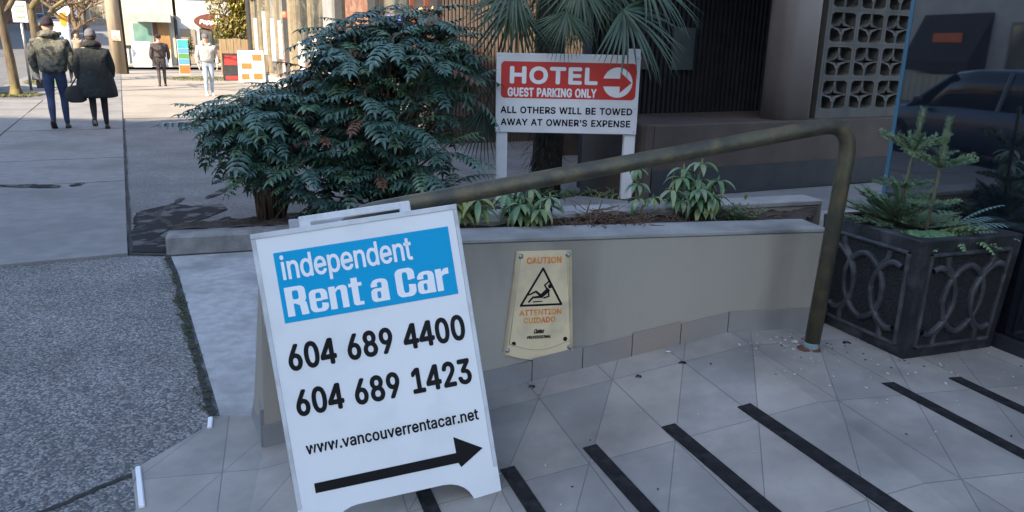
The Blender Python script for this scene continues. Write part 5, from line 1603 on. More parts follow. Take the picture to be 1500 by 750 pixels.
ubox(mb, 6.42, 6.6, 4.10, 10.0, 0.1, 3.0)
ubox(mb, 5.4, 11.2, 10.0, 10.2, 0.0, 3.0)
ubox(mb, 5.0, 11.2, 5.60, 10.2, 3.0, 3.25)  # unseen overhang slabs, added to darken the hotel front
ubox(mb, 5.0, 6.6, 4.0, 5.60, 3.0, 3.25)
ubox(mb, 11.08, 11.25, 4.3, 10.2, 0.0, 3.25)
mb.build('dark_shell', M['hotel_dark'], hb)
mb = MB()
ubox(mb, 5.0, 12.0, 4.6, 16.0, 3.26, 14)
mb.build('upper_floors', M['hotel_brown'], hb)
mb = MB()
ubox(mb, 6.34, 6.378, 4.62, 4.74, 1.30, 1.42, bev=0.008)
mb.build('switch_box', M['hotel_brown'], hb)
mb = MB()
ubox(mb, 6.35, 6.376, 5.02, 5.30, 1.30, 1.72)
mb.build('notice_panel', mat('notice', (0.03, 0.045, 0.045), (0.04, 0.055, 0.05), 8, .5), hb)

# pierced block screen
bs = thing('block_screen', 'pierced concrete screen of star pattern blocks beside the hotel column', 'block screen', P(5.48, 6.1, 0.86))
BS = 0.325
BW = 0.40


def star_block(mb, v, z, u=5.48, dpt=0.12):
    """square frame with a pointed four-armed star across the opening"""
    h = BS / 2
    ho_ = h - 0.024

    def Q(x, y, d):
        return P(u + d, v + BW / 2 + x * BW / BS, z + h + y)
    outer = [(-h, -h), (h, -h), (h, h), (-h, h)]
    k = 0.03
    inner = []
    for sx, sy in ((-1, -1), (1, -1), (1, 1), (-1, 1)):
        inner.append((sx * ho_, sy * ho_))
    for d, rev in ((0.0, False), (dpt, True)):
        for i in range(4):
            j = (i + 1) % 4
            q = [Q(*outer[i], d), Q(*outer[j], d), Q(*inner[j], d), Q(*inner[i], d)]
            mb.add(q, [(0, 1, 2, 3)])
    for i in range(4):
        j = (i + 1) % 4
        mb.add([Q(*inner[i], 0), Q(*inner[j], 0), Q(*inner[j], dpt), Q(*inner[i], dpt)], [(0, 1, 2, 3)])
    # star-shaped collar round a central hole, ribs out to the middle of each side
    q_ = ho_
    so = [(.92, 0), (.27, .25), (0, .74), (-.27, .25), (-.92, 0), (-.27, -.25), (0, -.74), (.27, -.25)]
    si = [(.74, 0), (.15, .11), (0, .34), (-.15, .11), (-.74, 0), (-.15, -.11), (0, -.34), (.15, -.11)]
    for i in range(8):
        j = (i + 1) % 8
        o0, o1 = (so[i][0] * q_, so[i][1] * q_), (so[j][0] * q_, so[j][1] * q_)
        i0, i1 = (si[i][0] * q_, si[i][1] * q_), (si[j][0] * q_, si[j][1] * q_)
        mb.add([Q(*o0, .012), Q(*o1, .012), Q(*i1, .022), Q(*i0, .022)], [(0, 1, 2, 3)])
        mb.add([Q(*i0, .022), Q(*i1, .022), Q(*i1, dpt), Q(*i0, dpt)], [(0, 1, 2, 3)])
        mb.add([Q(*o1, .012), Q(*o0, .012), Q(*o0, dpt), Q(*o1, dpt)], [(0, 1, 2, 3)])
    for (x0, y0), (x1, y1) in (((.80, 0), (1, 0)), ((-1, 0), (-.80, 0)), ((0, .5), (0, 1.0)), ((0, -1.0), (0, -.5))):
        hw = .075
        dx, dy = (0, hw) if y0 == y1 else (hw, 0)
        p4 = [((x0 - dx) * q_, (y0 - dy) * q_), ((x1 + (0 if dy else dx)) * q_, (y1 - dy if dy else y0) * q_), ((x1 + dx) * q_, (y1 + dy) * q_), ((x0 - (0 if dy else dx)) * q_, (y0 + dy if dy else y1) * q_)]
        mb.add([Q(*p, .008) for p in p4] + [Q(*p, dpt) for p in p4], [(0, 1, 2, 3), (0, 4, 5, 1), (1, 5, 6, 2), (2, 6, 7, 3), (3, 7, 4, 0)])
    for sx, sy in ((-1, -1), (1, -1), (1, 1), (-1, 1)):
        a = (sx * ho_, sy * ho_)
        p1, p2 = (sx * ho_, sy * (ho_ - .022)), (sx * (ho_ - .034), sy * ho_)
        mb.add([Q(*a, 0.001), Q(*p1, 0.001), Q(*p2, 0.001), Q(*p1, dpt), Q(*p2, dpt)], [(0, 1, 2), (1, 3, 4, 2)])


nb = 0
for i in range(8):
    for j in range(7):
        mb = MB()
        star_block(mb, 6.22 + i * (BW + 0.003), 0.93 + j * (BS + 0.003))
        if i < 5:
            mb.build('pierced_block', M['block_grey'], bs)
mb = MB()
ubox(mb, 5.482, 5.60, 6.19, 8.8, 0.8605, 0.929)
ubox(mb, 5.482, 5.60, 6.19, 6.218, 0.93, 3.0)
mb.build('plinth', M['block_grey'], bs)

# ------------------------------------------------------------------ glazed lobby at the right
g0 = Vector((1.735, 3.46, PZ))
gd = Vector((math.sin(R(159)), math.cos(R(159)), 0))     # towards the camera
gn = Vector((gd.y, -gd.x, 0))                            # outwards (to the street)
if gn.x > 0:
    gn = -gn
gl = thing('glass_storefront', 'dark reflecting glass storefront with a blue pane edge behind the box planter', 'storefront', g0)
mb = MB()
mb.obox(g0 + ZV * 0.06, gd * 3.2, -gn * 0.012, ZV * 2.9)
mb.build('glass_pane', M['dark_glass'], gl)
mb = MB()
mb.obox(g0 - gd * 0.021 + gn * 0.002 + ZV * 0.06, gd * 0.0205, -gn * 0.016, ZV * 2.9)
mb.build('pane_edge', M['glass_edge'], gl)
mb = MB()
mb.obox(g0 + gd * 0.02 + gn * 0.022, gd * 3.2, -gn * 0.06, ZV * 0.055)
mb.build('sill', M['hotel_band'], gl)
mb = MB()
mb.obox(g0 + gd * 0.3 - gn * 0.10, gd * 2.9, -gn * 3.2, ZV * 2.96)
mb.build('lobby', M['hotel_dark'], gl)

# ------------------------------------------------------------------ fan palm behind the sign
pm_o = Vector((0.30, 7.15, 0.05))
pm = thing('fan_palm', 'fan palm with drooping fronds hanging over the top of the hotel sign', 'palm', pm_o)
mb = MB()
rr = random.Random(51)
mb.tube([pm_o, pm_o + Vector((.03, 0, .8)), pm_o + Vector((.0, 0, 1.7)), pm_o + Vector((.02, 0, 2.2))], [.15, .14, .13, .10], 12)
for i in range(420):                                     # shaggy fibres and old leaf bases
    a = rr.uniform(0, 6.28)
    z = rr.uniform(.05, 2.1)
    p = pm_o + Vector((math.cos(a) * .13, math.sin(a) * .13, z))
    d = Vector((math.cos(a), math.sin(a), rr.uniform(-1.6, .2)))
    mb.blade(p, d, ZV, rr.uniform(.06, .22), .02, .5, .1, 2)
mb.build('trunk', M['palm_fibre'], pm)


def fan(mb, stem, hub, axis, nrm, rad, rr2, spread=2.5, n=30, droop=0.7):
    """palmate leaf: a bundle of narrow folded segments round the hub"""
    hub, axis, nrm = Vector(hub), Vector(axis).normalized(), Vector(nrm).normalized()
    nrm = (nrm - axis * nrm.dot(axis)).normalized()
    side = axis.cross(nrm)
    for i in range(n):
        a = -spread / 2 + spread * i / (n - 1) + rr2.uniform(-.02, .02)
        d = axis * math.cos(a) + side * math.sin(a) + nrm * rr2.uniform(-.05, .12)
        L = rad * (1.0 - .22 * abs(a) / (spread / 2)) * rr2.uniform(.9, 1.05)
        mb.blade(hub, d, nrm, L, rad * spread / n * .50, droop * rr2.uniform(.5, 1.2), .35, 5, 0, .35, .85)


leafs = []
crown = pm_o + Vector((.02, -.05, 2.15))


def frond(hub, axis, nrm, rad, spread=2.6, n=30, droop=.7, seed=0):
    rr2 = random.Random(100 + seed)
    mb = MB()
    fan(mb, None, hub, axis, nrm, rad, rr2, spread, n, droop)
    h = Vector(hub)
    mid = crown.lerp(h, .55) + Vector((0, 0, .10))
    mb.tube([crown, mid, h], [.012, .009, .006], 6)
    mb.build('frond', M['palm'], pm)


frond((0.86, 6.42, 1.80), (.75, -.25, -.45), (.3, -.7, .65), .72, 2.9, 34, .7, 1)
frond((0.40, 6.38, 1.78), (-.15, -.3, -.9), (0, -.9, .4), .44, 2.3, 26, .5, 2)
frond((0.50, 6.50, 2.05), (.1, -.3, -.8), (0, -.9, .4), .6, 2.6, 30, .5, 3)
frond((1.02, 6.65, 2.08), (.9, -.1, -.3), (.2, -.6, .7), .70, 2.4, 28, .8, 4)
frond((-0.02, 6.55, 2.02), (-.7, -.3, -.5), (-.3, -.7, .6), .60, 2.6, 28, .7, 5)
frond((-0.42, 6.85, 1.42), (-.25, .1, -.9), (-.3, -.9, .0), .62, 2.4, 30, .35, 6)
frond((0.62, 6.85, 2.3), (.4, -.1, -.6), (.2, -.8, .5), .7, 2.6, 26, .8, 7)
frond((0.25, 6.95, 2.3), (-.2, -.2, -.8), (-.1, -.9, .3), .7, 2.6, 26, .6, 8)
frond((-0.28, 7.0, 0.95), (-.1, -.3, -.9), (0, -1, .2), .55, 2.0, 24, .25, 9)
frond((0.0, 7.05, 1.9), (-.5, .0, -.8), (-.3, -.9, .2), .7, 2.6, 26, .5, 10)
frond((0.75, 7.2, 2.15), (.6, .1, -.6), (.3, -.8, .4), .7, 2.6, 26, .6, 11)

# ------------------------------------------------------------------ mahonia shrubs
def mahonia_leaf(mb, p, d, L, rr2, mi, pairs=7):
    p, d = Vector(p), Vector(d).normalized()
    s = d.cross(ZV)
    if s.length < .1:
        s = Vector((1, 0, 0))
    s.normalize()
    n = pairs + 1
    droop = rr2.uniform(.35, 1.0)
    pos, dd = p.copy(), d.copy()
    pts = [pos.copy()]
    for i in range(n):
        dd = Matrix.Rotation(-droop / n, 3, s) @ dd
        pos = pos + dd * L / n
        pts.append(pos.copy())
        if i == 0:
            continue
        up = s.cross(dd)
        t = i / n
        ll = L * .31 * (1.0 - .35 * abs(t - .45) * 2)
        for sg in (-1, 1):
            mb.blade(pos, s * sg + dd * .42 + up * rr2.uniform(-.05, .2), up, ll * rr2.uniform(.85, 1.1), L / n * .92, rr2.uniform(.35, .9), .22, 3, mi, .35, .75)
    mb.blade(pos, dd, s.cross(dd), L * .26, L / n * .8, .3, .2, 3, mi, .35, .75)
    mb.tube(pts, [.003] * len(pts), 3, mi, cap=False)


def mahonia(label, base, stems, seed, L=.34):
    rr2 = random.Random(seed)
    t = thing('mahonia_shrub', label, 'shrub', base, 'spiky evergreen shrubs in the kerbed bed')
    st, lf = MB(), MB()
    for (x, y, z, k) in stems:
        tip = base + Vector((x, y, z))
        mid = base + Vector((x * .35, y * .35, z * .55))
        st.tube([base + Vector((x * .16 + rr2.uniform(-.05, .05), y * .16 + rr2.uniform(-.05, .05), -.06)), mid + Vector((rr2.uniform(-.06, .06), rr2.uniform(-.05, .05), 0)), tip], [rr2.uniform(.009, .016), .010, .007], 5)
        nl = rr2.randint(11, 14)
        for i in range(nl):
            a = 6.28 * i / nl * 1.618 + rr2.uniform(-.3, .3)
            el = .75 - 1.1 * i / nl + rr2.uniform(-.15, .15)
            d = Vector((math.cos(a), math.sin(a), el))
            mahonia_leaf(lf, tip - ZV * (.11 * i / nl), d, L * k * rr2.uniform(.62, 1.22), rr2, rr2.choice((0, 0, 0, 0, 0, 0, 1, 1, 1, 0, 0, 2 if rr2.random() < .35 else 0)))
    st.build('stem', M['twig'], t)
    lf.build('foliage', [M['mahonia'], M['mahonia_young'], M['mahonia_dead']], t)
    return t


def dome(rr2, n, cx, cy, rx, ry, zf, zmin):
    out = []
    for i in range(n):
        for _ in range(50):
            x, y = rr2.uniform(-1, 1), rr2.uniform(-1, 1)
            if x * x + y * y < 1:
                break
        h = zf(x, y)
        z = zmin + (h - zmin) * (1 - rr2.random() ** 2.0) + rr2.choice((0, 0, 0, .10, -.06))
        out.append((cx + x * rx, cy + y * ry, z, rr2.uniform(.85, 1.1)))
    return out


rr = random.Random(61)
mb1 = Vector((-2.00, 6.02, 0.12))
st1 = dome(rr, 40, 0.02, 0.08, .40, .50, lambda x, y: 1.12 - .30 * max(0, -x) ** 1.2 - .22 * y * y, .40)
st1 += [(x, y, z, .95) for x, y, z in ((.30, -.30, .36), (.48, -.34, .28), (.62, -.2, .45), (.42, -.38, .52), (.15, -.34, .52), (.52, -.25, .75), (.45, -.1, .95))]
mahonia('lower, left-hand spiky evergreen shrub with blue-green leaflets, its bare stem meeting the kerb', mb1, st1, 62, .31)
mb2 = Vector((-1.04, 6.2, 0.12))
st2 = dome(rr, 76, 0.0, 0.10, .66, .56, lambda x, y: 1.58 - .42 * abs(x) ** 3 + .06 * x + .05 * math.sin(x * 9) - .25 * y * y, .30)
st2 += [(x, y, z, .9) for x, y, z in ((.36, .0, 1.62), (.12, .1, 1.58), (-.05, .0, 1.63), (-.40, .05, 1.50), (.52, .1, 1.48), (-.25, -.1, 1.55))]
st2 += [(x, y, z, 1.0) for x, y, z in ((-.45, -.36, .22), (-.2, -.42, .18), (.1, -.42, .2), (.35, -.38, .24), (.55, -.25, .3), (.0, -.45, .45), (.3, -.42, .5), (-.3, -.4, .5), (.62, -.1, .2), (-.1, -.4, .7), (.5, -.3, .62), (.15, -.44, .85))]
mahonia('tall right-hand spiky evergreen shrub beside the hotel sign, yellow-green young leaves inside', mb2, st2, 63, .31)

# low green tufts under the sign
for i, (x, y, nm) in enumerate(((0.35, 6.85, 'left of the three under the hotel sign, mixed with leaf litter'), (0.70, 6.88, 'middle one of the three under the hotel sign'), (0.90, 6.82, 'with straw coloured blades beside the right post of the hotel sign'))):
    mb = MB()
    rr2 = random.Random(70 + i)
    p = Vector((x, y, 0.17))
    for k in range(46):
        a = rr2.uniform(0, 6.28)
        q = p + Vector((rr2.uniform(-.16, .16), rr2.uniform(-.06, .06), 0))
        mb.blade(q, (math.cos(a) * .8, math.sin(a) * .8, 1), ZV, rr2.uniform(.12, .27), .016, rr2.uniform(.8, 1.9), .2, 4, 1 if rr2.random() < (.6 if i == 2 else .15) else 0)
    tag(mb.build('grass_tuft', [M['rhodo'], M['straw']], org=p), 'strappy green tuft ' + nm, 'plant', 'leafy tufts under the hotel sign')

# ------------------------------------------------------------------ buildings along the street
M['render_cream'] = mat('render_cream', (0.50, 0.46, 0.37), (0.44, 0.40, 0.32), 2, 0.85, bump=0.1, bscale=60)
M['render_white'] = mat('render_white', (0.56, 0.54, 0.50), (0.48, 0.46, 0.43), 2, 0.85)
M['render_tan'] = mat('render_tan', (0.30, 0.24, 0.17), (0.25, 0.20, 0.145), 2, 0.85)
M['render_grey'] = mat('render_grey', (0.28, 0.275, 0.27), (0.22, 0.215, 0.21), 2, 0.85)
M['brick'] = mat('brick', (0.22, 0.10, 0.065), (0.14, 0.065, 0.045), 9, 0.85, bump=0.4, bscale=40, c3=(0.26, 0.17, 0.11), s3=5)
M['wood_door'] = mat('wood_door', (0.42, 0.23, 0.08), (0.28, 0.14, 0.05), 5, 0.55, stretch=(6, 6, 0.4))
M['wood_fence'] = mat('wood_fence', (0.33, 0.24, 0.14), (0.22, 0.155, 0.09), 4, 0.85, stretch=(5, 5, 0.4), bump=0.3, bscale=30)
M['shop_glass'] = mat('shop_glass', (0.035, 0.045, 0.045), (0.10, 0.10, 0.09), 1.2, 0.06, spec=0.9, c3=(0.20, 0.18, 0.14), s3=1.8)
M['green_glass'] = mat('green_glass', (0.10, 0.22, 0.18), (0.16, 0.30, 0.25), 1.5, 0.1, spec=0.8)
M['dark_metal'] = mat('dark_metal', (0.025, 0.024, 0.024), (0.04, 0.038, 0.036), 8, 0.5)
M['bronze'] = mat('bronze', (0.30, 0.25, 0.17), (0.22, 0.18, 0.12), 6, 0.5)
M['poster'] = mat('poster', (0.62, 0.60, 0.55), (0.50, 0.47, 0.42), 6, 0.6, c3=(0.45, 0.22, 0.13), s3=5)
M['sign_brown'] = mat('sign_brown', (0.17, 0.055, 0.03), (0.13, 0.042, 0.025), 4, 0.5)
M['red'] = mat('red', (0.55, 0.04, 0.03), (0.45, 0.035, 0.03), 4, 0.5)
M['orange'] = mat('orange', (0.72, 0.16, 0.04), (0.62, 0.13, 0.035), 4, 0.5)
M['teal'] = mat('teal', (0.06, 0.36, 0.40), (0.05, 0.31, 0.35), 4, 0.5)
M['sky_blue'] = mat('sky_blue', (0.10, 0.30, 0.58), (0.09, 0.27, 0.5), 4, 0.5)
M['leaf_green'] = mat('leaf_green', (0.10, 0.28, 0.08), (0.08, 0.22, 0.06), 4, 0.6)
M['hedge'] = mat('hedge', (0.14, 0.15, 0.022), (0.24, 0.22, 0.035), 6, 0.6, c3=(0.32, 0.26, 0.03), s3=2.5)
M['topiary'] = mat('topiary', (0.035, 0.055, 0.018), (0.06, 0.085, 0.025), 8, 0.7)
M['autumn'] = mat('autumn', (0.16, 0.11, 0.055), (0.22, 0.15, 0.06), 8, 0.85)
M['neon_blue'] = emis('neon_blue', (0.10, 0.12, 0.9), 1.4)
M['warm_lamp'] = emis('warm_lamp', (0.8, 0.34, 0.10), 0.35)
M['neon_red'] = emis('neon_red', (1.0, 0.06, 0.03), 2.2)
M['amber'] = mat('amber', (0.62, 0.34, 0.03), (0.55, 0.29, 0.03), 5, 0.5)


def building(name, label, u0, u1, v0, v1, h, wallm, faces, z0=None, win=(1.4, 1.5), pitch=(2.9, 3.1), glass=None, first=1.0):
    """block with parapet and recessed-looking windows with frames on the listed faces ('W' street, 'S' towards us, 'E')"""
    z0 = zt(u0) - 0.1 if z0 is None else z0
    t = thing(name, label, 'building', P(u0, v0, z0))
    mb = MB()
    ubox(mb, u0, u1, v0, v1, z0, h)
    mb.build('wall', wallm, t)
    mb = MB()
    ubox(mb, u0 - .15, u1 + .15, v0 - .15, v1 + .15, h + 0.002, h + .45)
    mb.build('parapet', M['render_grey'], t)
    gls = glass or M['shop_glass']
    for f in faces:
        a0, a1 = (v0, v1) if f == 'S' else (u0, u1)
        n = max(1, int((a1 - a0 - .6) / pitch[0]))
        st = (a1 - a0) / n
        k = 0
        zz = z0 + first
        while zz + win[1] < h - .3 and k < 5:
            for i in range(n):
                c = a0 + st * (i + .5)
                fm, gm = MB(), MB()
                if f == 'S':
                    ubox(fm, u0 - .06, u0 - .003, c - win[0] / 2 - .09, c + win[0] / 2 + .09, zz - .09, zz + win[1] + .09)
                    ubox(gm, u0 - .075, u0 - .061, c - win[0] / 2, c + win[0] / 2, zz, zz + win[1])
                elif f == 'W':
                    ubox(fm, c - win[0] / 2 - .09, c + win[0] / 2 + .09, v0 - .06, v0 - .003, zz - .09, zz + win[1] + .09)
                    ubox(gm, c - win[0] / 2, c + win[0] / 2, v0 - .075, v0 - .061, zz, zz + win[1])
                else:
                    ubox(fm, c - win[0] / 2 - .09, c + win[0] / 2 + .09, v1 + .003, v1 + .06, zz - .09, zz + win[1] + .09)
                    ubox(gm, c - win[0] / 2, c + win[0] / 2, v1 + .061, v1 + .075, zz, zz + win[1])
                w_ = fm.build('window', M['render_white'], t)
                gm.build('pane', gls, w_, org=P(u0, v0, z0))
            zz += pitch[1]
            k += 1
    return t


# the tall block across the street that shades the foreground
cb = thing('apartment_block', 'tall cream apartment block across the street that shades the pavement', 'building', P(-18, -17, -.13))
mb = MB()
mb.prism([P(-62, -47, -.13), P(-62, -17, -.13), P(-10.0, -17, -.13), P(6.5, -47, -.13)], ZV * 22)
mb.build('wall', M['render_cream'], cb)
for k in range(2):
    for i in range(9):
        fm, gm = MB(), MB()
        c = -58 + i * 5.2
        ubox(fm, c, c + 3.0, -16.997, -16.93, 1.2 + 3.4 * k, 3.2 + 3.4 * k)
        ubox(gm, c + .12, c + 2.88, -16.929, -16.91, 1.32 + 3.4 * k, 3.08 + 3.4 * k)
        w_ = fm.build('window', M['render_white'], cb)
        gm.build('pane', M['shop_glass'], w_, org=P(-18, -17, -.13))

# the cafe across the street that the glass storefront mirrors
cf = thing('cafe_building', 'pale cafe with dark awning and orange sign, mirrored in the glass storefront', 'building', P(12, -17, -.13))
mb = MB()
ubox(mb, 11, 29, -27, -17, -.13, 5.6)
mb.build('wall', M['render_white'], cf)
mb = MB()
mb.prism([P(21.2, -16.995, .95), P(21.2, -16.2, .95), P(21.2, -16.2, 1.3), P(21.2, -16.995, 2.95)], SV * 3.1)
mb.build('awning', mat('awning_dark', (.055, .045, .045), (.04, .034, .034), 4, .8), cf)
mb = MB()
mb.obox(P(21.9, -16.50, 1.95), SV * 1.3, RV * .03, ZV * .32)
mb.build('sign_panel', M['orange'], cf)
for u in (12.2, 15.2, 18.2, 25.4):
    mb = MB()
    ubox(mb, u, u + 2.2, -16.997, -16.93, .5, 2.6)
    w_ = mb.build('window', M['render_tan'], cf)
    mb = MB()
    ubox(mb, u + .1, u + 2.1, -16.929, -16.91, .6, 2.5)
    mb.build('pane', M['shop_glass'], w_, org=P(12, -17, -.13))
bf = thing('board_fence', 'cream board fence along the far pavement in front of the cafe, mirrored in the glass', 'fence', P(12, -15.6, -.13))
mb = MB()
for i in range(60):
    ubox(mb, 11 + i * .3, 11.28 + i * .3, -15.62, -15.59, -.13, .85)
mb.build('boards', M['render_cream'], bf)
mb = MB()
ubox(mb, 11, 29, -15.66, -15.621, .55, .65)
mb.build('rail', M['wood_fence'], bf)

# the row of shops on the right, next to the hotel
sh = thing('shop_row', 'row of shop fronts with bronze window frames between the hotel and the wooden fence', 'building', P(12.4, 5.0))
mb = MB()
ubox(mb, 12.2, 35.0, 5.35, 14, 0, 7)
ubox(mb, 11.26, 35.1, 5.05, 14, 3.3, 7.2)
mb.build('wall', M['render_grey'], sh)


def bay(u0, u1, z0, z1, m, dv=0.0, nm='window', frame=True, mull=0, fm_=None):
    mb = MB()
    ubox(mb, u0, u1, 5.06 + dv, 5.10 + dv, z0, z1)
    w_ = mb.build(nm, m, sh)
    if frame:
        mb = MB()
        for a in [u0, u1 - .07] + [u0 + (u1 - u0) * (k + 1) / (mull + 1) - .035 for k in range(mull)]:
            ubox(mb, a, a + .07, 4.98 + dv, 5.058 + dv, z0, z1)
        for z in (z0, z1 - .08):
            ubox(mb, u0 + .071, u1 - .071, 4.985 + dv, 5.057 + dv, z, z + .08)
        mb.build('frame', fm_ or M['bronze'], w_, org=P(12.4, 5.0))


for u0, u1, m in ((34.2, 35.0, M['dark_metal']), (25.9, 26.7, M['dark_metal']), (25.45, 25.88, M['bronze']), (20.0, 21.0, M['render_grey']),
                  (19.0, 19.7, M['dark_metal']), (16.25, 16.8, M['dark_metal']), (11.6, 12.6, M['dark_metal'])):
    mb = MB()
    ubox(mb, u0, u1, 4.90, 5.34, 0, 3.3)
    mb.build('pier', m, sh)
bay(26.75, 34.15, .25, 3.2, M['shop_glass'], mull=3)
bay(21.05, 25.4, .45, 3.2, M['shop_glass'], mull=1)
mb = MB()
ubox(mb, 21.05, 25.4, 4.95, 5.30, 0, .44)
ubox(mb, 26.75, 34.15, 4.95, 5.30, 0, .24)
mb.build('stall_riser', M['render_white'], sh)
bay(19.72, 19.98, .1, 3.2, M['dark_metal'], nm='door_panel', frame=False)
mb = MB()
ubox(mb, 16.82, 18.98, 4.98, 5.30, 0, 3.3)
mb.build('brick_panel', M['brick'], sh)
bay(14.4, 16.2, .6, 3.2, M['shop_glass'], mull=0, fm_=M['dark_metal'])
bay(12.65, 14.3, .1, 3.2, M['dark_metal'], mull=1, fm_=M['sign_brown'])
mb = MB()
rr = random.Random(81)
for i, (u, v0_, z0_, z1_) in enumerate(((33.2, 4.97, .9, 2.4), (31.0, 4.97, 1.0, 2.6), (29.2, 4.97, .8, 2.3), (27.8, 4.97, .9, 2.2), (24.3, 4.97, .6, 1.5), (22.5, 4.97, 1.0, 1.7))):
    mb = MB()
    ubox(mb, u, u + rr.uniform(.5, .9), 5.03, 5.055, z0_, z1_)
    mb.build('poster', M['poster'] if i % 2 else M['render_white'], sh)
mb = MB()
for (u, z, r_) in ((15.7, 1.95, .11), (15.35, 1.85, .10), (15.0, 1.9, .09)):
    pts = [P(u + r_ * math.cos(k * .6), 5.02, z + r_ * math.sin(k * .6)) for k in range(9)]
    mb.tube(pts, .016, 6)
mb.build('blue_neon', M['neon_blue'], sh)
mb = MB()
for u in (13.1, 13.8):
    mb.ball(P(u, 5.03, 2.12), (.05, .05, .04))
mb.build('warm_lamp', M['warm_lamp'], sh)
mb = MB()
mb.ball(P(26.2, 4.88, 2.35), .10)
mb.build('red_lamp', M['neon_red'], sh)

# wooden fence and the yellowish hedge past the shops
wf = thing('wooden_fence', 'sunlit wooden board fence past the shop fronts', 'fence', P(36, 4.9))
mb = MB()
for i in range(11):
    v = 3.95 + i * .31
    mb.bev_box(P(36.9, v, 0.0), RV * .295, SV * .03, ZV * (1.55 + .02 * (i % 3)), .006)
mb.build('boards', M['wood_fence'], wf)
mb = MB()
for z in (.35, 1.25):
    ubox(mb, 36.935, 37.0, 3.95, 7.36, z, z + .09)
mb.build('rail', M['wood_fence'], wf)


def crown(mb, c, r, n, rr2, L=.16, w=.09, mats=2, hole=.35, lob=None):
    c = Vector(c)
    lobes = lob or [(c + Vector((rr2.uniform(-.6, .6) * r[0], rr2.uniform(-.6, .6) * r[1], rr2.uniform(-.6, .6) * r[2])), rr2.uniform(.38, .6)) for _ in range(9)]
    for i in range(n):
        o_, k = rr2.choice(lobes)
        while True:
            d = Vector((rr2.uniform(-1, 1), rr2.uniform(-1, 1), rr2.uniform(-1, 1)))
            if .3 < d.length < 1:
                break
        p = o_ + Vector((d.x * r[0] * k, d.y * r[1] * k, d.z * r[2] * k))
        dd = Vector((rr2.uniform(-1, 1), rr2.uniform(-1, 1), rr2.uniform(-.7, .8)))
        mb.blade(p, dd, ZV, L * rr2.uniform(.6, 1.3), w, .5, .1, 2, rr2.randrange(mats))


hd = thing('hedge_tree', 'yellow-green leafy tree above the wooden fence', 'tree', P(38.2, 5.0))
rr = random.Random(91)
mb = MB()
b0 = P(38.4, 5.0)
for (x, y, z) in ((-.6, .1, 2.2), (.5, .2, 2.4), (0, -.3, 2.9), (.9, 0, 2.0)):
    mb.tube([b0, b0 + Vector((x * .4, y * .4, z * .5)), b0 + Vector((x, y, z))], [.09, .06, .03], 6)
    for k in range(9):
        q = b0 + Vector((x, y, z)) * rr.uniform(.6, 1)
        mb.tube([q, q + Vector((rr.uniform(-.7, .7), rr.uniform(-.5, .5), rr.uniform(-.1, .5)))], [.018, .006], 4, cap=False)
mb.build('trunk', M['twig'], hd)
mb = MB()
crown(mb, b0 + ZV * 2.6, (1.35, 1.2, 1.5), 6500, rr, .17, .10, 3)
mb.build('crown', [M['hedge'], M['hedge'], M['autumn']], hd)

# the two buildings that face us across the side street
fa = thing('shop_building', 'cream corner building with a balcony rail, a striped wooden door and a green awning', 'building', P(50, .3))
mb = MB()
ubox(mb, 50.0, 60, 0.05, 2.95, -.1, 7.5)
mb.build('wall', M['render_cream'], fa)
mb = MB()
ubox(mb, 49.3, 49.998, 0.6, 2.75, 2.72, 2.90)
ubox(mb, 49.25, 49.298, 0.6, 2.75, 2.42, 2.90)
mb.build('awning', mat('awning', (0.36, 0.42, 0.36), (0.28, 0.33, 0.29), 4, .8), fa)
mb = MB()
ubox(mb, 49.93, 49.997, 0.7, 1.78, 1.25, 2.40)
w_ = mb.build('window', M['render_white'], fa)
mb = MB()
ubox(mb, 49.91, 49.929, 0.76, 1.72, 1.31, 2.34)
mb.build('pane', M['green_glass'], w_, org=P(50, .3))
mb = MB()
ubox(mb, 49.92, 49.997, 1.80, 2.02, 0.1, 2.40)
mb.build('dark_jamb', M['sign_brown'], fa)
mb = MB()
for i in range(5):
    ubox(mb, 49.90, 49.997, 2.05 + i * .125, 2.165 + i * .125, 0.05, 2.40)
mb.build('wooden_door', M['wood_door'], fa)
mb = MB()
ubox(mb, 48.95, 49.99, 0.1, 2.0, 1.02, 1.12)
for k in range(7):
    ubox(mb, 48.96, 49.0, 0.1 + k * .31, 0.13 + k * .31, .1, 1.02)
mb.build('terrace_rail', M['dark_metal'], fa)
mb = MB()
ubox(mb, 49.02, 49.06, 0.12, 1.4, .12, .98)
mb.build('terrace_screen', M['render_white'], fa)
mb = MB()
ubox(mb, 49.85, 49.99, 2.98, 3.10, 0, 2.85)
mb.build('downpipe', M['dark_metal'], fa)

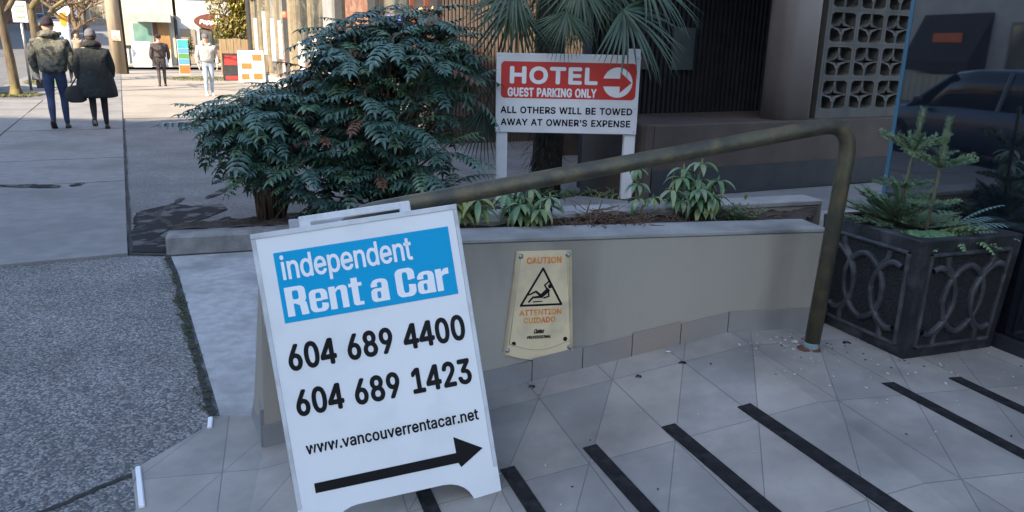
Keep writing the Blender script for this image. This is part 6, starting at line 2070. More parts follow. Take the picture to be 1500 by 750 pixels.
fb = thing('restaurant_building', 'pale building with an oval brown restaurant sign over its dark windows', 'building', P(50, 3.1))
mb = MB()
ubox(mb, 50.02, 60, 3.12, 12, -.1, 8)
mb.build('wall', M['render_white'], fb)
mb = MB()
ubox(mb, 49.95, 50.017, 3.25, 4.05, 0.1, 2.1)
mb.build('niche', M['render_tan'], fb)
for (v0_, v1_) in ((4.30, 5.02), (5.06, 6.0), (6.04, 7.4)):
    mb = MB()
    ubox(mb, 49.93, 50.018, v0_, v1_, .25, 2.15)
    w_ = mb.build('window', M['dark_metal'], fb)
    mb = MB()
    ubox(mb, 49.91, 49.929, v0_ + .05, v1_ - .05, .32, 1.32)
    ubox(mb, 49.91, 49.929, v0_ + .05, v1_ - .05, 1.40, 2.08)
    mb.build('pane', M['shop_glass'], w_, org=P(50, 3.1))
for (v0_, v1_) in ((3.5, 6.3), (6.4, 8.4)):
    mb = MB()
    ubox(mb, 49.93, 50.018, v0_, v1_, 3.80, 5.2)
    w_ = mb.build('upper_window', M['render_cream'], fb)
    mb = MB()
    ubox(mb, 49.91, 49.929, v0_ + .1, v1_ - .1, 3.92, 5.1)
    mb.build('pane', M['green_glass'], w_, org=P(50, 3.1))
mb = MB()
oc = P(49.80, 5.25, 2.55)
mb.prism([oc + RV * 1.22 * math.cos(k * math.pi / 16) + ZV * .46 * math.sin(k * math.pi / 16) for k in range(32)], SV * .12)
os_ = mb.build('oval_sign', M['sign_brown'], fb)
mb = MB()
put_text(mb, 'Pepper Nori', oc - SV * .012, RV, ZV, (-.95, -.22, .95, .12), .045, shear=.25)
mb.ball(oc - SV * .01 + ZV * .26, (.13, .02, .10))
mb.ball(oc - SV * .01 + ZV * .26 + RV * .16, (.10, .02, .12))
mb.build('sign_lettering', M['white_vinyl'], os_, org=P(50, 3.1))

# things on the far pavement in front of the two buildings
tp = thing('topiary_bush', 'dark clipped bush in the niche beside the restaurant windows', 'shrub', P(49.4, 3.6))
mb = MB()
mb.tube([P(49.4, 3.6, 0), P(49.4, 3.6, .8)], [.04, .03], 6)
mb.build('trunk', M['bark_dark'], tp)
mb = MB()
rr = random.Random(95)
crown(mb, P(49.4, 3.6, 1.15), (.32, .32, .62), 700, rr, .11, .08, 1)
mb.build('crown', [M['topiary']], tp)

bn = thing('banner_stand', 'narrow upright banner in teal, blue and orange blocks on the pavement', 'banner', P(36.6, 2.42))
mb = MB()
ubox(mb, 36.58, 36.66, 2.20, 2.64, .03, 1.50)
mb.build('banner_board', M['white_plastic'], bn)
for i, (z0_, z1_, m) in enumerate(((1.14, 1.48, 'teal'), (.92, 1.12, 'sky_blue'), (.70, .90, 'leaf_green'), (.45, .68, 'sky_blue'), (.06, .42, 'orange'))):
    mb = MB()
    ubox(mb, 36.570, 36.579, 2.21, 2.63, z0_, z1_)
    mb.build('coloured_block', M[m], bn)

bt = thing('bench', 'orange wooden bench under the restaurant window', 'bench', P(48.6, 5.0))
mb = MB()
ubox(mb, 48.4, 48.8, 4.55, 5.95, .42, .48, bev=.01)
mb.build('seat', M['wood_door'], bt)
mb = MB()
ubox(mb, 48.8, 48.85, 4.55, 5.95, .55, .92, bev=.01)
mb.build('backrest', M['wood_door'], bt)
for v in (4.65, 5.8):
    mb = MB()
    ubox(mb, 48.42, 48.83, v, v + .06, 0, .42)
    mb.build('leg', M['dark_metal'], bt)
up = thing('umbrella_pole', 'thin white pole standing in front of the restaurant window', 'pole', P(48.2, 5.35))
mb = MB()
mb.tube([P(48.2, 5.35, 0), P(48.2, 5.35, 2.3)], .035, 8)
mb.build('pole_shaft', M['white_plastic'], up)
mb = MB()
mb.tube([P(48.2, 5.35, 0), P(48.2, 5.35, .06)], .25, 12)
mb.build('base', M['dark_metal'], up)


def aboard(name, label, u, v, w, h, m, m2, rects, rz=0, cat='sandwich board'):
    o_ = P(u, v, zt(u))
    t = thing(name, label, cat, o_, 'small boards on the sunlit pavement')
    c, s = math.cos(rz), math.sin(rz)
    X = RV * c + SV * s
    Y = SV * c - RV * s
    for sg in (-1, 1):
        mb = MB()
        lean = .17 * h
        mb.obox(o_ - X * w / 2 + Y * (lean * sg), X * w, Y * (-.85 * lean * sg) + ZV * h, Y * .02)
        mb.build('board', m, t)
    for (x0, y0, x1, y1) in rects:
        mb = MB()
        a = o_ - X * w / 2 - Y * (lean + .006)
        slope = Y * (.85 * lean) + ZV * h
        mb.obox(a + X * (x0 * w) + slope * y0, X * ((x1 - x0) * w), slope * (y1 - y0), -Y * .004)
        mb.build('printed_area', m2, t)
    return t


aboard('menu_board', 'white menu board with orange food pictures at the shop corner', 30.6, 4.35, .92, 1.15, M['white_plastic'], M['orange'], ((.08, .08, .38, .26), (.55, .08, .9, .28), (.1, .42, .5, .6), (.55, .68, .92, .88)))
aboard('menu_board', 'black and red board left of the white menu board', 31.5, 3.72, .55, 1.02, M['dark_metal'], M['red'], ((.08, .58, .92, .92), (.1, .05, .9, .18)))
aboard('notice_board', 'white board in front of the terrace screen, left of the man in black', 46.9, 1.0, .9, 1.35, M['white_plastic'], M['render_cream'], ((.1, .1, .9, .55),))
aboard('notice_board', 'small pale board beside the striped wooden door', 47.5, 2.2, .6, .95, M['render_cream'], M['white_plastic'], ((.1, .1, .9, .9),))

# grass verge pieces
gv = MB()
rr = random.Random(97)
for (u0, u1, v0, v1, n) in ((31.0, 34.5, 1.4, 4.2, 700), (22.8, 24.6, -3.05, -2.0, 420), (28.6, 32.5, -3.0, -2.1, 420), (42, 47, -2.8, -1.9, 200)):
    for i in range(n):
        u, v = rr.uniform(u0, u1), rr.uniform(v0, v1)
        if ((u - (u0 + u1) / 2) / (u1 - u0) * 2) ** 2 + ((v - (v0 + v1) / 2) / (v1 - v0) * 2) ** 2 > 1:
            continue
        for k in range(3):
            a = rr.uniform(0, 6.28)
            gv.blade(P(u, v, 0.01), (math.cos(a) * .6, math.sin(a) * .6, 1), ZV, rr.uniform(.06, .16), .03, 1.0, .1, 2, 1 if rr.random() < .35 else 0)
tag(gv.build('verge_grass', [M['grass'], M['straw']]), kind='stuff')


# ------------------------------------------------------------------ street trees
def bare_tree(name, label, base, h, rad, seed, fork=.42, lean=(0, 0), lv=4, leaves=0, group='street trees', bark=None, spread=.75):
    rr2 = random.Random(seed)
    t = thing(name, label, 'tree', base, group)
    mb, lf = MB(), MB()
    base = Vector(base)

    def grow(p, d, L, r, k):
        pts = [p]
        q, dd = p.copy(), d.copy()
        for i in range(3):
            wb = .03 if k == 0 else .14
            dd = (dd + Vector((rr2.uniform(-wb, wb), rr2.uniform(-wb, wb), rr2.uniform(-.03, .12)))).normalized()
            q = q + dd * L / 3
            pts.append(q.copy())
        mb.tube(pts, [r, r * .9, r * .8, r * .68], 7 if k < 2 else 4, 0 if k < 3 else 1, cap=False)
        if k >= lv:
            for _ in range(leaves):
                c = pts[rr2.randint(1, 3)]
                lf.blade(c + Vector((rr2.uniform(-.1, .1), rr2.uniform(-.1, .1), rr2.uniform(-.1, .1))), (rr2.uniform(-1, 1), rr2.uniform(-1, 1), rr2.uniform(-1, .5)), ZV, .13, .08, .5, .1, 2, rr2.randrange(2))
            return
        n = 3 if k < 2 else rr2.choice((2, 3, 3))
        a0 = rr2.uniform(0, 6.28)
        for i in range(n):
            a = a0 + 6.28 * i / n + rr2.uniform(-.4, .4)
            s = Vector((math.cos(a), math.sin(a), 0))
            nd = (dd * rr2.uniform(.7, 1.0) + s * spread * rr2.uniform(.7, 1.2)).normalized()
            grow(pts[3] if i else pts[2], nd, L * rr2.uniform(.6, .8), r * .62, k + 1)
    d0 = Vector((lean[0], lean[1], 1)).normalized()
    mb.tube([base - ZV * .03, base + ZV * .18], [rad * 1.45, rad * 1.05], 9, cap=False)
    grow(base, d0, h * fork, rad, 0)
    mb.build('trunk', [bark or M['bark'], M['twig']], t)
    if leaves:
        lf.build('crown', [M['hedge'], M['autumn']], t)
    return t


bare_tree('street_tree', 'bare street tree with a slender mossy trunk, left of the man in camouflage', P(23.7, -2.55, 0.0), 6.6, .125, 4, .40, (.0, .0), 4, 2)
bare_tree('street_tree', 'bare street tree standing behind the man in camouflage, limbs spreading right', P(30.6, -2.5, 0.0), 6.6, .17, 16, .36, (.01, .0), 4, 3, spread=1.0)
for i, (u, v, h, sd, nm) in enumerate(((52, -2.6, 7.5, 21, 'behind the white advertising column'), (66, -2.8, 8, 23, 'far up the right kerb, second beyond the column'), (84, -2.8, 9, 25, 'farthest up the right kerb'),
                                       (58, -14.6, 8.5, 27, 'on the far left kerb behind the blue car'), (80, -14.8, 9, 29, 'on the far left kerb up the hill'), (100, -9, 9, 31, 'at the top of the street, in its middle'), (74, 3.0, 9, 33, 'behind the utility pole, up the hill'))):
    bare_tree('background_tree', 'distant bare brownish tree ' + nm, P(u, v, zt(u)), h, .2, sd, .26, (0, 0), 4, 5, 'distant street trees', M['twig'])

bare_tree('street_tree', 'bare street tree on the near kerb between the two sedans, mirrored in the glass storefront', P(5.6, -2.6, 0.0), 6.6, .10, 19, .40, (.0, .0), 4, 0)

# distant woods closing the view up the hill
wd = MB()
rr = random.Random(111)
for i in range(5200):
    u = rr.uniform(128, 150)
    v = rr.uniform(-60, 60)
    z = zt(u) + rr.uniform(0, 1) ** .8 * (9 + 3 * math.sin(v * .21) + 2 * math.sin(v * .6))
    p = P(u, v, z)
    d = Vector((rr.uniform(-.7, .7), rr.uniform(-.7, .7), rr.uniform(.1, 1)))
    if i % 3:
        wd.blade(p, d, ZV, rr.uniform(.5, 1.4), rr.uniform(.25, .6), .3, .1, 2, rr.randrange(2))
    else:
        wd.tube([p - ZV * 1.2, p + d * rr.uniform(1, 2.5)], [.09, .02], 3, 2, cap=False)
tag(wd.build('distant_woods', [M['autumn'], M['twig'], M['bark_dark']]), kind='stuff')

building('house', 'tan apartment house far up the left side of the street', 62, 84, -32, -17, 13, M['render_tan'], 'SE')
building('house', 'grey apartment house beyond the tan one on the left of the street', 88, 112, -34, -17, 15, M['render_grey'], 'SE')
building('house', 'brick house closing the street view at the top of the hill', 118, 127, -26, -6, 13, M['brick'], 'S')
building('house', 'long pale house at the hilltop right of the brick one', 116, 127, -4, 16, 14, M['render_tan'], 'S')
building('house', 'dark brown house on the right side of the street behind the cream corner building', 66, 98, 4.5, 16, 11, M['hotel_rib'], 'WS')
building('house', 'low grey house on the left of the street opposite the street trees', 30, 56, -34, -19, 7.5, M['render_grey'], 'SE')

# ------------------------------------------------------------------ poles, signs and street furniture
up = thing('utility_pole', 'thick pale wooden utility pole beside the woman in the long coat', 'pole', P(37.6, -.12))
at_ = P(37.6, -.12)
mb = MB()
mb.tube([at_, at_ + Vector((-.02, 0, 4)), at_ + Vector((-.05, 0, 9))], [.30, .275, .23], 14)
mb.build('shaft', M['pole_wood'], up)
mb = MB()
mb.tube([at_ + RV * .31 - SV * .05, at_ + RV * .29 - SV * .05 + ZV * 6], .045, 6)  # dark stripe standing in for the shaded right side of the pole
mb.build('shade_stripe', M['bark_dark'], up)
mb = MB()
mb.box(at_ + ZV * 1.6 - SV * .30, (.34, .03, .42), 0, R(27))
mb.build('notice', M['poster'], up)


def sign_post(name, label, u, v, hgt, w, h, m, m2=None, thick=.03, shape='rect', pr=.035):
    b0 = P(u, v, zt(u))
    t = thing(name, label, 'street sign', b0)
    mb = MB()
    mb.tube([b0, b0 + ZV * hgt], pr, 8)
    mb.build('post', M['steel'] if m2 is None else m2, t)
    mb = MB()
    c = b0 + ZV * (hgt - h / 2) - SV * (pr + .005)
    if shape == 'rect':
        mb.bev_box(c - RV * w / 2 - ZV * h / 2, RV * w, ZV * h, -SV * thick, .008)
    else:
        mb.prism([c + RV * w / 2 * math.cos(k * math.pi / 8) + ZV * h / 2 * math.sin(k * math.pi / 8) for k in range(16)], -SV * thick)
    mb.build('sign_plate', m, t)
    return t, c


t, c = sign_post('parking_notice', 'white rectangular street sign on a thin post between the two bare trees', 25.6, -2.38, 2.42, .36, .56, M['white_plastic'])
mb = MB()
for k in range(3):
    mb.box(c - SV * .038 + ZV * (.16 - .14 * k), (.22, .004, .06), 0, R(27))
mb.build('printing', mat('sign_green', (.30, .38, .30), (.36, .42, .36), 5, .5), t)
sign_post('traffic_sign', 'amber sign on a white post right of the dark beanie', 33.0, -1.75, 2.35, .22, .46, M['amber'], M['white_plastic'])
sign_post('traffic_sign', 'round white sign above the white advertising column', 45.0, -2.35, 3.1, .62, .62, M['white_plastic'], None, .03, 'round')
ac = thing('advertising_column', 'white rounded advertising panel on the kerb between the two walkers', 'advertising panel', P(44, -2.6))
mb = MB()
mb.bev_box(P(44, -2.98, .45), RV * .86, SV * .2, ZV * 1.75, .05)
mb.build('panel', M['white_plastic'], ac)
mb = MB()
ubox(mb, 43.985, 43.998, -2.90, -2.20, .75, 1.9)
mb.build('poster', mat('ad_poster', (.50, .62, .62), (.66, .70, .68), 1.6, .5), ac)
mb = MB()
ubox(mb, 44.03, 44.17, -2.95, -2.15, 0.0, .45)
mb.build('base', M['render_grey'], ac)
gx = thing('utility_box', 'green utility box on the verge behind the man in camouflage', 'utility box', P(29.6, -2.3))
mb = MB()
mb.bev_box(P(29.6, -2.42, 0), RV * .5, SV * .5, ZV * .62, .02)
mb.build('cabinet', M['leaf_green'], gx)
mb = MB()
mb.bev_box(P(29.56, -2.45, .622), RV * .56, SV * .58, ZV * .05, .01)
mb.build('lid', M['teal'], gx)
nb_ = thing('newspaper_box', 'grey newspaper box with a red panel at the foot of the white street sign', 'newspaper box', P(26.6, -2.1))
mb = MB()
mb.bev_box(P(26.6, -2.42, .25), RV * .45, SV * .4, ZV * 1.05, .03)
mb.build('cabinet', M['steel'], nb_)
mb = MB()
ubox(mb, 26.585, 26.598, -2.36, -2.03, .98, 1.22)
mb.build('red_panel', M['red'], nb_)
mb = MB()
ubox(mb, 26.68, 26.92, -2.33, -2.06, 0, .25)
mb.build('foot', M['dark_metal'], nb_)

# ------------------------------------------------------------------ parked cars
M['tyre'] = mat('tyre', (.012, .012, .012), (.02, .02, .02), 20, .85)
M['car_glass'] = mat('car_glass', (.012, .015, .018), (.02, .024, .028), 2, .05, spec=.9)
M['lamp_red'] = mat('lamp_red', (.35, .015, .012), (.28, .012, .01), 4, .25)
M['lamp_clear'] = mat('lamp_clear', (.55, .56, .58), (.45, .46, .48), 8, .15)


def paint(name, c):
    m = mat(name, c, tuple(x * .92 for x in c), 3, .28, .15)
    m.node_tree.nodes['Principled BSDF'].inputs['Coat Weight'].default_value = .6
    return m


def car(name, label, pm_, L=4.5, W=1.78, H=1.45, suv=False):
    """car at the origin facing +x (local), built from lofted sections"""
    t = thing(name, label, 'car', (0, 0, 0), 'cars along the kerbs')
    hz = .28 if not suv else .34
    belt = H * .62
    st = [(-.5, .70, .50, .80), (-.485, .90, hz, .92), (-.40, .97, hz - .03, 1.0), (-.2, 1.0, hz - .05, 1.0), (.1, 1.0, hz - .05, 1.0), (.3, .985, hz - .03, .96), (.42, .94, hz, .86), (.48, .84, hz + .02, .78), (.5, .66, .45, .66)]
    rings = []
    for x, w, zb, zk in st:
        hw = W / 2 * w
        zt2 = belt * zk
        rings.append([Vector((x * L, y * hw, z)) for y, z in ((-.86, zb), (-1, zb + .12), (-1.0, zb + (zt2 - zb) * .55), (-.965, zt2 - .04), (-.90, zt2), (.90, zt2), (.965, zt2 - .04), (1.0, zb + (zt2 - zb) * .55), (1, zb + .12), (.86, zb))])
    mb = MB()
    mb.loft(rings)
    body = mb.build('body', pm_, t)
    if suv:
        cs_ = [(-.47, .84, belt * .95, .0), (-.43, .80, belt, .85), (-.30, .79, belt, 1.0), (.05, .79, belt, 1.0), (.13, .79, belt, .96), (.29, .84, belt * .97, .0)]
    else:
        cs_ = [(-.42, .84, belt * .98, .0), (-.25, .76, belt, .88), (-.10, .75, belt, 1.0), (.04, .75, belt, .99), (.12, .76, belt, .90), (.28, .84, belt * .97, .0)]
    rings = []
    for x, w, zb, k in cs_:
        hw = W / 2 * .93
        tw = W / 2 * w
        zt2 = zb + (H - zb) * k
        tw = hw + (tw - hw) * k
        rings.append([Vector((x * L, -hw, zb - .03)), Vector((x * L, -tw, zt2 - .03 * k)), Vector((x * L, -tw * .9, zt2)), Vector((x * L, tw * .9, zt2)), Vector((x * L, tw, zt2 - .03 * k)), Vector((x * L, hw, zb - .03))])
    mb = MB()
    mb.loft(rings)
    for i in range(len(mb.m)):
        # roof strips painted, everything else glazed
        pass
    gh = mb.build('greenhouse', M['car_glass'], t)
    mb = MB()
    n0, n1 = 1, len(rings) - 2
    rf = []
    for r_ in rings[n0:n1 + 1]:
        rf.append([r_[1] + Vector((0, -.004, -.02)), r_[2] + Vector((0, 0, .012)), r_[3] + Vector((0, 0, .012)), r_[4] + Vector((0, .004, -.02)), r_[3] - ZV * .02, r_[2] - ZV * .02])
    mb.loft(rf)
    for sg in (0, 1):                                    # pillars
        for i in (0, 2, len(rings) - 2):
            a = rings[i][0 if sg == 0 else 5]
            b2 = rings[min(i + 1, len(rings) - 1) if i < 2 else i][1 if sg == 0 else 4]
            if i == len(rings) - 2:
                a, b2 = rings[-1][0 if sg == 0 else 5], rings[-2][1 if sg == 0 else 4]
            mb.tube([a, b2], .035, 5, cap=False)
    mb.build('roof', pm_, t)
    wr = .32 if not suv else .36
    for sx in (-.29, .31):
        for sy in (-1, 1):
            y = sy * (W / 2 - .10)
            mb = MB()
            prof = [(wr * .62, -.105), (wr * .96, -.10), (wr, -.06), (wr, .06), (wr * .96, .10), (wr * .62, .105)]
            mb.loft([[Vector((sx * L + r_ * math.cos(k * math.pi / 10), y + dy, wr + r_ * math.sin(k * math.pi / 10))) for k in range(20)] for r_, dy in prof], cap=False)
            wh = mb.build('wheel', M['tyre'], t)
            mb = MB()
            yy = y + sy * .085
            mb.tube([Vector((sx * L, yy - sy * .05, wr)), Vector((sx * L, yy, wr))], wr * .635, 18)
            for k in range(5):
                a = k * 2 * math.pi / 5
                d = Vector((math.cos(a), 0, math.sin(a)))
                mb.tube([Vector((sx * L, yy + sy * .012, wr)) + d * .05, Vector((sx * L, yy + sy * .012, wr)) + d * wr * .58], .025, 5)
            mb.build('rim', M['steel'], wh)
    for sy in (-1, 1):
        mb = MB()
        mb.bev_box(Vector((L * .462, sy * W * .36 - .14, belt * .62)), Vector((.09, 0, 0)), Vector((0, .28, 0)), ZV * .13, .03)
        mb.build('headlight', M['lamp_clear'], t)
        mb = MB()
        mb.bev_box(Vector((-L * .498, sy * W * .37 - .13, belt * .66)), Vector((.09, 0, 0)), Vector((0, .26, 0)), ZV * .15, .03)
        mb.build('tail_light', M['lamp_red'], t)
        mb = MB()
        mb.bev_box(Vector((L * .19, sy * (W / 2 + .08) - .07, belt + .0)), Vector((.12, 0, 0)), Vector((0, .14, 0)), ZV * .11, .03)
        mb.build('mirror', M['dark_metal'], t)
    mb = MB()
    mb.bev_box(Vector((-L * .506, -.25, belt * .5)), Vector((.02, 0, 0)), Vector((0, .5, 0)), ZV * .12, .004)
    mb.build('number_plate', M['white_plastic'], t)
    return t


YAW_S = math.atan2(SY, SX)
cars = [('beige car at the left edge of the view, parked by the nearest bare tree', (.42, .37, .28), False, (25.4, -4.25), 0),
        ('light blue car climbing the hill behind the nearest bare tree', (.16, .25, .40), True, (104, -8.0), 0),
        ('dark SUV at the left edge, parked up the far kerb', (.03, .03, .035), True, (72, -13.4), math.pi),
        ('white van-like car parked far up the near kerb', (.55, .55, .54), True, (84, -4.6), 0),
        ('slate blue sedan parked at the near kerb opposite the glass storefront', (.035, .05, .075), False, (2.2, -4.6), 0),
        ('dark blue sedan parked at the near kerb ahead of the slate blue sedan', (.06, .085, .13), False, (8.6, -4.6), 0)]
for i, (lb, c, suv, (u, v), rz) in enumerate(cars):
    t = car('parked_car', lb, paint('car_paint', c), 4.5 if not suv else 4.7, 1.78, 1.44 if not suv else 1.68, suv)
    t.location = P(u, v, zt(u) - .136)
    t.rotation_euler = (0, 0, YAW_S + rz)


# ------------------------------------------------------------------ people
def skin_mesh(V, E_, rad, sub=2):
    me = bpy.data.meshes.new('figure_skeleton')
    me.from_pydata([tuple(v) for v in V], E_, [])
    ob = bpy.data.objects.new('figure_skeleton', me)
    COL.objects.link(ob)
    md = ob.modifiers.new('skin', 'SKIN')
    md.use_smooth_shade = True
    sk = me.skin_vertices[0].data
    for i, r_ in enumerate(rad):
        sk[i].radius = r_ if hasattr(r_, '__len__') else (r_, r_)
        sk[i].use_root = (i == 0)
    ms_ = ob.modifiers.new('sub', 'SUBSURF')
    ms_.levels = ms_.render_levels = sub
    bpy.context.view_layer.update()
    dg = bpy.context.evaluated_depsgraph_get()
    out = bpy.data.meshes.new_from_object(ob.evaluated_get(dg))
    bpy.data.objects.remove(ob)
    return out


def link_mesh(name, me, mats, parent, slot=None):
    me.name = name
    me.materials.clear()
    for m in mats:
        me.materials.append(m)
    for p in me.polygons:
        p.use_smooth = True
        p.material_index = slot(p.center) if slot else 0
    o = bpy.data.objects.new(name, me)
    COL.objects.link(o)
    o.parent = parent
    return o


class Skel:
    def __init__(self):
        self.v, self.e, self.r = [], [], []

    def p(self, co, r, link=None):
        self.v.append(Vector(co))
        self.r.append(r)
        i = len(self.v) - 1
        if link is not None:
            self.e.append((link, i))
        return i

    def chain(self, start, pts):
        for co, r in pts:
            start = self.p(co, r, start)
        return start


M['skin'] = mat('skin', (.52, .33, .25), (.46, .28, .21), 12, .55)
M['jeans_dark'] = mat('jeans_dark', (.022, .040, .10), (.035, .055, .125), 14, .85)
M['jeans_pale'] = mat('jeans_pale', (.24, .33, .44), (.36, .45, .55), 7, .85)
M['black_cloth'] = mat('black_cloth', (.014, .014, .017), (.024, .024, .028), 9, .85, bump=.5, bscale=24)
M['coat_dark'] = mat('coat_dark', (.010, .014, .015), (.018, .022, .023), 7, .85, bump=.9, bscale=16, bdist=.03)
M['camo'] = mat('camo', (.12, .12, .095), (.035, .036, .03), 11, .85, c3=(.17, .165, .13), s3=9, lo=.47, hi=.53, bump=.9, bscale=20, bdist=.03)
M['beanie'] = mat('beanie', (.02, .013, .018), (.03, .02, .026), 40, .95, bump=.6, bscale=90)
M['grey_knit'] = mat('grey_knit', (.14, .14, .155), (.10, .10, .112), 50, .95, bump=.6, bscale=90)
M['grey_hoodie'] = mat('grey_hoodie', (.40, .40, .40), (.30, .30, .30), 8, .9, bump=.9, bscale=20, bdist=.03)
M['brown_black'] = mat('brown_black', (.045, .035, .036), (.06, .048, .048), 8, .8, bump=.9, bscale=20, bdist=.03)
M['hair'] = mat('hair', (.03, .02, .014), (.05, .035, .022), 30, .7)
M['hair_blonde'] = mat('hair_blonde', (.36, .25, .10), (.28, .19, .075), 30, .7)
M['shoe'] = mat('shoe', (.012, .012, .013), (.02, .02, .02), 12, .5)
M['sole'] = mat('sole', (.45, .45, .44), (.35, .35, .34), 12, .6)
M['red_cloth'] = mat('red_cloth', (.42, .09, .06), (.35, .075, .05), 8, .85)
M['blue_cloth'] = mat('blue_cloth', (.30, .38, .55), (.25, .32, .48), 8, .85)
M['eye'] = mat('eye', (.02, .018, .016), (.03, .025, .02), 5, .2)


def person(label, loc, face, H, trousers, jacket, hat=None, hair=None, jlen=.80, jw=1.0, stride=.0, lift=0.0, arms=((.02, .0), (.02, .0)), hood=True, coat=None, group='people on the pavement',
           fingers=True, collar=None, shoe=None, pad=1.0):
    """standing/walking figure, local +y is forward; face = heading in radians"""
    k = H / 1.75
    t = thing('person', label, 'person', loc, group)
    t.rotation_euler = (0, 0, face)
    ROOT[t.name] = Vector()
    S = Skel()
    hip = S.p((0, 0, .95 * k), (.155 * k, .115 * k))
    wa = S.chain(hip, [((0, .01, 1.10 * k), (.135 * k, .105 * k)), ((0, .0, 1.27 * k), (.16 * k, .115 * k)), ((0, -.01, 1.40 * k), (.13 * k, .09 * k))])
    hd_ = S.chain(wa, [((0, 0, 1.49 * k), .055 * k), ((0, .015, 1.56 * k), (.066 * k, .078 * k)), ((0, .02, 1.63 * k), (.078 * k, .096 * k)), ((0, .012, 1.70 * k), (.068 * k, .085 * k)), ((0, .01, 1.735 * k), .035 * k)])
    nose = S.p((0, .112 * k, 1.605 * k), .011 * k, len(S.v) - 3)
    for sx in (-1, 1):
        S.p((sx * .082 * k, .0, 1.61 * k), .013 * k, len(S.v) - 4 if sx < 0 else len(S.v) - 5)
    legs, hands = {}, {}
    for sx in (-1, 1):
        f = stride * sx
        back = f < 0
        kz = .50 * k
        ay, az_ = f * .55, .085 * k
        if back and lift:
            az_ += lift
        ky = f * .5 + .05
        if back and lift:
            ky += .05
        kn_ = S.chain(hip, [((sx * .085 * k, .0, .86 * k), (.092 * k, .10 * k)), ((sx * .092 * k, ky * .5, .68 * k), (.078 * k, .085 * k)), ((sx * .092 * k, ky, kz), (.058 * k, .062 * k)), ((sx * .09 * k, (ky + ay) / 2 - .015, .31 * k + az_ * .3), (.056 * k, .06 * k)), ((sx * .09 * k, ay, az_ + .015), (.038 * k, .042 * k))])
        pitch_ = -.5 if (back and lift) else 0.0
        S.chain(kn_, [((sx * .095 * k, ay + .07, az_ - .035 + pitch_ * .06), (.036 * k, .028 * k)), ((sx * .10 * k, ay + .15, az_ - .05 + pitch_ * .14), (.034 * k, .02 * k))])
        legs[sx] = (ay, az_, pitch_)
        asw, bend = arms[0 if sx < 0 else 1]
        sh_ = (sx * .20 * k, -.01, 1.38 * k)
        el = (sx * .265 * k, -.02 + asw * .5, 1.10 * k)
        wr_ = (sx * (.265 - .05 * bend) * k, asw + bend * .17, (.865 + bend * .06) * k)
        hb_ = S.chain(wa, [(sh_, .062 * k), (el, .045 * k), (wr_, .030 * k)])
        hx, hy, hz_ = wr_
        pm2 = S.p((hx - sx * .004, hy + .012, hz_ - .055 * k), (.036 * k, .017 * k), hb_)
        hands[sx] = (Vector(wr_), Vector(el), Vector(sh_))
        if fingers:
            for q, fl in enumerate((.068, .078, .072, .055)):
                oy = (-.027 + .018 * q)
                b0 = S.p((hx - sx * .006, hy + .012 - oy, hz_ - .095 * k), .009 * k, pm2)
                S.chain(b0, [((hx - sx * .014, hy + .016 - oy, hz_ - (.095 + fl * .5) * k), .008 * k), ((hx - sx * .03, hy + .016 - oy, hz_ - (.095 + fl * .9) * k), .0065 * k)])
            S.chain(pm2, [((hx - sx * .012, hy + .05, hz_ - .075 * k), .010 * k), ((hx - sx * .022, hy + .062, hz_ - .105 * k), .008 * k)])
    body = skin_mesh(S.v, S.e, S.r, 2)

    def slot(c):
        if c.z < .10 * k and False:
            return 0
        if c.z < .99 * k and abs(c.x) < .205 * k:
            return 1
        if c.z < 1.44 * k:
            return 2 if not (c.z < .88 * k and abs(c.x) > .2 * k) else 0
        return 0
    link_mesh('body', body, [M['skin'], trousers, jacket], t, slot)
    # jacket with sleeves: a second, looser skin over the trunk and arms
    J = Skel()
    b_ = 1.0 * jw
    if coat is None:
        root = J.p((0, 0, (jlen + .04) * k), (.20 * k * b_, .155 * k * b_))
        w2 = J.chain(root, [((0, .0, 1.05 * k), (.205 * k * b_, .165 * k * b_)), ((0, -.005, 1.22 * k), (.205 * k * b_, .165 * k * b_)), ((0, -.01, 1.36 * k), (.175 * k * b_, .135 * k * b_))])
        J.chain(w2, [((0, -.005, 1.455 * k), (.095 * k, .09 * k))])
    else:
        rings_ = coat
        root = J.p((0, 0, rings_[0][0] * k), (rings_[0][1] * k, rings_[0][2] * k))
        w2 = J.chain(root, [((0, 0, z * k), (a * k, b2 * k)) for z, a, b2 in rings_[1:]])
        J.chain(w2, [((0, -.005, 1.46 * k), (.10 * k, .095 * k))])
    for sx in (-1, 1):
        wr_, el, sh_ = hands[sx]
        e2 = el + Vector((sx * .012 * pad, 0, 0))
        w3 = wr_ + Vector((sx * .008 * pad, 0, .015))
        J.chain(w2, [(sh_ + Vector((sx * .015, 0, -.02)), .082 * k * b_), ((sh_ + e2) / 2 + Vector((sx * .004, 0, 0)), .070 * k * b_), (e2, .064 * k * b_), ((e2 + w3) / 2, .056 * k * b_), (w3, .046 * k * b_)])
    jk = skin_mesh(J.v, J.e, J.r, 2)
    link_mesh('jacket', jk, [jacket], t)
    if hood:
        mb = MB()
        rings = []
        for i in range(9):                               # hood lying on the shoulders
            a = -2.5 + 5.0 * i / 8
            c = Vector((math.sin(a) * .115 * k, -math.cos(a) * .095 * k - .005, 1.475 * k + .035 * math.cos(a)))
            rad = (.035 + .028 * (math.cos(a) + 1) / 2) * k
            o_ = Vector((math.sin(a), -math.cos(a), 0))
            rings.append([c + o_ * rad * math.cos(q) + ZV * rad * 1.0 * math.sin(q) for q in [j * math.pi / 5 for j in range(10)]])
        mb.loft(rings)
        mb.build('hood', collar or jacket, t)
    hc = Vector((0, .008 * k, 1.655 * k))
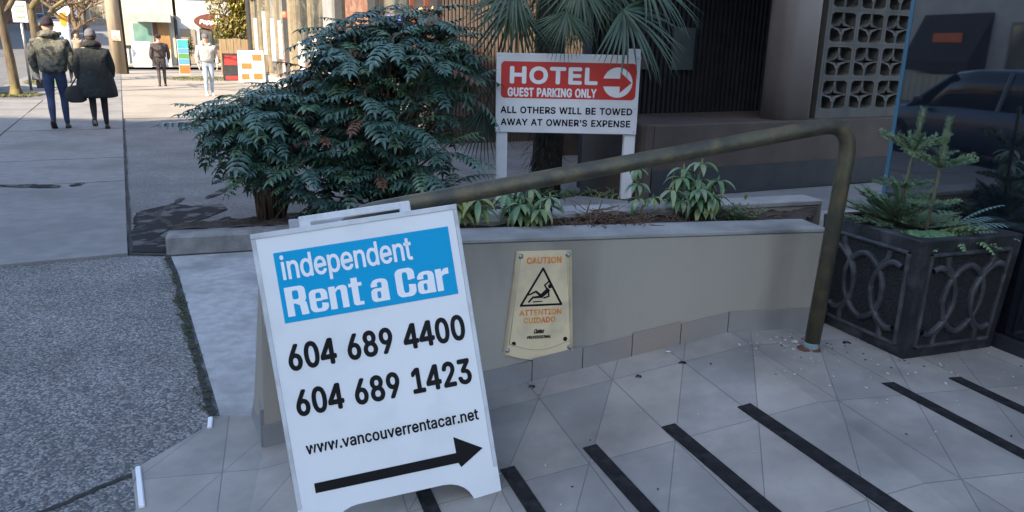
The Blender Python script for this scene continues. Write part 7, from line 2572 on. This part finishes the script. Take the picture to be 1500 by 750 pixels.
    if hat:
        mb = MB()
        rings = []
        tall = .02
        for z, r_ in ((-.032, .101), (-.03, .108), (.012, .109), (.03, .104), (.068, .093), (.098, .070), (.113, .040), (.118, .012)):
            rings.append([hc + Vector((r_ * .88 * k * math.cos(q), r_ * 1.08 * k * math.sin(q) - (.012 if z > .05 else 0), z * k + (-.012 * math.sin(q) if z < .03 else 0))) for q in [j * math.pi / 9 for j in range(18)]])
        mb.loft(rings)
        mb.build('hat', hat, t)
    if hair:
        mb = MB()
        rings = []
        lo_ = -.13 if hat else -.02
        for z, r_ in ((lo_, .05), (-.06, .088), (0, .099), (.05, .090), (.078, .055), (.088, .012)):
            if hat and z > .03:
                continue
            rings.append([hc + Vector((r_ * .90 * k * math.cos(q), -.012 * k + r_ * .98 * k * math.sin(q) * (1 if math.sin(q) < 0 else .62), z * k)) for q in [j * math.pi / 9 for j in range(18)]])
        mb.loft(rings)
        mb.build('hair', hair, t)
    for sx in (-1, 1):
        mb = MB()
        mb.ball(Vector((sx * .032 * k, .098 * k, 1.622 * k)), (.012 * k, .007 * k, .007 * k), 0, 8, 5)
        mb.build('eye', M['eye'], t)
    mb = MB()
    mb.ball(Vector((0, .100 * k, 1.565 * k)), (.024 * k, .008 * k, .006 * k), 0, 8, 5)
    mb.build('mouth', mat('lips', (.36, .16, .13), (.3, .13, .11), 8, .5), t)
    for sx in (-1, 1):
        ay, az_, pt_ = legs[sx]
        mb = MB()
        rings = []
        for y, w, h in ((-.085, .030, .045), (-.06, .040, .075), (0, .043, .098), (.06, .044, .072), (.12, .047, .055), (.165, .040, .045), (.185, .022, .03)):
            c = Vector((sx * .095 * k, ay + y * math.cos(pt_) + .01, az_ - .085 * k + (.0 if not pt_ else .02) + y * math.sin(pt_)))
            rings.append([c + Vector((w * k * math.cos(q), 0, max(0, math.sin(q)) * h * k)) for q in [j * math.pi / 6 for j in range(12)]])
        mb.loft(rings)
        o_ = mb.build('shoe', shoe or M['shoe'], t)
        mb = MB()
        pl = [Vector((sx * .095 * k, ay + .01, az_ - .0855 * k + (.0 if not pt_ else .02)))]
        mb.tube([pl[0] + Vector((0, -.08 * math.cos(pt_), -.08 * math.sin(pt_))), pl[0] + Vector((0, .17 * math.cos(pt_), .17 * math.sin(pt_)))], .026 * k, 6, flat=.25)
        mb.build('sole', M['sole'] if shoe else M['shoe'], o_, org=(0, 0, 0))
    return t


head_up = math.atan2(SY, SX) - math.pi / 2               # facing up the street (local +y -> S)
person('person in a camouflage hooded jacket, dark beanie and blue jeans walking away', P(14.72, -1.02, .022), head_up, 1.77, M['jeans_dark'], M['camo'], M['beanie'], None, .80, 1.12, .16, .05, ((.04, .55), (-.02, .45)), True, shoe=None, pad=1.2)
pw2 = person('person in a long black padded coat and grey knitted hat walking away', P(14.5, -.42, .022), head_up, 1.60, M['black_cloth'], M['coat_dark'], M['grey_knit'], M['hair'], .5, 1.1, .15, .10, ((-.03, .1), (.02, .3)), True,
             coat=[(.55, .36, .25), (.60, .375, .26), (.80, .35, .25), (1.0, .30, .225), (1.2, .245, .185), (1.36, .185, .145)], pad=1.3, shoe=M['shoe'])
# shoulder bag hanging at the woman's left hip
bg_o = P(14.40, -.73, .47)
hbag = thing('shoulder_bag', 'black bag hanging at the left side of the person in the long black coat', 'bag', bg_o)
mb = MB()
mb.loft([[bg_o + RV * (x * w_) + SV * (y * .09) + ZV * z for x, y in [(math.cos(q), math.sin(q)) for q in [j * math.pi / 6 for j in range(12)]]] for z, w_ in ((0, .09), (.03, .15), (.14, .16), (.24, .12), (.27, .05))])
mb.build('bag_body', M['black_cloth'], hbag)
mb = MB()
mb.tube([bg_o + ZV * .25 - RV * .06, bg_o + ZV * .42 + RV * .05, bg_o + ZV * .62 + RV * .22], .012, 6)
mb.build('strap', M['black_cloth'], hbag)
person('person in a light grey hooded jacket, grey cap and pale jeans walking towards us', P(22.9, 2.1, .008), head_up + math.pi + .1, 1.66, M['jeans_pale'], M['grey_hoodie'], M['grey_knit'], M['hair'], .88, 1.08, .10, 0, ((.05, .25), (.03, .2)), True, shoe=M['sole'])
person('person all in dark brown with a bare head walking away past the banner', P(27.7, 1.12, .008), head_up, 1.66, M['brown_black'], M['brown_black'], None, M['hair'], .88, 1.06, .12, 0, ((-.06, .1), (.08, .1)), False)
person('distant person in a red jacket behind the woman in the long coat', P(33.5, -.95, 0), head_up, 1.7, M['brown_black'], M['red_cloth'], None, M['hair'], .85, 1.15, .08, 0, fingers=False)
person('distant person in light blue right of the amber sign', P(40.0, -2.35, .015), head_up + .3, 1.72, M['brown_black'], M['blue_cloth'], None, M['hair'], .85, 1.1, .08, 0, fingers=False)
person('distant blonde person in tan between the column and the utility pole', P(46.5, -2.0, 0), head_up + math.pi, 1.68, M['black_cloth'], M['render_tan'], None, M['hair_blonde'], .85, 1.1, .08, 0, fingers=False)

# ------------------------------------------------------------------ litter on the tiles
cr_ = MB()
rr = random.Random(131)
for i in range(230):
    if rr.random() < .45:
        s, t_ = rr.gauss(2.35, .25), rr.gauss(.42, .22)
    elif rr.random() < .5:
        s, t_ = rr.gauss(2.12, .12), rr.gauss(.17, .05)
    else:
        s, t_ = rr.uniform(.2, 3.2), rr.uniform(.05, 1.5)
    if t_ < .02:
        continue
    p = Wp(s, t_, ramp_z(s) + .009)
    r_ = rr.uniform(.0018, .0045) * (1.4 if rr.random() < .2 else 1)
    a = rr.uniform(0, 3)
    cr_.obox(p, Vector((math.cos(a), math.sin(a), .1)) * r_ * 1.8, Vector((-math.sin(a), math.cos(a), 0)) * r_, ZV * r_ * .5, 0 if rr.random() < .75 else 1)
tag(cr_.build('litter_crumbs', [M['crumb'], M['dead_leaf']]), kind='stuff')
for (px, s, t_, a, L, lb) in ((0, 1.585, .055, .2, .022, 'white cigarette end lying at the foot of the planter wall'), (0, 2.085, .16, .5, .018, 'white paper scrap left of the handrail post foot'), (0, 2.155, .175, -.2, .034, 'larger white paper scrap touching the handrail post foot')):
    mb = MB()
    p = Wp(s, t_, ramp_z(s) + .0125)
    d = Vector((math.cos(a), math.sin(a), 0))
    if 'cig' in lb:
        mb.tube([p, p + d * L], .004, 8)
    else:
        mb.loft([[p + d * (L * x) + Vector((-d.y, d.x, 0)) * y * .012 + ZV * z for y, z in ((-1, -.003), (0, .001 + .004 * (x > .4)), (1, -.002), (.2, -.0035))] for x in (0, .35, .7, 1)], smooth=False)
    tag(mb.build('cigarette_end' if 'cig' in lb else 'paper_scrap', M['crumb'], org=p), lb, 'litter')
rr = random.Random(137)
for (s, t_, L, lb) in ((1.605, .175, .022, 'dark curled leaf on the tiles below the cigarette end'), (1.42, .19, .016, 'small dark leaf left of the dark curled leaf'), (1.03, .06, .018, 'dark leaf on the tiles under the caution sign'), (2.30, .20, .022, 'dark leaf between the handrail post and the box planter')):
    mb = MB()
    p = Wp(s, t_, ramp_z(s) + .012)
    for k in range(4):
        a = rr.uniform(0, 6.28)
        mb.blade(p, (math.cos(a), math.sin(a), .25), ZV, L, L * .7, 1.3, .4, 3)
    tag(mb.build('dead_leaf', M['dead_leaf'], org=p), lb, 'leaf')
mb = MB()
p = Wp(2.50, .205, ramp_z(3) + .0125)
mb.blade(p, (.9, -.3, .1), ZV, .04, .022, .7, .3, 4)
tag(mb.build('dead_leaf', M['yellow_leaf'], org=p), 'yellow leaf at the left foot of the box planter', 'leaf')
